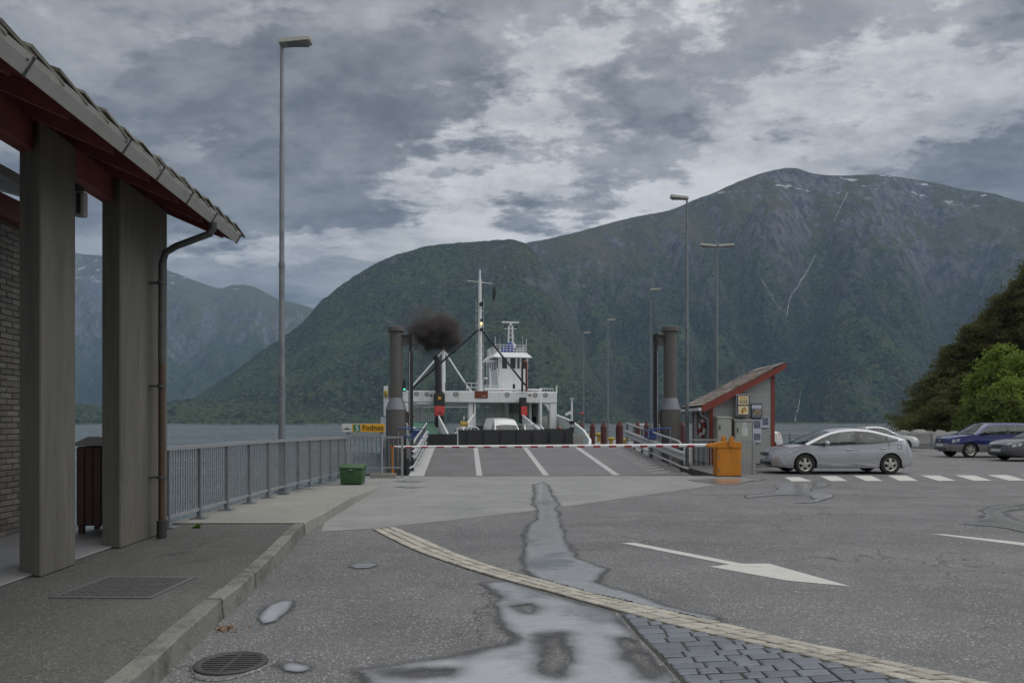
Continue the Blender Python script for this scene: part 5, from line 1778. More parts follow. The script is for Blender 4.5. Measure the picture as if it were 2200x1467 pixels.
def pile(px, Y, label, w=0.36, top_py=906, base=SEA - 2.5, first=None):
    X = (px - 1100) / FP * Y
    zt = EYE + (910 - top_py) / FP * Y
    t = thing('fender_pile', label, 'fender pile', (X, Y, base), 0.5, 'red brown fender piles along the pier')
    h = zt - base
    a = w / 2
    n_ = 8
    ring = [(a * 1.1 * math.cos(2 * math.pi * (i + .5) / n_), a * 1.1 * math.sin(2 * math.pi * (i + .5) / n_)) for i in range(n_)]
    MB().prism(ring, 0, h - 0.30).build('shaft', M['pile'], t)
    mb = MB(); n2 = n_
    mb.add([(x, y, h - 0.299) for x, y in ring] + [(x * 0.25, y * 0.25, h) for x, y in ring], [(i, (i + 1) % n2, n2 + (i + 1) % n2, n2 + i) for i in range(n2)] + [tuple(range(n2, 2 * n2))])
    mb.build('pointed_top', M['pile'], t)
    return t


pile(1331, 42.0, 'pointed red brown fender pile nearest to the ramp', 0.40, 904)
pile(1297, 47.0, 'red brown fender pile, second from the ramp', 0.38, 907)
pile(1273, 51.5, 'red brown fender pile, third from the ramp', 0.36, 907)
pile(1249, 56.5, 'red brown fender pile close to the ferry bow', 0.36, 907)
pile(1236, 60.5, 'farthest red brown fender pile, half hidden by the ferry bow', 0.36, 907)
for px, Y, lab in ((1370, 52, 'short red post behind the guard rail, left of three'), (1389, 53, 'short red post behind the guard rail, middle of three'), (1411, 52, 'short red post behind the guard rail, right of three'), (1466, 50, 'short red post beside the foot of the right hoist tower')):
    pile(px, Y, lab, 0.34, 905.5, base=0.0)


def bollard(px, Y, label, s=1.0):
    X = (px - 1100) / FP * Y
    t = thing('mooring_bollard', label, 'bollard', (X, Y, 0.004), 0, 'yellow bollards on the pier')
    MB().lathe([(0.22 * s, 0), (0.22 * s, 0.03), (0.13 * s, 0.06), (0.12 * s, 0.28 * s), (0.14 * s, 0.33 * s)], n=16).build('stem', M['yellow_paint'], t, smooth=40)
    MB().lathe([(0.14 * s, 0.33 * s), (0.27 * s, 0.38 * s), (0.28 * s, 0.47 * s), (0.22 * s, 0.52 * s), (0.05 * s, 0.53 * s)], n=16).build('cap', M['yellow_paint'], t, smooth=40)


bollard(1265, 66, 'small yellow bollard between the farthest fender piles', 1.2)
bollard(1287.5, 64, 'yellow mooring bollard standing clear on the pier', 1.5)
bollard(1313, 54, 'yellow bollard at the foot of the pier lamp post', 1.1)
bollard(1343.5, 50, 'yellow bollard right of the nearest fender pile', 1.1)

# ---- railing along the far edge of the car park
ff = thing('far_railing', 'long grey bar railing along the water behind the parked cars', 'railing', (13.0, 45.4, 0.0), 0.012)
FL = 19.5
MB().bar((0, 0, 1.02), (FL, 0, 1.02), 0.06, 0.07).build('top_rail', M['galv_light'], ff)
MB().bar((0, 0, 0.15), (FL, 0, 0.15), 0.04, 0.045).build('bottom_rail', M['galv'], ff)
pm = MB().box(-0.045, 0.045, -0.03, 0.03, 0, 0.99).mesh('post')
bm_ = MB().box(-0.011, 0.011, -0.006, 0.006, 0.17, 0.99).mesh('baluster')
for i in range(14):
    link('post', pm, M['galv_dull'], ff, (i * 1.5, 0, 0))
for i in range(146):
    if i % 11:
        link('baluster', bm_, M['galv'], ff, (i * 1.5 / 11, 0, 0))

# pale equipment box on the pier, behind the right guard rail
eb = thing('equipment_box', 'pale grey equipment box on the pier behind the guard rail', 'box', ((1377 - 1100) / FP * 56, 56.0, 0.004))
MB().box(-0.36, 0.36, -0.3, 0.3, 0.0, 1.45).build('body', M['cabinet'], eb, bevel=0.02)
MB().prism_y([(-0.42, 1.452), (0.42, 1.452), (0.36, 1.62), (-0.30, 1.62)], -0.34, 0.34).build('lid', M['signwhite'], eb)
MB().box(-0.28, 0.28, -0.312, -0.301, 0.15, 1.3).build('door', M['cabinet'], eb)


# ================================================================== FERRY
FO, FT = (-2.49, 56.0, 0.0), 0.227
fe = thing('car_ferry', 'white double-ended car ferry with tall mast and black bow flap', 'ferry', FO, FT)
_c, _s = math.cos(FT), math.sin(FT)


def fx(px, py, yl):
    """local x and z on the ferry for a measured pixel, at local depth yl"""
    k = (px - 1100) / FP
    x = (k * (56 + yl * _c) + 2.49 + yl * _s) / (_c - k * _s)
    Y = 56 + x * _s + yl * _c
    return x, EYE + (910 - py) / FP * Y


def fz(py, yl, px=1035):
    return fx(px, py, yl)[1]


DK = 0.0
PLAN = [(4.3, -13.2), (5.2, -11.0), (5.9, -7.5), (6.35, -3.0), (6.5, 0), (6.5, 24), (6.2, 29), (5.0, 34), (4.3, 36)]
outline = PLAN + [(-x, y) for x, y in PLAN[::-1]]
MB().prism(outline, SEA - 1.2, -0.75).build('hull', M['boatblack'], fe)
MB().prism([(x * 1.004, y) for x, y in outline], -0.748, DK - 0.02).build('rubbing_strake', M['hullgrey'], fe)
MB().prism([(x * 0.99, y) for x, y in outline], DK - 0.019, DK).build('car_deck', M['boatgreen'], fe)


def wall_strip(name, pts, th, m, rim=None):
    """upright wall along plan points (x, y, zbottom, ztop)"""
    for i in range(len(pts) - 1):
        a, b = pts[i], pts[i + 1]
        d = Vector((b[0] - a[0], b[1] - a[1], 0)).normalized(); nrm = Vector((-d.y, d.x, 0)) * th / 2
        v = []
        for q in (a, b):
            for sgn in (-1, 1):
                v += [(q[0] + sgn * nrm.x, q[1] + sgn * nrm.y, q[2]), (q[0] + sgn * nrm.x, q[1] + sgn * nrm.y, q[3])]
        MB().add(v, [(0, 1, 3, 2), (4, 6, 7, 5), (0, 4, 5, 1), (2, 3, 7, 6), (1, 5, 7, 3), (0, 2, 6, 4)]).build(name, m, fe)
    if rim:
        MB().tube([(p[0], p[1], p[3]) for p in pts], rim, 8).build('bulwark_rail', M['white'], fe, smooth=50)


for s in (1, -1):
    wall_strip('bulwark', [(s * 6.35, 0.3, DK, 2.25), (s * 6.2, -4.0, DK, 1.75), (s * 5.6, -8.5, DK, 1.1)] + ([(4.75, -12.2, DK, 0.55), (4.4, -13.1, DK, 0.15)] if s > 0 else []), 0.08, M['white'], 0.10)
    wall_strip('side_wall', [(s * 6.42, 0.3, DK, 2.25), (s * 6.42, 24.0, DK, 2.25)], 0.10, M['white'])
    wall_strip('bulwark', [(s * 6.35, 24.0, DK, 2.25), (s * 6.0, 29.5, DK, 1.4), (s * 4.6, 35.5, DK, 0.3)], 0.08, M['white'], 0.10)
# raised black bow flap and black end of the deck
xa, za = fx(985, 923, -13.6); xb, zb = fx(1231, 923, -13.6)
mb = MB().obox(((xa + xb) / 2, -13.6, (za - 0.8) / 2), ((xb - xa) / 2, 0, 0), (0, 0.07, 0.0), (0, 0.06, (za + 0.8) / 2))
fl = mb.build('bow_flap', M['boatblack'], fe)
for i in range(7):
    x = xa + (xb - xa) * (i + 0.5) / 7
    MB().box(x - 0.03, x + 0.03, -13.74, -13.69, -0.6, za - 0.12).build('flap_rib', M['boatblack'], fl)
mb = MB()
for i in range(16):
    x = xb - 2.0 + i * 0.12
    mb.box(x - 0.03, x + 0.03, -13.62, -13.5, za - 0.02, za + random.uniform(0.03, 0.09))
mb.build('rubber_lip', M['black'], fl)
xl, zl = fx(902, 932, -12.0)
MB().box(xl, xa + 0.15, -12.1, -11.9, -0.8, zl).build('bow_plate', M['boatblack'], fe)
xr_, zr_ = fx(1250, 936, -12.8)
MB().box(xb - 0.1, xr_, -13.1, -12.7, -1.2, zr_).build('bow_cheek', M['hullgrey'], fe)

# portal
PB0, PB1 = 3.22, 4.10
MB().box(-6.25, 6.1, -0.45, 0.45, PB0, PB1).build('portal_beam', M['white'], fe, bevel=0.05)
MB().box(-6.0, -0.9, 0.6, 1.0, 2.92, 3.12).build('lower_beam', M['white'], fe)
for s in (1, -1):
    x0, x1 = sorted((s * 5.52, s * 6.1))
    MB().box(x0, x1, -0.40, 0.40, DK, PB0).build('portal_leg', M['white'], fe, bevel=0.06)
    pts = [(s * 5.52, 2.5), (s * 5.52, PB0), (s * 4.7, PB0), (s * 5.05, 3.13), (s * 5.32, 2.92)]
    MB().prism_y(pts if s > 0 else pts[::-1], -0.3, 0.3).build('knee', M['white'], fe)
x, _ = fx(1011, 880, 0.2)
MB().box(x - 0.22, x + 0.12, -0.2, 0.4, DK, PB0).build('portal_leg', M['white'], fe)
MB().box(x + 0.2, x + 0.34, -0.2, 0.2, 0.6, PB0).build('portal_leg', M['white'], fe)
# round no-smoking signs and the name board on the beam
x0, z0 = fx(1020, 855, -0.5); x1, z1 = fx(1048, 840, -0.5)
nbo = MB().box(x0, x1, -0.50, -0.455, z0, z1).build('name_board', M['boatbrown'], fe)
MB().box(x0 + 0.55, x1 - 0.15, -0.507, -0.501, z0 + 0.10, z0 + 0.2).build('faded_lettering', M['posterbrown'], nbo)


def round_sign(px, py, r):
    x, z = fx(px, py, -0.47)
    o = MB().lathe([(r * 0.74, -0.47), (r, -0.47), (r, -0.456), (r * 0.74, -0.456)], (x, 0, z), 'y', 20, closed=True).build('round_sign', M['ink'], fe)
    return o, x, z


for px, py, r in ((895, 846, 0.17), (917, 847, 0.17), (979, 847, 0.19), (1089.5, 848, 0.19), (1149.5, 849, 0.18), (1172, 849, 0.18)):
    o, x, z = round_sign(px, py, r)
    for dx in (-0.06, 0.0, 0.06):
        MB().box(x + dx - 0.022, x + dx + 0.022, -0.466, -0.457, z - 0.05, z + 0.03).build('sign_mark', M['ink'], o)
for px in (926.5, 1138.5):
    x, z = fx(px, 849, -0.47)
    MB().lathe([(0.02, -0.465), (0.10, -0.465), (0.10, -0.457), (0.02, -0.457)], (x, 0, z), 'y', 14, closed=True).build('small_sign', M['boatbrown'], fe)

# mast with crossbar, lamps and struts
zt = fz(580, 0)
ms = MB().cyl((0, 0, PB1), (0, 0, PB1 + 5.0), 0.20, 0.17, 16).cyl((0, 0, PB1 + 5.0), (0, 0, zt - 0.7), 0.15, 0.12, 16).cyl((0, 0, zt - 0.7), (0, 0, zt), 0.08, 0.07, 12).build('mast', M['white'], fe, smooth=40)
zc = fz(606, 0)
MB().bar((-0.98, 0, zc + 0.06), (0.98, 0, zc - 0.08), 0.05, 0.05).build('crossbar', M['white'], ms)
MB().cyl((0, 0, zt), (0, 0, zt + 0.25), 0.02, n=6).build('antenna', M['galv'], ms)
for py, r, m_ in ((655, 0.17, 'black'), (689, 0.10, 'black'), (709, 0.13, 'black')):
    MB().lathe([(0.02, -0.36), (r, -0.36), (r, -0.24), (0.05, -0.2)], (0.05, 0, fz(py, 0)), 'y', 14).build('signal_lamp', M[m_], ms, smooth=40)
MB().lathe([(0.02, -0.34), (0.07, -0.34), (0.08, -0.22), (0.04, -0.2)], (0.07, 0, fz(696, 0)), 'y', 12).build('lit_lamp', M['navlight'], ms)
for py in (668, 700, 716, 742, 760, 790, 818):
    MB().box(-0.30, 0.30, -0.03, 0.03, fz(py, 0) - .02, fz(py, 0) + .02).build('mast_step', M['white'], ms)
for x in (-0.30, 0.30):
    MB().cyl((x, 0, PB1), (x, 0, fz(640, 0)), 0.012, n=5).build('mast_stay', M['white'], ms)
zs = fz(708, 0)
for px, py in ((880, 843), (1140, 846)):
    x, z = fx(px, py, -0.2)
    MB().cyl((0.1 if px > 1000 else -0.1, -0.05, zs), (x, -0.2, PB1), 0.075, n=10).build('mast_strut', M['black'], fe, smooth=40)
# furled dark flag hanging from the crossbar
x, z = fx(1063, 616, 0.0); x2, z2 = fx(1061, 646, 0)
mb = MB()
P = []
for i in range(9):
    t = i / 8
    wv = 0.05 + 0.14 * math.sin(t * 3.0) * (1 if i % 2 else 0.7)
    P.append([(x + (x2 - x) * t - wv, 0.05 * math.sin(i), z + (z2 - z) * t), (x + (x2 - x) * t, -0.07, z + (z2 - z) * t + 0.03), (x + (x2 - x) * t + wv * 0.7, 0.06 * math.cos(i), z + (z2 - z) * t - .02)])
MB().grid(P).build('flag', M['blackdull'], fe, fix=False)
MB().cyl((0.95, 0, zc - 0.08), (x, 0, z), 0.008, n=5).build('halyard', M['galv'], fe)

# rear mast with white struts
RY = 17.5
x, z = fx(953, 752, RY)
MB().cyl((x, RY, PB1), (x, RY, z + 3.3), 0.22, 0.14, 14).build('rear_mast', M['white'], fe, smooth=40)
for px, py in ((880, 836), (1012, 842)):
    x2, z2 = fx(px, py, RY)
    MB().cyl((x, RY, z), (x2, RY, z2), 0.085, n=10).build('rear_strut', M['white'], fe, smooth=40)
MB().ball((x, RY - .15, z + 2.35), 0.08, 0.08, 0.08, 8, 6).build('lit_lamp', M['navlight'], fe)
MB().box(-6.2, 6.2, RY - 0.4, RY + 0.4, PB0, PB1 - .1).build('portal_beam', M['white'], fe, bevel=0.05)
for s in (1, -1):
    x0, x1 = sorted((s * 5.6, s * 6.2))
    MB().box(x0, x1, RY - 0.4, RY + 0.4, DK, PB0).build('portal_leg', M['white'], fe)
x, z = fx(921, 764, RY)

# exhaust stacks: left one smokes
x, _ = fx(944, 850, -0.9)
ex = MB().box(x - 0.38, x + 0.38, -1.2, -0.5, fz(872, -.9), fz(846, -.9)).build('exhaust_stack', M['blackdull'], fe, bevel=0.03)
pts = [(x - 0.05, -0.9, fz(852, -.9)), (x - 0.05, -0.9, fz(826, -.9)), (x - 0.12, -0.9, fz(790, -.9)), (x - 0.14, -0.9, fz(779, -.9)), (x - 0.25, -0.9, fz(771, -.9)), (x - 0.42, -0.9, fz(768, -.9))]
MB().tube(pts, [0.24, 0.24, 0.22, 0.22, 0.2, 0.17], 14).build('exhaust_pipe', M['blackdull'], ex, smooth=50)
MB().bar((x - 0.35, -0.9, fz(838, -.9)), (x - 0.1, -0.9, fz(815, -.9)), 0.12, 0.12).bar((x - 0.2, -0.9, fz(832, -.9)), (x + 0.25, -0.9, fz(846, -.9)), 0.14, 0.14).build('pipe_stay', M['blackdull'], ex)
MB().box(x - 0.12, x + 0.08, -1.215, -1.205, fz(859, -.9), fz(853, -.9)).build('yellow_label', M['yellow'], ex)
MB().prism_y([(x - 0.33, fz(893, -.9)), (x + 0.16, fz(893, -.9)), (x + 0.34, fz(889, -.9)), (x + 0.36, fz(873, -.9)), (x - 0.36, fz(873, -.9)), (x - 0.37, fz(888, -.9))], -1.25, -0.5).build('red_box', M['boatred'], ex, bevel=0.03)
MB().box(x - 0.22, x + 0.16, -1.262, -1.251, fz(890, -.9), fz(885, -.9)).build('box_handle', M['boatbrown'], ex)
MB().box(x - 0.32, x + 0.32, -1.15, -0.5, fz(918, -.9), fz(893.5, -.9)).build('stack_foot', M['black'], ex)
x, _ = fx(1123.5, 870, -0.9)
ex2 = MB().box(x - 0.24, x + 0.24, -1.1, -0.6, fz(917, -.9), fz(853, -.9)).build('exhaust_stack', M['blackdull'], fe, bevel=0.02)
MB().box(x - 0.20, x + 0.29, -1.16, -0.55, fz(893, -.9), fz(872.5, -.9)).build('red_box', M['boatred'], ex2, bevel=0.02)
for px in (1122, 1131):
    xx, _ = fx(px, 800, -0.6)
    MB().tube([(xx, -0.6, PB1), (xx, -0.6, fz(786, -.6)), (xx + (0.1 if px < 1125 else 0), -0.6, fz(776, -.6))], 0.085, 10).build('exhaust_pipe', M['boatbrown'] if px > 1125 else M['blackdull'], ex2, smooth=50)
xx, zz = fx(1128, 778, -0.6)
MB().ball((xx, -0.6, zz), 0.16, 0.14, 0.16, 10, 6).build('pipe_clamp', M['boatbrown'], ex2)

# bridge deck and rails
MB().box(-2.6, 5.6, 0.5, 15.0, 3.45, 3.9).build('bridge_deck', M['white'], fe)


def rail(p0, p1, h, rows, n, m_, name='railing', r=0.02):
    mb = MB(); p0, p1 = Vector(p0), Vector(p1)
    for i in range(rows):
        zz = h * (i + 1) / rows
        mb.cyl(p0 + Vector((0, 0, zz)), p1 + Vector((0, 0, zz)), r, n=5)
    for i in range(n + 1):
        q = p0.lerp(p1, i / n)
        mb.cyl(q, q + Vector((0, 0, h)), r, n=5)
    return mb.build(name, m_, fe)


xa_, z_ = fx(957, 841, 0.6); xb_, _ = fx(1001, 841, 0.6); xc_, _ = fx(1033, 841, 0.6)
rail((xa_, 0.6, PB1), (xb_, 0.6, PB1), 0.68, 2, 3, M['black'], r=0.028)
rail((xb_ + .05, 0.6, PB1), (xc_, 0.6, PB1), 0.68, 2, 3, M['white'], r=0.028)
rail((xc_ + .3, 1.5, PB1), (xc_ + 2.2, 1.5, PB1), 0.55, 3, 8, M['white'])
MB().tube([(0.3, -0.3, fz(837, 0)), (4.55, -0.3, fz(837, 0)), (4.72, -0.3, fz(840, 0)), (4.75, -0.4, fz(852, 0)), (4.75, -0.5, 2.0), (4.75, -0.5, 1.2)], 0.085, 10).build('pipe_run', M['white'], fe, smooth=50)
rail((5.0, 0.3, PB1), (6.0, 0.3, PB1), 0.3, 1, 4, M['white'])
x, z = fx(1197, 850, 0)
MB().cyl((x - .05, 0, PB1 - .1), (x - .05, 0, fz(826, 0)), 0.06, n=8).build('corner_post', M['white'], fe)
x, z = fx(1158, 838, 0)
MB().cyl((x, -0.2, PB1), (x, -0.2, z), 0.04, n=6).ball((x + .05, -0.2, z), 0.17, 0.17, 0.15).build('searchlight', M['white'], fe, smooth=50)
for px, py in ((969, 765), (1010, 832), (1045, 810), (1060, 812)):
    pass

# wheelhouse
WY = 5.5
xl, _ = fx(1071, 800, WY); xr, _ = fx(1134, 800, WY)
zt_ = fz(765, WY); zb_ = 3.9
zw0, zw1 = fz(790, WY), fz(767, WY)
depth = 4.2
wh = MB().box(xl, xr, WY, WY + depth, zb_, zw0 - 0.02).build('wheelhouse', M['white'], fe, bevel=0.03)
MB().box(xl + 0.06, xr - 0.06, WY + 0.06, WY + depth - 0.06, zw0 - 0.02, zw1 + 0.02).build('window_band', M['winglass'], wh)
npan = [0.0, 0.10, 0.30, 0.36, 0.62, 0.74, 0.80, 0.97, 1.0]
for t0, t1 in ((-0.01, 0.12), (0.29, 0.40), (0.58, 0.64), (0.72, 0.78), (0.94, 1.01)):
    MB().box(xl + (xr - xl) * t0, xl + (xr - xl) * t1, WY - 0.01, WY + 0.09, zw0 - 0.02, zw1 + 0.05).build('window_post', M['white'], wh)
MB().box(xl + 0.35, xr - 0.5, WY + 0.10, WY + 0.3, zw0, zw0 + 0.5).build('dashboard', M['boatbrown'], wh)
for t in (0.0, 0.25, 0.5, 0.75, 1.0):
    y = WY + depth * t
    MB().box(xl - 0.01, xl + 0.1, y - 0.1, y + 0.1, zw0 - 0.02, zw1 + 0.05).build('window_post', M['white'], wh)
MB().box(xl + 0.0, xr, WY, WY + depth, zw1 + 0.02, zw1 + 0.10).build('window_head', M['white'], wh)
x0, _ = fx(1058, 768, WY - .3); x1, _ = fx(1142, 768, WY - .3)
zr0, zr1 = fz(767, WY), fz(756, WY)
ins = 0.42
wr_ = MB().add([(x0, WY - 0.6, zr0), (x1, WY - 0.6, zr0), (x1, WY + depth + .4, zr0), (x0, WY + depth + .4, zr0), (x0 + ins, WY - 0.2, zr1), (x1 - ins, WY - 0.2, zr1), (x1 - ins, WY + depth, zr1), (x0 + ins, WY + depth, zr1)],
               [(0, 3, 2, 1), (4, 5, 6, 7), (0, 1, 5, 4), (1, 2, 6, 5), (2, 3, 7, 6), (3, 0, 4, 7)]).build('wheelhouse_roof', M['white'], wh)
hr = fz(740, WY) - zr1
for p0, p1, nn in (((x0 + ins, WY - .2), (x1 - ins, WY - .2), 9), ((x0 + ins, WY - .2), (x0 + ins, WY + depth), 8), ((x1 - ins, WY - .2), (x1 - ins, WY + depth), 8), ((x0 + ins, WY + depth), (x1 - ins, WY + depth), 9)):
    rail((*p0, zr1), (*p1, zr1), hr, 3, nn, M['white'], 'roof_rail')
xm, zm = fx(1097, 700, WY + 1)
mb = MB()
for sx in (-0.22, 0.22):
    mb.bar((xm + sx, WY + 1, zr1), (xm + sx * 0.7, WY + 1, zm), 0.12, 0.12)
for i in range(6):
    zz = zr1 + (zm - zr1) * (i + 0.5) / 6
    mb.bar((xm - 0.2, WY + 1, zz), (xm + 0.2, WY + 1, zz), 0.05, 0.06)
rm = mb.build('radar_mast', M['white'], fe)
MB().bar((xm - 0.55, WY + 1, zm - 0.25), (xm + 0.55, WY + 1, zm - 0.25), 0.06, 0.05).build('lamp_yard', M['white'], rm)
for sx in (-0.5, 0.5):
    MB().ball((xm + sx, WY + 1, zm - 0.08), 0.10, 0.10, 0.10, 8, 6).build('yard_lamp', M['black'], rm)
MB().ball((xm, WY + 1, zm + 0.12), 0.14, 0.14, 0.14, 10, 6).build('radar_motor', M['white'], rm, smooth=50)
MB().box(xm - 0.78, xm + 0.76, WY + 0.93, WY + 1.07, zm + 0.25, zm + 0.37).build('radar_scanner', M['white'], rm, bevel=0.02)
x, z = fx(1101, 750, WY)
MB().ball((x, WY + 0.9, zr1 + 0.50), 0.34, 0.34, 0.52, 14, 10).build('blue_canister', M['bluetank'], fe, smooth=50)
x, z = fx(1087, 750, WY)
MB().ball((x, WY + 0.9, zr1 + 0.30), 0.24, 0.24, 0.34, 12, 8).build('blue_canister', M['bluetank'], fe, smooth=50)
x, z = fx(1111, 750, WY)
MB().ball((x, WY + 1.4, zr1 + 0.75), 0.22, 0.2, 0.26, 12, 8).cyl((x, WY + 1.4, zr1), (x, WY + 1.4, zr1 + .6), 0.05, n=6).build('satellite_dome', M['white'], fe, smooth=50)
for px, py in ((1064, 723), (1074, 725), (1131, 727), (1123, 722), (1104, 719)):
    x, z = fx(px, py, WY + .2)
    MB().cyl((x, WY + .2, zr1), (x, WY + .2, z), 0.028 if px in (1064, 1131) else 0.012, n=5).build('aerial', M['white'], fe)
# stair and landing left of the wheelhouse
x0, _ = fx(1046, 770, WY); xs_ = x0
MB().box(x0, xl, WY + 0.5, WY + 2.5, fz(773, WY), fz(771, WY)).build('landing', M['white'], fe)
for px, yy in ((1046, WY + .5), (1051, WY + .5), (1057, WY + .5)):
    x, _ = fx(px, 800, yy)
    MB().cyl((x, yy, 3.9), (x, yy, fz(772, WY)), 0.03, n=6).build('landing_post', M['white'], fe)
for sx in (0.0, 0.62):
    xx0, zz0 = fx(1052 + sx * 25, 790, WY - .2); xx1, zz1 = fx(1056 + sx * 27, 842, WY - .2)
    MB().bar((xx0, WY - .2, zz0), (xx1, WY - .2, zz1), 0.06, 0.14).build('stair_string', M['white'], fe)
for i in range(9):
    t = i / 9
    xx0, zz0 = fx(1053 + t * 4, 794 + t * 46, WY - .2)
    MB().box(xx0, xx0 + 0.6, WY - 0.25, WY - 0.05, zz0 - .015, zz0 + .015).build('stair_tread', M['galv'], fe)
x0, z0 = fx(1040, 812, 2.0)
MB().box(x0, x0 + 0.3, 1.9, 2.2, z0 - .06, z0 + .06).build('floodlight', M['white'], fe)
x0, z0 = fx(1102, 838, 2.6); x1, _ = fx(1106, 838, 2.6)
MB().box(x0, x1, 2.5, 2.7, PB1 - .3, fz(824, 2.6)).build('deck_locker', M['black'], fe)
x0, z0 = fx(1079, 838, 2.6)
MB().cyl((x0, 2.6, PB1 - .3), (x0, 2.6, fz(828, 2.6)), 0.07, n=8).ball((x0, 2.6, fz(826, 2.6)), 0.1, 0.1, 0.14, 8, 6).build('deck_vent', M['white'], fe)
MB().box(x0 - .1, x0 + .1, 2.45, 2.5, PB1, PB1 + .28).build('fire_box', M['boatred'], fe)
rail((fx(1106, 838, 3.0)[0], 3.0, 3.9), (fx(1119, 838, 3.0)[0], 3.0, 3.9), 0.95, 4, 5, M['white'])
# side casings under the bridge deck and their fittings
x0, _ = fx(1085, 870, 2.5); x1, _ = fx(1092, 870, 2.5)
MB().box(x0, x1, 2.3, 2.7, DK, 3.45).build('casing_post', M['white'], fe)
x0, _ = fx(1092, 870, 3.5); x1, _ = fx(1160, 870, 3.5)
MB().box(x0, x1, 3.6, 12.0, DK, 3.45).build('casing', M['cabinet'], fe)
x0, _ = fx(1136, 870, 2.8); x1, _ = fx(1141, 870, 2.8)
MB().box(x0, x1, 2.6, 3.6, DK, 3.45).build('casing', M['white'], fe)
x0, _ = fx(1156, 870, 2.8); x1, _ = fx(1163, 870, 2.8)
MB().box(x0, x1, 2.6, 12, DK, 3.45).build('casing', M['white'], fe)
x0, z0 = fx(1142, 912, 3.5); x1, z1 = fx(1155, 870, 3.5)
MB().box(x0, x1, 3.45, 3.58, z0 - 0.6, z1).build('doorway', M['black'], fe)
x0, z0 = fx(1146, 895, 3.3); x1, z1 = fx(1152, 870, 3.3)
MB().box(x0, x1, 3.40, 3.46, z0, z1).build('door', M['cabinet'], fe)
for i in range(10):
    zz = fz(905 - i * 4, 3.5)
    x0, _ = fx(1094, 870, 3.4); x1, _ = fx(1103, 870, 3.4)
    MB().box(x0, x1, 3.3 + i * .02, 3.55, zz - 0.03, zz + 0.03).build('stair_tread', M['galv_dull'], fe)
x0, z0 = fx(1030, 873, 3.0); x1, z1 = fx(1074, 864, 3.0)
MB().obox(((x0 + x1) / 2, 4.2, (z0 + z1) / 2), ((x1 - x0) / 2, 0, 0.14), (0, 1.4, 0), (0, 0, 0.16)).build('canopy', M['white'], fe)
for px in (1036, 1041, 1046, 1051, 1056, 1061, 1067, 1073, 1080):
    x, _ = fx(px, 890, 4.4)
    MB().box(x - .035, x + .035, 4.3, 4.45, 0.9, 3.0).build('canopy_post', M['white'], fe)
for px in (1022, 1035):
    x, _ = fx(px, 890, 2.4)
    MB().cyl((x, 2.4, 0.9), (x, 2.4, 3.45), 0.06, n=8).build('casing_post', M['white'], fe)
x0, _ = fx(1017, 903, 2.2); x1, _ = fx(1116, 903, 2.2)
rail((x0, 2.2, fz(914, 2.2)), (x1, 2.2, fz(914, 2.2)), fz(890, 2.2) - fz(914, 2.2), 5, 22, M['white'], 'lattice_rail', 0.018)
MB().box(x0, x1, 2.15, 2.5, fz(917, 2.2), fz(913.5, 2.2)).build('ledge', M['boatbrown'], fe)
x0, _ = fx(888, 903, 1.0); x1, _ = fx(936, 903, 1.0)
rail((x0, 1.0, fz(906, 1)), (x1, 1.0, fz(906, 1)), fz(889, 1) - fz(906, 1), 5, 12, M['white'], 'lattice_rail', 0.02)
MB().box(x0, x1, 0.8, 3.0, fz(908, 1), fz(906, 1)).build('ledge', M['boatgreen'], fe)
for px in (890, 899, 906):
    x, _ = fx(px, 890, 1.1)
    MB().box(x - .06, x + .06, 1.0, 1.2, fz(908, 1), fz(866, 1)).build('casing_post', M['white'], fe)
# green side ramps between sloping white walls
for xa2, xb2 in (((fx(884, 935, -9)[0]), fx(962, 935, -9)[0]), (fx(1160, 925, -8)[0], fx(1205, 925, -8)[0])):
    mb = MB()
    v = [(xa2, -9.2, 0.12), (xb2, -9.2, 0.12), (xb2, -0.6, 1.72), (xa2, -0.6, 1.72), (xa2, -9.2, 0.0), (xb2, -9.2, 0.0), (xb2, -0.6, 1.6), (xa2, -0.6, 1.6)]
    sr = mb.add(v, [(0, 1, 2, 3), (4, 7, 6, 5), (0, 4, 5, 1), (1, 5, 6, 2), (2, 6, 7, 3), (3, 7, 4, 0)]).build('side_ramp', M['boatgreen'], fe)
    for i in range(10):
        t = (i + 0.5) / 10
        MB().bar((xb2 - 0.9, -9.2 + 8.6 * t, 0.14 + 1.6 * t), (xb2 - 0.1, -9.2 + 8.6 * t, 0.14 + 1.6 * t), 0.06, 0.04).build('ramp_cleat', M['boatgreen'], sr)
for (pa, ya, pb, yb) in (((942, 893), -1.0, (964, 936), -9.5), ((1018, 890), -0.5, (994, 924), -8.0), ((1123, 892), -1.2, (1163, 926), -9.0)):
    xa2, za2 = fx(*pa, ya); xb2, zb2 = fx(*pb, yb)
    wall_strip('ramp_wall', [(xa2, ya, DK, za2), (xb2, yb, DK, zb2)], 0.08, M['white'], 0.07)
# bow lantern post with camera
x, z = fx(1228.5, 858, -12.0)
bp_ = MB().cyl((x, -12.0, 0.2), (x, -12.0, z), 0.07, 0.06, 10).build('bow_post', M['white'], fe)
MB().box(x - 0.13, x + 0.10, -12.1, -11.9, z, z + 0.12).build('post_lamp', M['galv_light'], bp_)
MB().box(x - 0.14, x + 0.14, -12.15, -11.85, fz(911, -12, 1228), fz(904, -12, 1228)).build('black_box', M['black'], bp_)
MB().box(x - 0.10, x + 0.10, -12.15, -11.85, fz(930, -12, 1228), fz(917, -12, 1228)).build('black_box', M['black'], bp_)
xx0, zz0 = fx(1214, 891, -12); xx1, zz1 = fx(1225, 885, -12)
MB().bar((xx0, -12.1, zz0), (xx1, -12.1, zz1), 0.14, 0.14).build('deck_camera', M['white'], bp_)
MB().bar((xx1 - .1, -12.05, zz1), (x, -12, zz1 - .3), 0.04, 0.04).build('camera_arm', M['white'], bp_)
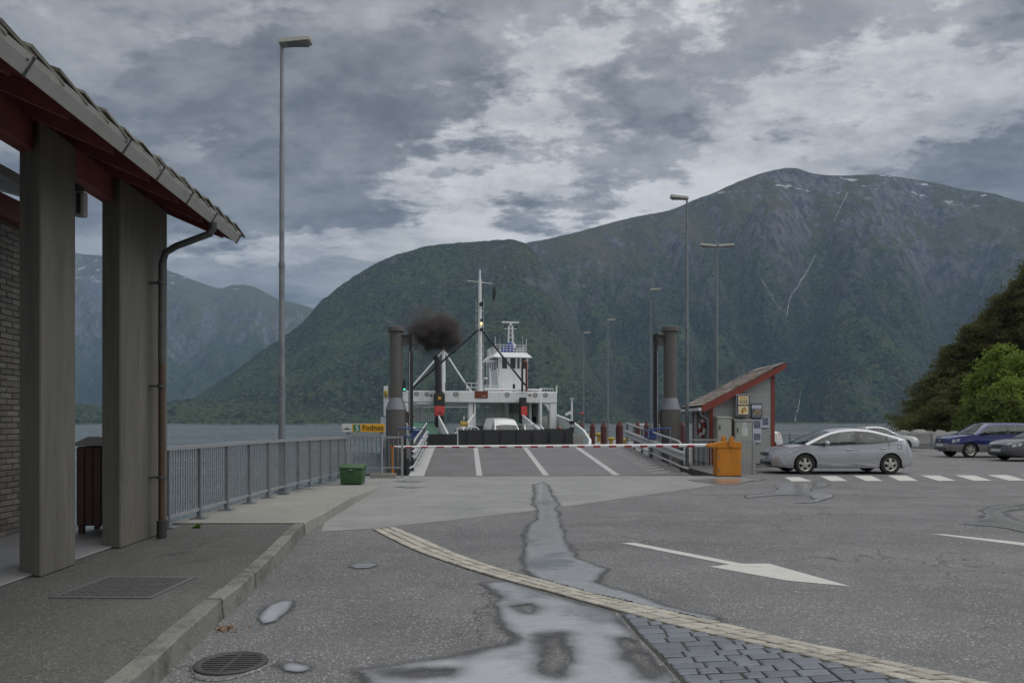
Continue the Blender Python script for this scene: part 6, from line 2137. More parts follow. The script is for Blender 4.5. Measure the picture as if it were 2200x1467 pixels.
# left wing lamp and traffic light
x, z = fx(829, 846, 1.0)
wl_ = MB().box(x - 0.16, x + 0.16, 0.9, 1.3, 2.2, z + 0.6).build('wing_post', M['white'], fe)
MB().ball((x, 0.8, z), 0.16, 0.16, 0.3, 10, 6).build('wing_lamp', M['yellow_paint'], wl_)
x, z = fx(868, 838, -1.0)
tl = MB().box(x - 0.13, x + 0.13, -1.1, -0.9, z - 0.1, z + 0.7).build('signal_box', M['black'], fe)
MB().ball((x + 0.02, -1.12, z + 0.05), 0.08, 0.05, 0.08, 8, 6).build('signal_light', M['greenlight'], tl)

# ---- things on the ferry's deck (placed in world coordinates)


def fw(x, y, z=DK):
    return (FO[0] + x * _c - y * _s, FO[1] + x * _s + y * _c, z)


x, z = fx(989, 912, -7.5)
yb_ = thing('winch', 'yellow winch drum on a white stand at the ferry bow', 'winch', fw(x, -9.0, DK), FT)
h0 = fz(920, -9, 989) - DK
for sx in (-0.42, -0.14, 0.14, 0.42):
    MB().box(sx - .025, sx + .025, -0.3, 0.3, 0, h0).build('stand_leg', M['white'], yb_)
MB().box(-0.5, 0.5, -0.32, 0.32, h0, h0 + 0.05).build('stand_top', M['white'], yb_)
MB().lathe([(0.1, -0.22), (0.22, -0.22), (0.22, -0.18), (0.15, -0.16), (0.15, 0.16), (0.22, 0.18), (0.22, 0.22), (0.1, 0.22)], (0, 0, h0 + 0.27), 'x', 18).build('drum', M['yellow_paint'], yb_, smooth=40)
MB().cyl((0, 0, h0 + .45), (0, 0, h0 + .68), 0.03, n=6).ball((0, 0, h0 + .7), 0.06, 0.06, 0.06, 6, 5).build('lever', M['signwhite'], yb_)

# person in a red jacket standing at the bow flap
x, z = fx(1197, 913, -11.5)


def skin_body(name, m_, parent, joints, edges_, radii, root=0, sub=2):
    me = bpy.data.meshes.new(name)
    me.from_pydata(joints, edges_, [])
    o = bpy.data.objects.new(name, me); COL.objects.link(o); o.parent = parent
    md = o.modifiers.new('skin', 'SKIN'); md.use_smooth_shade = True
    sv = me.skin_vertices[0].data if me.skin_vertices else None
    if sv is None:
        bm = bmesh.new(); bm.from_mesh(me); bm.verts.layers.skin.verify(); bm.to_mesh(me); bm.free()
        sv = me.skin_vertices[0].data
    for i, r in enumerate(radii):
        sv[i].radius = (r, r) if not isinstance(r, tuple) else r
        sv[i].use_root = (i == root)
    ss = o.modifiers.new('sub', 'SUBSURF'); ss.levels = sub; ss.render_levels = sub
    me.materials.append(m_)
    return o


pz = DK
pe = thing('person', 'person in a red jacket leaning forward behind the ferry bow flap', 'person', fw(x, -11.6, pz), FT)
J = [(0, 0, 0.93), (0, -0.10, 1.06), (0, -0.26, 1.19), (0, -0.34, 1.25), (0, -0.38, 1.32),
     (0.18, -0.27, 1.22), (0.28, -0.34, 0.98), (0.20, -0.56, 0.95), (-0.18, -0.27, 1.22), (-0.28, -0.34, 0.98), (-0.20, -0.56, 0.95),
     (0.10, 0, 0.90), (0.11, -0.02, 0.50), (0.11, 0.02, 0.08), (0.12, -0.12, 0.04), (-0.10, 0, 0.90), (-0.11, 0.0, 0.50), (-0.11, 0.04, 0.08), (-0.12, -0.10, 0.04), (0, -0.39, 1.36)]
E = [(0, 1), (1, 2), (2, 3), (3, 4), (4, 19), (2, 5), (5, 6), (6, 7), (2, 8), (8, 9), (9, 10), (0, 11), (11, 12), (12, 13), (13, 14), (0, 15), (15, 16), (16, 17), (17, 18)]
RD_ = [(0.17, 0.12), (0.16, 0.12), (0.19, 0.12), 0.07, 0.085, 0.085, 0.06, 0.045, 0.085, 0.06, 0.045, 0.10, 0.07, 0.05, 0.045, 0.10, 0.07, 0.05, 0.045, 0.09]
skin_body('body', M['jacket'], pe, J, E, RD_)
MB().ball((0, -0.41, 1.385), 0.085, 0.10, 0.12, 14, 10).build('head', M['skin'], pe, smooth=60)
MB().ball((0, -0.385, 1.42), 0.092, 0.10, 0.105, 14, 10).build('hair', M['hair'], pe, smooth=60)

# smoke from the left stack


def build_smoke():
    m = bpy.data.materials.new('exhaust_smoke'); m.use_nodes = True
    nt = m.node_tree
    for n_ in list(nt.nodes):
        nt.nodes.remove(n_)
    k = NB(nt)
    tc = k.n('ShaderNodeTexCoord')
    k.pos = tc.outputs['Object']

    def blob(c, r, sharp=1.0):
        d = k.n('ShaderNodeVectorMath'); d.operation = 'SUBTRACT'; k.l(k.pos, d.inputs[0]); d.inputs[1].default_value = c
        s_ = k.n('ShaderNodeVectorMath'); s_.operation = 'DIVIDE'; k.l(d.outputs[0], s_.inputs[0]); s_.inputs[1].default_value = r
        l_ = k.n('ShaderNodeVectorMath'); l_.operation = 'LENGTH'; k.l(s_.outputs[0], l_.inputs[0])
        return k.math('SUBTRACT', 1.0, l_.outputs['Value'])
    core = k.math('MAXIMUM', blob((0.0, 0, -0.10), (1.95, 1.5, 1.15)), blob((0.55, 0, 0.45), (1.25, 1.1, 1.05)))
    core = k.math('MAXIMUM', core, blob((0.95, 0, -0.55), (1.15, 1.0, 0.95)))
    halo = k.math('MAXIMUM', blob((-0.55, 0.2, 0.65), (2.0, 1.5, 1.7)), blob((-0.2, 0, -1.0), (1.8, 1.3, 1.5)))
    nz = k.math('MULTIPLY', k.math('SUBTRACT', k.noise(1.25, 6, 0.62), 0.5), 1.5)
    cd = k.math('MULTIPLY', k.math('MAXIMUM', k.math('ADD', core, k.math('ADD', nz, 0.08)), 0.0), 7.5)
    hd = k.math('MULTIPLY', k.math('MAXIMUM', k.math('ADD', halo, k.math('MULTIPLY', nz, 0.8)), 0.0), 0.75)
    dens = k.math('ADD', cd, hd)
    # keep inside the hull of the plume
    edge = k.mr(blob((0, 0, 0), (2.9, 2.0, 2.7)), 0.0, 0.15)
    dens = k.math('MULTIPLY', dens, edge)
    pv = k.n('ShaderNodeVolumePrincipled')
    pv.inputs['Color'].default_value = (0.20, 0.18, 0.178, 1)
    k.l(dens, pv.inputs['Density'])
    out = k.n('ShaderNodeOutputMaterial'); k.l(pv.outputs[0], out.inputs['Volume'])
    x, z = fx(934, 713, -0.9)
    o = MB().ball((0, 0, 0), 2.9, 2.0, 2.7, 24, 16).build('smoke', m)
    o.location = fw(x, -0.9, z)
    return struct(o, 'puff of dark brown exhaust smoke over the ferry', 'stuff')


build_smoke()


# ================================================================== CARS
# local frame: x runs from the front bumper (0) to the tail (L), y across (-y is the side seen here), z up; root in the middle


def car(name, label, cat, loc, rz, C, group=None):
    L_ = C['L']; hw = C['W'] / 2
    root = thing(name, label, cat, loc, rz, group)
    ox = -L_ / 2
    pm_ = C['paint']
    plan = C.get('plan', [(0, 0.66), (0.08, 0.76), (0.22, 0.87), (0.45, 0.945), (0.8, 0.985), (1.2, 1.0), (L_ - 1.0, 1.0), (L_ - 0.6, 0.98), (L_ - 0.3, 0.93), (L_ - 0.12, 0.86), (L_, 0.74)])
    sec = [(0.0, 0.955), (0.12, 0.985), (0.35, 1.0), (0.6, 0.992), (0.8, 0.965), (1.0, 0.925)]
    zs = C['sill']
    zt = C['top']            # upper edge of the body side: (x, z)
    fxz = C.get('nose', [(0.2, 0.05), (0.45, 0.0), (0.62, 0.02), (0.8, 0.10), (1.2, 0.2)])      # z -> x setback of the front face
    rxz = C.get('tail', [(0.2, 0.02), (0.5, 0.0), (0.75, 0.03), (1.1, 0.16), (1.4, 0.22)])
    wr = C['wr']; ra = wr + 0.055
    wx = C['wheels']

    def Zt(x): return interp(zt, x)

    def W(x): return hw * interp(plan, x)

    def Y(x, z):
        t = min(max((z - zs) / max(Zt(x) - zs, 0.2), 0), 1)
        return W(x) * interp(sec, t)

    def Xs(x, z):
        """shift a station near the ends so that nose and tail slope"""
        f0 = max(0, 1 - x / 0.55); f1 = max(0, 1 - (L_ - x) / 0.55)
        return x + f0 * interp(fxz, z) - f1 * interp(rxz, z)

    def zb(x):
        z = zs + 0.05 * max(0, 1 - x / 0.5) + 0.06 * max(0, 1 - (L_ - x) / 0.5)
        for w in wx:
            d = abs(x - w)
            if d < ra:
                z = max(z, wr + math.sqrt(ra * ra - d * d))
        return z
    xs = list(np.linspace(0, L_, 74))
    for w in wx:
        xs += [w - ra, w - ra + 0.004, w - ra * 0.93, w + ra * 0.93, w + ra - 0.004, w + ra]
    xs = sorted(set(round(float(x), 4) for x in xs))
    nz_ = 11

    def strip(mb, s, off, z0f, z1f, xlist, n=nz_):
        P = []
        for x in xlist:
            a, b = z0f(x), z1f(x)
            row = []
            for j in range(n):
                z = a + (b - a) * j / (n - 1)
                row.append((ox + Xs(x, z), s * (Y(x, z) + off), z))
            P.append(row)
        return mb.grid(P)
    bodymb = MB()
    for s in (-1, 1):
        strip(bodymb, s, 0, zb, Zt, xs)
        # rounded lip of the wheel arches: a band turned inwards
        strip_in = []
        for x in xs:
            z = zb(x)
            strip_in.append([(ox + Xs(x, z), s * Y(x, z), z), (ox + Xs(x, z), s * (Y(x, z) - 0.10), z + 0.004)])
        bodymb.grid(strip_in)
    # nose and tail faces
    for xe, sg in ((0.0, -1), (L_, 1)):
        P = []
        for j in range(nz_):
            z = zb(xe) + (Zt(xe) - zb(xe)) * j / (nz_ - 1)
            y = Y(xe, z); row = []
            for i in range(13):
                t = -1 + 2 * i / 12
                row.append((ox + Xs(xe, z) + sg * 0.10 * (1 - t * t) * (1.0 if j < nz_ - 1 else 0.9), y * t, z))
            P.append(row)
        bodymb.grid(P)

    def lid(x0, x1, crown, n=14, ends=0.09):
        P = []
        for i in range(n):
            x = x0 + (x1 - x0) * i / (n - 1)
            z = Zt(x); y = Y(x, z); row = []
            for j in range(13):
                t = -1 + 2 * j / 12
                bx = 0.0
                if x < 0.01: bx = -ends * (1 - t * t)
                if x > L_ - 0.01: bx = ends * (1 - t * t)
                row.append((ox + Xs(x, z) + bx, y * t, z + crown * (1 - t * t) * min(1.0, 0.35 + 3 * min(x - x0, x1 - x, 0.25))))
            P.append(row)
        return bodymb.grid(P)
    lid(0.0, C['cowl'] + 0.06, C.get('crown', 0.05))
    lid(C['deck'] - 0.06, L_, 0.03)
    bodymb.build('body', pm_, root, smooth=38)
    # underbody and wheel housings
    MB().box(ox + 0.25, ox + L_ - 0.25, -hw * 0.74, hw * 0.74, zs - 0.02, wr * 2 + 0.08).build('underbody', M['interior'], root)
    # greenhouse: ruled surface between belt line B and roof edge T
    Bp, Tp = C['belt'], C['roof']          # same length; rows (x, z, y-factor)
    n = 41
    tt = np.linspace(0, len(Bp) - 1, n)
    B = smooth_interp([(x, z, f) for x, z, f in Bp], tt); T = smooth_interp([(x, z, f) for x, z, f in Tp], tt)

    def side_pt(i, v, s, off=0.0):
        """v from 0 (belt) to 1 (roof edge)"""
        p = B[i] * (1 - v) + T[i] * v
        y = (B[i][2] * (1 - v) + T[i][2] * v) * hw + 0.035 * math.sin(math.pi * min(v, 1)) * min(1, 6 * (T[i][1] - B[i][1])) + off
        return (ox + p[0], s * y, p[1])
    iA, iB0, iB1, iC = C['split']          # indices: windscreen top, B pillar start / end, rear glass top
    rail_w = C.get('railw', 0.085)
    sideglass = MB(); frame = MB(); pillar = MB()

    def vrail(i):
        h = max(np.hypot(T[i][1] - B[i][1], (T[i][0] - B[i][0])), 1e-3)
        return max(0.0, 1 - rail_w / h)
    endq = C.get('qend', n - 6)            # where the side glass ends (C pillar)
    start = C.get('qstart', 3)
    for s in (-1, 1):
        P = [[side_pt(i, v, s) for v in np.linspace(0, 1, 7)] for i in range(n)]
        # frame: roof rail band
        frame.grid([[side_pt(i, v, s, 0.004) for v in np.linspace(vrail(i), 1, 3)] for i in range(n)])
        # C pillar and front corner
        frame.grid([[side_pt(i, v, s, 0.004) for v in np.linspace(0, vrail(i), 5)] for i in range(endq, n)])
        frame.grid([[side_pt(i, v, s, 0.003) for v in np.linspace(0, vrail(i), 3)] for i in range(0, start + 1)])
        pillar.grid([[side_pt(i, v, s, 0.007) for v in np.linspace(0, vrail(i), 4)] for i in range(iB0, iB1 + 1)])
        for q0, q1 in C.get('pillars', ()):
            pillar.grid([[side_pt(i, v, s, 0.007) for v in np.linspace(0, vrail(i), 4)] for i in range(q0, q1 + 1)])
        # black belt strip
        pillar.grid([[side_pt(i, v, s, 0.008) for v in (-0.02, 0.05)] for i in range(start, endq + 1)])
        for a, b in ((start, iB0), (iB1, endq)):
            MB().grid([[side_pt(i, v * vrail(i), s, -0.004) for v in np.linspace(0, 1, 5)] for i in range(a, b + 1)]).build('side_window', M['glass'], root, smooth=60, fix=False)
    # top surface

    def top_pt(i, t, off=0.0):
        cr = C.get('roofcrown', 0.05) * (1 - t * t) + off
        y = T[i][2] * hw * t
        fwd = 0.10 * (1 - t * t)
        dx = -fwd if i <= iA else (fwd if i >= iC else -fwd + 2 * fwd * (i - iA) / (iC - iA))
        dx *= min(1.0, 1.0)
        return (ox + T[i][0] + dx, y, T[i][1] + cr)
    frame.grid([[top_pt(i, t) for t in np.linspace(-1, 1, 11)] for i in range(iA, iC + 1)])
    for i0, i1, nm in ((0, iA, 'windscreen'), (iC, n - 1, 'rear_window')):
        MB().grid([[top_pt(i, t, -0.002) for t in np.linspace(-0.93, 0.93, 9)] for i in range(i0, i1 + 1)]).build(nm, M['glass'], root, smooth=60, fix=False)
        for sgn in (-1, 1):
            frame.grid([[top_pt(i, t, 0.002) for t in (sgn * 0.90, sgn * 1.0)] for i in range(i0, i1 + 1)])
    frame.build('roof_frame', pm_, root, smooth=50, fix=False)
    pillar.build('pillar_trim', M['trimblack'], root, smooth=50, fix=False)
    # interior
    bz_ = C['belt'][len(Bp) // 2][1]
    cx = C['belt'][1][0]
    MB().box(ox + cx - 0.1, ox + C['belt'][-2][0] - 0.1, -hw * 0.80, hw * 0.80, zs + 0.1, bz_ - 0.22).build('cabin_floor', M['interior'], root)
    MB().box(ox + cx - 0.05, ox + cx + 0.35, -hw * 0.78, hw * 0.78, bz_ - 0.3, bz_ - 0.02).build('dashboard', M['interior'], root, bevel=0.05)
    for sx in C.get('seats', (1.95, 2.95)):
        for sy in (-0.36, 0.36):
            MB().obox((ox + sx + 0.28, sy, bz_ - 0.05), Vector((0.07, 0, -0.012)), (0, 0.23, 0), Vector((0.06, 0, 0.34))).build('seat', M['seat'], root, bevel=0.04)
            MB().box(ox + sx + 0.33, ox + sx + 0.43, sy - 0.13, sy + 0.13, bz_ + 0.30, bz_ + 0.46).build('head_rest', M['seat'], root, bevel=0.03)
    # lamps, seams, handles and trims laid on the body side

    def patch(name, poly, m_, s, off=0.006, zc=None):
        pts = []
        k = len(poly)
        for i in range(k):
            a, b = poly[i], poly[(i + 1) % k]
            for q in range(3):
                f = q / 3
                pts.append((a[0] + (b[0] - a[0]) * f, a[1] + (b[1] - a[1]) * f))
        V = []
        for x, z in pts:
            z2 = min(z, Zt(max(x, 0)) - 0.004)
            V.append((ox + Xs(x, z2) - (0.004 if x < 1 else 0), s * (Y(x, z2) + off), z2))
        return MB().add(V, [tuple(range(len(V)))]).build(name, m_, root, fix=False)

    def line(pts, s, w=0.018, m_=None, name='panel_seam', off=0.002):
        mb = MB()
        for (a, b) in zip(pts[:-1], pts[1:]):
            d = Vector((b[0] - a[0], b[1] - a[1])).normalized(); nn = Vector((-d.y, d.x)) * w / 2
            V = []
            for x, z in ((a[0] + nn.x, a[1] + nn.y), (b[0] + nn.x, b[1] + nn.y), (b[0] - nn.x, b[1] - nn.y), (a[0] - nn.x, a[1] - nn.y)):
                V.append((ox + Xs(x, z), s * (Y(x, z) + off), z))
            mb.add(V, [(0, 1, 2, 3)])
        return mb.build(name, m_ or M['trimblack'], root, fix=False)
    for s in (-1, 1):
        if 'headlight' in C:
            patch('headlight', C['headlight'], M['lens_clear'], s)
        if 'taillight' in C:
            patch('tail_light', C['taillight'], C.get('tailmat', M['lens_red']), s)
        for pts in C.get('seams', ()):
            line(pts, s)
        for pts in C.get('mould', ()):
            line(pts, s, 0.035, C.get('mouldmat', pm_), 'side_moulding', 0.012)
        for (x, z) in C.get('handles', ()):
            MB().box(ox + x - 0.10, ox + x + 0.10, *sorted((s * (Y(x, z) - 0.005), s * (Y(x, z) + 0.035))), z - 0.018, z + 0.018).build('door_handle', pm_, root, bevel=0.008)
        if 'cladding' in C:
            mb = MB()
            xl_ = [x for x in xs if 0.0 <= x <= L_]
            strip(mb, s, 0.006, zb, lambda x: max(C['cladding'], zb(x) + 0.0), xl_, 4)
            mb.build('cladding', C['cladmat'], root, smooth=40, fix=False)
        if 'mirror' in C:
            x, z = C['mirror']
            MB().ball((ox + x, s * (hw * 0.93 + 0.12), z + 0.05), 0.075, 0.12, 0.075, 12, 8).build('mirror', C.get('mirrormat', pm_), root, smooth=60)
            MB().bar((ox + x + .02, s * (hw * 0.86), z), (ox + x, s * (hw * 0.93 + 0.08), z + 0.03), 0.05, 0.04).build('mirror_arm', M['trimblack'], root)
    # front details
    for nm, (y0_, y1_, z0_, z1_), m_ in C.get('front', ()):
        P = []
        for z in np.linspace(z0_, z1_, 4):
            row = []
            for t in np.linspace(y0_, y1_, 9):
                yy = Y(0.0, z); u = max(-1, min(1, t / yy))
                row.append((ox + Xs(0.0, z) - 0.10 * (1 - u * u) - 0.008, t, z))
            P.append(row)
        MB().grid(P).build(nm, m_, root, fix=False)
    for nm, (y0_, y1_, z0_, z1_), m_ in C.get('rear', ()):
        P = []
        for z in np.linspace(z0_, z1_, 4):
            row = []
            for t in np.linspace(y0_, y1_, 9):
                yy = Y(L_, z); u = max(-1, min(1, t / yy))
                row.append((ox + Xs(L_, z) + 0.10 * (1 - u * u) + 0.008, t, z))
            P.append(row)
        MB().grid(P).build(nm, m_, root, fix=False)
    # wheels
    tw = C.get('tw', 0.20)
    for w in wx:
        for s in (-1, 1):
            yo = s * (hw - 0.035); yi = s * (hw - 0.035 - tw)
            c = (ox + w, 0, wr)
            prof = [(wr * 0.60, yi), (wr * 0.93, yi), (wr, yi + s * 0.03), (wr, yo - s * 0.03), (wr * 0.95, yo - s * 0.005), (wr * 0.80, yo), (wr * 0.68, yo - s * 0.005), (wr * 0.66, yo - s * 0.03), (wr * 0.62, yi)]
            wo = MB().lathe(prof, c, 'y', 36, closed=True).build('wheel', M['dark'], root, smooth=45)
            MB().lathe([(wr * 0.02, yo - s * 0.075), (wr * 0.62, yo - s * 0.085), (wr * 0.63, yo - s * 0.07)], c, 'y', 28).build('hub', M['blackdull'], wo)
            mb = MB().lathe([(wr * 0.57, yo - s * 0.04), (wr * 0.665, yo - s * 0.012), (wr * 0.67, yo - s * 0.02), (wr * 0.60, yo - s * 0.07)], c, 'y', 36, closed=True)
            ns = C.get('spokes', 5)
            for q in range(ns):
                a = 2 * math.pi * q / ns + 0.31
                d = Vector((math.cos(a), 0, math.sin(a))); e = Vector((-math.sin(a), 0, math.cos(a)))
                r0, r1 = wr * 0.08, wr * 0.62; w0_, w1_ = wr * 0.11, wr * 0.15
                cc = Vector((c[0], yo - s * 0.03, c[2])); dp_ = Vector((0, s * 0.02, 0))
                V = [cc + d * r0 - e * w0_ + dp_, cc + d * r0 + e * w0_ + dp_, cc + d * r1 + e * w1_ - dp_ * 0.3, cc + d * r1 - e * w1_ - dp_ * 0.3]
                V += [p - Vector((0, s * 0.03, 0)) for p in V]
                mb.add(V, [(0, 1, 2, 3), (4, 7, 6, 5), (0, 4, 5, 1), (1, 5, 6, 2), (2, 6, 7, 3), (3, 7, 4, 0)])
            mb.lathe([(wr * 0.01, yo - s * 0.005), (wr * 0.14, yo - s * 0.01), (wr * 0.15, yo - s * 0.05)], c, 'y', 16)
            mb.build('rim', M['rim'], wo, smooth=40)
    if 'antenna' in C:
        x, z = C['antenna']
        MB().cyl((ox + x, 0, z), (ox + x + 0.10, 0, z + 0.16), 0.012, 0.006, 6).build('antenna', M['trimblack'], root)
    return root


P_SILVER = paint('silver_car_paint', (0.42, 0.435, 0.465), 0.55, 0.22)
P_BLUE = paint('blue_car_paint', (0.010, 0.018, 0.14), 0.25, 0.3)
P_DARK = paint('dark_grey_car_paint', (0.085, 0.085, 0.092), 0.4, 0.33)
P_WHITE = paint('white_car_paint', (0.62, 0.63, 0.64), 0.0, 0.35)
P_SILVER2 = paint('pale_silver_car_paint', (0.54, 0.55, 0.56), 0.45, 0.36)
P_GREEN = paint('dark_green_car_paint', (0.02, 0.05, 0.035), 0.2, 0.33)

HATCH = dict(L=4.46, W=1.73, sill=0.20, wr=0.315, wheels=(0.98, 3.68), cowl=1.02, deck=4.26, paint=P_SILVER,
             top=[(0, 0.66), (0.12, 0.71), (0.35, 0.79), (0.65, 0.87), (0.95, 0.925), (1.3, 0.915), (1.75, 0.915), (2.53, 0.95), (3.2, 0.98), (3.63, 1.005), (3.95, 1.06), (4.2, 1.085), (4.46, 1.06)],
             belt=[(1.02, 0.93, 0.90), (1.36, 0.91, 0.925), (1.75, 0.912, 0.93), (2.2, 0.93, 0.93), (2.65, 0.95, 0.93), (3.1, 0.972, 0.93), (3.55, 1.0, 0.92), (3.95, 1.055, 0.89), (4.26, 1.09, 0.84)],
             roof=[(1.02, 0.945, 0.86), (1.47, 1.155, 0.75), (1.90, 1.325, 0.68), (2.28, 1.405, 0.655), (2.7, 1.43, 0.65), (3.12, 1.395, 0.655), (3.56, 1.295, 0.67), (3.95, 1.185, 0.70), (4.26, 1.10, 0.74)],
             split=(10, 19, 21, 29), qend=35, qstart=2, pillars=((30, 31), (5, 6)), roofcrown=0.055, railw=0.07,
             headlight=[(0.27, 0.60), (0.42, 0.72), (0.60, 0.80), (0.80, 0.86), (0.72, 0.78), (0.50, 0.66)], taillight=[(4.20, 1.04), (4.30, 1.07), (4.42, 0.74), (4.32, 0.70)], tailmat=M['lens_clear'],
             seams=[[(1.42, 0.90), (1.40, 0.6), (1.46, 0.30)], [(2.55, 0.94), (2.57, 0.6), (2.57, 0.30)], [(3.62, 0.99), (3.62, 0.80), (3.44, 0.50), (3.36, 0.30)], [(0.36, 0.52), (0.62, 0.54)], [(4.05, 0.93), (4.05, 0.80), (3.90, 0.80), (3.90, 0.93), (4.05, 0.93)]],
             mould=[[(1.6, 0.40), (2.52, 0.41)], [(2.60, 0.41), (3.32, 0.415)]], handles=((2.35, 0.78), (3.43, 0.82)), mirror=(1.62, 0.93), antenna=(3.25, 1.44), seats=(1.85, 2.8),
             front=[('grille', (-0.40, 0.40, 0.58, 0.65), M['trimblack']), ('air_intake', (-0.52, 0.52, 0.27, 0.38), M['trimblack']), ('number_plate', (-0.26, 0.26, 0.43, 0.54), M['plate'])],
             rear=[('number_plate', (-0.26, 0.26, 0.66, 0.77), M['plate'])])
X_, Y_ = 10.52, 23.62
car('hatchback_car', 'silver hatchback in side view beside the zebra crossing', 'car', (X_, Y_, 0.004), 0.0, HATCH)

WAGON = dict(L=4.45, W=1.735, sill=0.26, wr=0.335, wheels=(0.90, 3.43), cowl=1.15, deck=4.36, paint=P_BLUE,
             top=[(0, 0.84), (0.10, 0.89), (0.4, 0.95), (0.8, 1.0), (1.15, 1.03), (1.6, 1.02), (2.6, 1.04), (3.6, 1.06), (4.2, 1.06), (4.45, 1.04)],
             belt=[(1.15, 1.035, 0.90), (1.45, 1.03, 0.93), (1.8, 1.03, 0.935), (2.3, 1.04, 0.935), (2.8, 1.045, 0.935), (3.3, 1.05, 0.935), (3.8, 1.055, 0.93), (4.2, 1.06, 0.91), (4.40, 1.06, 0.87)],
             roof=[(1.15, 1.045, 0.86), (1.5, 1.28, 0.77), (1.9, 1.50, 0.70), (2.35, 1.555, 0.69), (2.8, 1.565, 0.69), (3.3, 1.56, 0.69), (3.8, 1.545, 0.69), (4.2, 1.49, 0.70), (4.40, 1.07, 0.80)],
             split=(10, 19, 20, 35), qend=36, qstart=2, pillars=((28, 29),), roofcrown=0.04, railw=0.09,
             nose=[(0.2, 0.04), (0.5, 0.0), (0.72, 0.03), (0.9, 0.08)], tail=[(0.2, 0.0), (1.1, 0.04)],
             headlight=[(0.10, 0.68), (0.10, 0.82), (0.30, 0.86), (0.44, 0.85), (0.36, 0.72)], taillight=[(4.28, 0.80), (4.28, 1.03), (4.42, 1.03), (4.42, 0.80)],
             seams=[[(1.38, 1.02), (1.36, 0.7), (1.42, 0.4)], [(2.42, 1.03), (2.42, 0.4)], [(3.34, 1.04), (3.32, 0.8), (3.05, 0.42)]], handles=((2.25, 0.90), (3.22, 0.92)), mirror=(1.58, 1.06), mirrormat=M['trimblack'],
             cladding=0.60, cladmat=mat('grey_lower_body', (0.20, 0.20, 0.20), 0.5, metal=0.2, coords='obj'), seats=(2.0, 2.9), spokes=6,
             front=[('grille', (-0.30, 0.30, 0.68, 0.82), M['trimblack']), ('badge', (-0.07, 0.07, 0.73, 0.77), M['rim']), ('bumper', (-0.62, 0.62, 0.32, 0.64), mat('grey_bumper', (0.22, 0.22, 0.215), 0.5, coords='obj')), ('number_plate', (-0.28, 0.28, 0.50, 0.62), M['plate']), ('air_intake', (-0.45, 0.45, 0.34, 0.44), M['trimblack'])])
car('estate_car', 'blue estate car with grey lower body parked at the far right', 'car', (22.95, 34.9, 0.0), 0.02, WAGON).scale = (1.0, 1.0, 1.04)

SEDAN = dict(L=4.58, W=1.80, sill=0.22, wr=0.32, wheels=(0.95, 3.67), cowl=1.30, deck=3.95, paint=P_DARK,
             top=[(0, 0.70), (0.12, 0.77), (0.5, 0.86), (0.9, 0.92), (1.3, 0.95), (1.8, 0.95), (2.6, 0.965), (3.4, 0.985), (3.9, 1.01), (4.3, 1.0), (4.58, 0.94)],
             belt=[(1.30, 0.96, 0.88), (1.65, 0.955, 0.92), (2.0, 0.96, 0.93), (2.35, 0.965, 0.93), (2.7, 0.97, 0.93), (3.0, 0.98, 0.93), (3.35, 0.99, 0.92), (3.7, 1.01, 0.89), (3.95, 1.02, 0.84)],
             roof=[(1.30, 0.97, 0.84), (1.70, 1.18, 0.74), (2.05, 1.36, 0.67), (2.35, 1.41, 0.65), (2.7, 1.42, 0.65), (3.0, 1.40, 0.65), (3.35, 1.31, 0.67), (3.7, 1.16, 0.72), (3.95, 1.03, 0.78)],
             split=(10, 19, 21, 29), qend=34, qstart=2, roofcrown=0.045, railw=0.07,
             headlight=[(0.08, 0.60), (0.10, 0.72), (0.30, 0.79), (0.48, 0.79), (0.38, 0.66)], taillight=[(4.30, 0.72), (4.30, 0.95), (4.54, 0.90), (4.54, 0.72)],
             seams=[[(1.5, 0.94), (1.48, 0.6), (1.55, 0.3)], [(2.6, 0.96), (2.6, 0.3)], [(3.5, 0.98), (3.45, 0.75), (3.3, 0.35)]], handles=((2.4, 0.82), (3.4, 0.84)), mirror=(1.75, 0.97), seats=(2.0, 2.85),
             front=[('grille', (-0.26, 0.26, 0.58, 0.70), M['trimblack']), ('number_plate', (-0.27, 0.27, 0.40, 0.52), M['plate']), ('air_intake', (-0.5, 0.5, 0.24, 0.34), M['trimblack'])],
             rear=[('number_plate', (-0.27, 0.27, 0.70, 0.81), M['plate'])])
car('sedan_car', 'dark grey sedan cut off by the right edge of the picture', 'car', (23.25, 31.4, 0.0), 0.10, SEDAN)
S2 = dict(SEDAN); S2.update(paint=P_SILVER2, L=4.5)
car('sedan_car', 'pale silver sedan partly hidden behind the silver hatchback', 'car', (21.85, 43.3, 0.0), math.pi - 0.04, S2)
S3 = dict(HATCH); S3.update(paint=P_WHITE, tailmat=M['lens_red'])
car('hatchback_car', 'white hatchback mostly hidden behind the shelter, red tail light showing', 'car', (13.3, 42.0, 0.0), 0.0, S3)

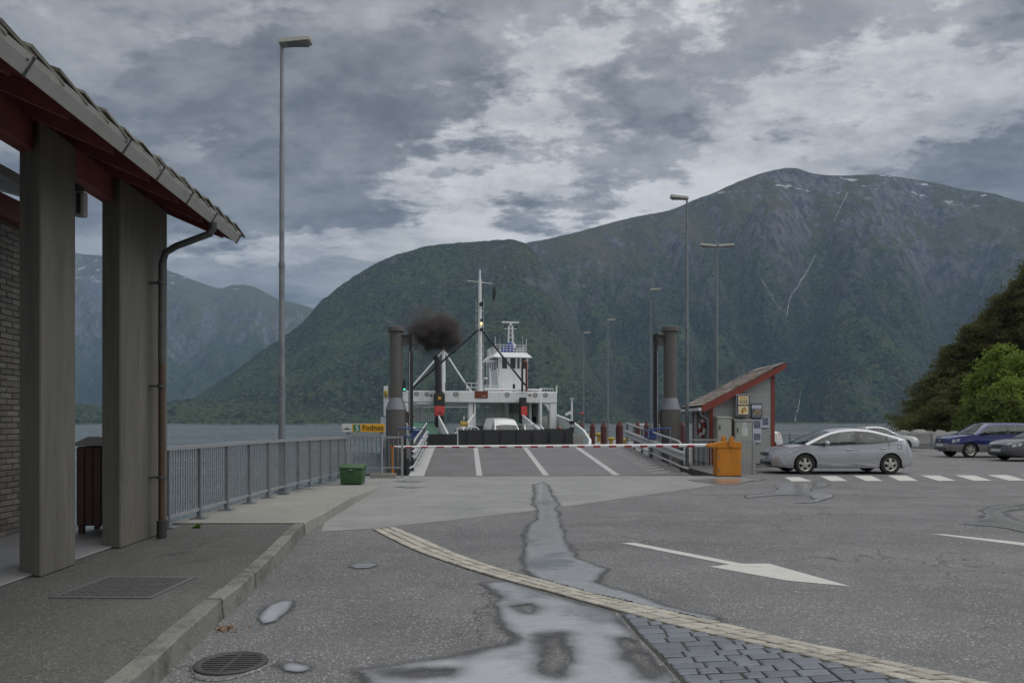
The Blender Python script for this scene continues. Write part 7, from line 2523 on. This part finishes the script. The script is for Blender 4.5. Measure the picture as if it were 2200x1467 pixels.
# vehicles on the ferry deck, facing the quay
VAN = dict(L=5.1, W=1.97, sill=0.28, wr=0.33, wheels=(0.95, 4.1), cowl=0.75, deck=5.05, paint=P_WHITE,
           plan=[(0, 0.80), (0.1, 0.88), (0.3, 0.95), (0.6, 1.0), (4.7, 1.0), (5.0, 0.98), (5.1, 0.95)],
           top=[(0, 0.82), (0.15, 0.88), (0.5, 0.96), (0.75, 1.0), (1.2, 1.0), (2.0, 1.02), (5.1, 1.02)],
           belt=[(0.75, 1.01, 0.90), (1.1, 1.01, 0.93), (1.5, 1.01, 0.93), (2.2, 1.02, 0.93), (3.0, 1.02, 0.93), (3.8, 1.02, 0.93), (4.4, 1.02, 0.93), (4.8, 1.02, 0.93), (5.05, 1.02, 0.93)],
           roof=[(0.75, 1.02, 0.88), (1.05, 1.28, 0.85), (1.35, 1.52, 0.81), (1.75, 1.82, 0.76), (2.6, 1.96, 0.74), (3.6, 1.98, 0.74), (4.4, 1.98, 0.74), (4.95, 1.93, 0.75), (5.05, 1.07, 0.9)],
           split=(9, 13, 14, 38), qend=14, qstart=2, roofcrown=0.06, nose=[(0.2, 0.05), (1.0, 0.08)], tail=[(0.2, 0.0), (1.2, 0.0)], seats=(1.5,), mirror=(1.05, 1.1), mirrormat=M['trimblack'],
           headlight=[(0.10, 0.62), (0.12, 0.80), (0.4, 0.88), (0.35, 0.65)], front=[('grille', (-0.5, 0.5, 0.55, 0.70), M['trimblack']), ('number_plate', (-0.26, 0.26, 0.38, 0.49), M['plate'])])
FR = FT + math.pi / 2      # nose towards the bow


def deck_car(name, label, cat, px, y, C):
    x, _ = fx(px, 915, y)
    car(name, label, cat, fw(x, y + C['L'] / 2, DK), FR, C, 'vehicles on the ferry deck')


deck_car('van', 'white van facing the bow in the middle of the ferry deck', 'van', 1096, -7.5, VAN)
S4 = dict(HATCH); S4.update(paint=P_WHITE)
deck_car('hatchback_car', 'white car at the bow of the ferry, left of the van', 'car', 1019, -9.0, S4)
S5 = dict(WAGON); S5.update(paint=P_SILVER2, cladding=0.3)
deck_car('estate_car', 'silver estate car on the ferry deck right of the van', 'car', 1160, -8.4, S5)
S6 = dict(SEDAN); S6.update(paint=P_GREEN)
deck_car('sedan_car', 'dark green car behind the white car on the ferry deck', 'car', 1030, -3.2, S6)


# ================================================================== TREES, ROCKS
def leaf_mat(name, c0, c1, c2, trans=0.25):
    m = bpy.data.materials.new(name); m.use_nodes = True
    nt = m.node_tree; k = NB(nt)
    for n_ in list(nt.nodes):
        nt.nodes.remove(n_)
    nz = k.noise(0.55, 4, 0.6); nf = k.noise(5.0, 3, 0.7)
    col = k.mix(k.mr(nz, 0.35, 0.65), c0, c1)
    col = k.mix(k.mr(nf, 0.5, 0.75), col, c2)
    d = k.n('ShaderNodeBsdfDiffuse'); k.l(col, d.inputs[0])
    t = k.n('ShaderNodeBsdfTranslucent'); k.l(col, t.inputs[0])
    mx = k.n('ShaderNodeMixShader'); mx.inputs[0].default_value = trans
    k.l(d.outputs[0], mx.inputs[1]); k.l(t.outputs[0], mx.inputs[2])
    o = k.n('ShaderNodeOutputMaterial'); k.l(mx.outputs[0], o.inputs[0])
    return m


M['needle'] = leaf_mat('pine_needles', (0.088, 0.100, 0.042), (0.155, 0.165, 0.064), (0.23, 0.235, 0.098), 0.5)
M['needle2'] = leaf_mat('spruce_needles', (0.048, 0.060, 0.024), (0.074, 0.085, 0.034), (0.105, 0.112, 0.046), 0.25)
M['birch'] = leaf_mat('birch_leaves', (0.14, 0.20, 0.042), (0.21, 0.29, 0.062), (0.30, 0.38, 0.11), 0.45)
M['bush'] = leaf_mat('bush_leaves', (0.095, 0.12, 0.036), (0.135, 0.165, 0.048), (0.19, 0.22, 0.075), 0.4)


def leaves(centers, sizes, rng, stretch=(1, 1, 1), flat=0.0, lw=0.5):
    n = len(centers)
    a = rng.normal(size=(n, 3)); a[:, 2] *= (1 - flat); a /= np.linalg.norm(a, axis=1)[:, None]
    b = rng.normal(size=(n, 3)); b -= (a * b).sum(1)[:, None] * a; b /= np.linalg.norm(b, axis=1)[:, None]
    s = sizes[:, None]
    V = np.stack([centers - a * s, centers + b * s * lw, centers + a * s, centers - b * s * lw], 1).reshape(-1, 3)
    F = np.arange(n * 4).reshape(n, 4)
    return V, F


def tree(label, base, H, rad, kind, seed, nclump=260, per=42, low=0.12):
    """kind: 'pine' (layered uneven boughs), 'spruce' (conical) or 'broad'"""
    rng = np.random.default_rng(seed)
    nm = {'pine': 'pine_tree', 'spruce': 'spruce_tree', 'broad': 'birch_tree', 'bush': 'bush'}[kind]
    t = thing(nm, label, 'tree' if kind != 'bush' else 'bush', base, rng.uniform(0, 6), 'trees at the water edge')
    lean = rng.normal(0, 0.02, 2)
    tk = MB()
    pts = [(lean[0] * H * f + 0.06 * math.sin(5 * f + seed), lean[1] * H * f, H * 0.96 * f) for f in np.linspace(0, 1, 9)]
    tk.tube(pts, [max(0.02 * H * (1 - f) ** 0.9, 0.015) for f in np.linspace(0, 1, 9)], 8)
    C = []; Sz = []
    for i in range(nclump):
        f = rng.uniform(low, 1.0) ** (0.9 if kind != 'broad' else 0.8)
        if kind == 'spruce':
            r = rad * (1 - f) ** 0.85 + 0.15
        elif kind == 'pine':
            r = rad * (0.18 + 0.95 * max(math.sin(math.pi * (0.25 + 0.75 * f)), 0) ** 0.9) * (1.10 - 0.60 * f)
        else:
            r = rad * math.sin(math.pi * (0.12 + 0.86 * f)) ** 0.65
        th = rng.uniform(0, 2 * math.pi)
        rr = r * (0.30 + 0.85 * rng.uniform() ** 0.5) * (0.78 + 0.35 * math.sin(3 * th + 9 * f + seed))
        p = np.array([rr * math.cos(th), rr * math.sin(th), f * H + (0.12 * rr if kind == 'pine' else -0.25 * rr if kind == 'spruce' else 0)])
        if i % 4 == 0:
            z0 = max(f * H - 0.28 * rr, 0.1 * H)
            q = np.array(pts[int(min(8, z0 / (0.96 * H) * 8))])
            tk.tube([tuple(q), tuple(q * 0.4 + p * 0.6 + np.array([0, 0, -0.05 * H * 0.2])), tuple(p)], [0.006 * H * (1.1 - f), 0.004 * H * (1.1 - f), 0.012], 5)
        sp = (0.36 if kind != 'broad' else 0.40) * (0.6 + rad * 0.13) * rng.uniform(0.7, 1.4)
        d = rng.normal(0, 1, (per, 3)) * np.array([sp, sp, sp * (0.32 if kind in ('pine', 'spruce') else 0.62)])
        if kind == 'spruce':
            d[:, 2] -= 0.35 * np.hypot(d[:, 0], d[:, 1])
        C.append(p + d); Sz.append(rng.uniform(0.10, 0.24, per) * (1.0 if kind != 'broad' else 0.85))
    C = np.concatenate(C); Sz = np.concatenate(Sz)
    ok = C[:, 2] > 0.1
    V, F = leaves(C[ok], Sz[ok], rng, lw=0.34 if kind in ('pine', 'spruce') else 0.6)
    tk.build('trunk', M['bark'], t, smooth=60)
    me = np_mesh('crown', V, F, smooth=False)
    link('crown', me, {'pine': M['needle'], 'spruce': M['needle2'], 'broad': M['birch'], 'bush': M['bush']}[kind], t)
    return t


def tp(px, Y): return ((px - 1100) / FP * Y)


# (px of trunk, depth, py of the top, crown radius, kind, label)
TREES = [(1985, 92, 858, 3.6, 'pine', 'lowest dark pine at the waterside, leftmost of the wood'),
         (2020, 88, 800, 4.4, 'pine', 'dark pine second from the left end of the wood'),
         (2056, 86, 742, 4.8, 'pine', 'dark pine third from the left end of the wood'),
         (2092, 84, 700, 5.2, 'pine', 'broad dark pine rising behind the bright birches'),
         (2128, 86, 668, 5.2, 'pine', 'tall dark pine fourth from the right edge'),
         (2158, 84, 636, 5.0, 'pine', 'tall dark pine third from the right edge'),
         (2190, 82, 602, 4.8, 'pine', 'second tallest dark pine at the right edge'),
         (2225, 80, 560, 5.0, 'pine', 'tallest dark pine, cut by the right edge'),
         (2040, 78, 850, 3.4, 'pine', 'small dark pine low in the gap behind the railing'),
         (2085, 76, 806, 4.0, 'pine', 'middle-height dark pine between the boulders and the birches'),
         (2000, 82, 884, 3.0, 'pine', 'squat dark pine just above the boulders')]
for i, (px, Y, py, r, kd, lab) in enumerate(TREES):
    H = EYE + (910 - py) / FP * Y - 0.2
    tree(lab, (tp(px, Y), Y, 0.15), H, r, kd, 40 + i, nclump=int(150 + 22 * H), per=46, low=0.03)
BIR = [(2152, 66, 752, 2.3, 'largest bright green birch above the blue car'), (2124, 68, 790, 1.7, 'bright green birch left of the largest one'),
       (2192, 64, 770, 2.4, 'bright green birch at the right edge behind the blue car'), (2172, 60, 822, 2.1, 'low bright green birch in front of the largest one'), (2235, 62, 765, 2.6, 'bright green birch just beyond the right edge')]
for i, (px, Y, py, r, lab) in enumerate(BIR):
    H = EYE + (910 - py) / FP * Y - 0.1
    tree(lab, (tp(px, Y), Y, 0.1), H, r, 'broad', 80 + i, nclump=230, per=60, low=0.05)
for i, (px, Y, py, r, lab) in enumerate([(2108, 62, 868, 1.4, 'rounded green bush above the bonnet of the blue car'), (2135, 60, 850, 1.6, 'green bush above the windscreen of the blue car'), (2084, 66, 888, 1.2, 'small green bush beside the boulders'), (2155, 58, 862, 1.8, 'green bush behind the roof of the blue car')]):
    H = EYE + (910 - py) / FP * Y
    tree(lab, (tp(px, Y), Y, 0.05), H, r, 'bush', 120 + i, nclump=110, per=60, low=0.0)

# grassy bank under the trees
bank = [(33, 52.5), (40, 55), (60, 56), (90, 58), (90, 120), (62, 120), (51, 99), (38.5, 70)]
struct(MB().add([(x, y, 0.05) for x, y in bank], [tuple(range(len(bank)))]).build('grass_bank', mat('rough_grass', (0.06, 0.075, 0.022), 0.95, var=0.3, scale=2, dirt=(0.09, 0.08, 0.045), dscale=0.7, bump=0.06, bscale=6), fix=False), 'rough grass bank under the trees')

# boulders along the shore


def boulder(px, Y, w, h, label, seed):
    rng = np.random.default_rng(seed)
    t = MB().ball((0, 0, 0), w, w * 0.8, h, 14, 9)
    V = np.array(t.v)
    nn = (fbm(V[:, 0] * 1.3 + seed, V[:, 1] * 1.3 + V[:, 2] * 1.7, 4, seed) - 0.5)
    V = V * (1 + 0.7 * nn[:, None])
    t.v = [tuple(p) for p in V]
    o = t.build('boulder', M['rock'], smooth=28)
    o.location = (tp(px, Y), Y, 0.0)
    return tag(o, label, 'boulder', 'boulders behind the railing')


for i, (px, Y, w, h, lab) in enumerate([(1945, 52, 1.0, 1.05, 'pale boulder at the left end of the row behind the railing'), (1961, 53, 0.8, 0.95, 'small boulder second from the left behind the railing'), (1984, 51, 1.15, 1.25, 'large rounded grey boulder behind the railing'),
                                        (2003, 52, 0.8, 0.9, 'low boulder right of the large rounded one'), (2022, 52, 1.0, 1.0, 'boulder in the middle of the row'), (2048, 53, 0.9, 1.15, 'upright boulder near the green bush'), (2072, 51, 0.8, 0.85, 'low boulder behind the bonnet of the blue car')]):
    boulder(px, Y, w, h, lab, 200 + i)


# ================================================================== haze
def build_haze():
    m = bpy.data.materials.new('fjord_haze'); m.use_nodes = True
    nt = m.node_tree
    for n_ in list(nt.nodes):
        nt.nodes.remove(n_)
    pv = nt.nodes.new('ShaderNodeVolumePrincipled')
    pv.inputs['Color'].default_value = (0.44, 0.67, 1.0, 1)
    pv.inputs['Density'].default_value = HAZE
    pv.inputs['Anisotropy'].default_value = 0.0
    m.cycles.volume_sampling = 'DISTANCE'
    m.cycles.homogeneous_volume = True
    out = nt.nodes.new('ShaderNodeOutputMaterial')
    nt.links.new(pv.outputs[0], out.inputs['Volume'])
    o = MB().box(-8900, 5000, -40, 11000, -8.0, 1900.0).build('haze', m, fix=True)
    o['kind'] = 'stuff'
    o['label'] = 'thin blue haze over the fjord'
    return o


HAZE = 7.2e-5
build_haze()
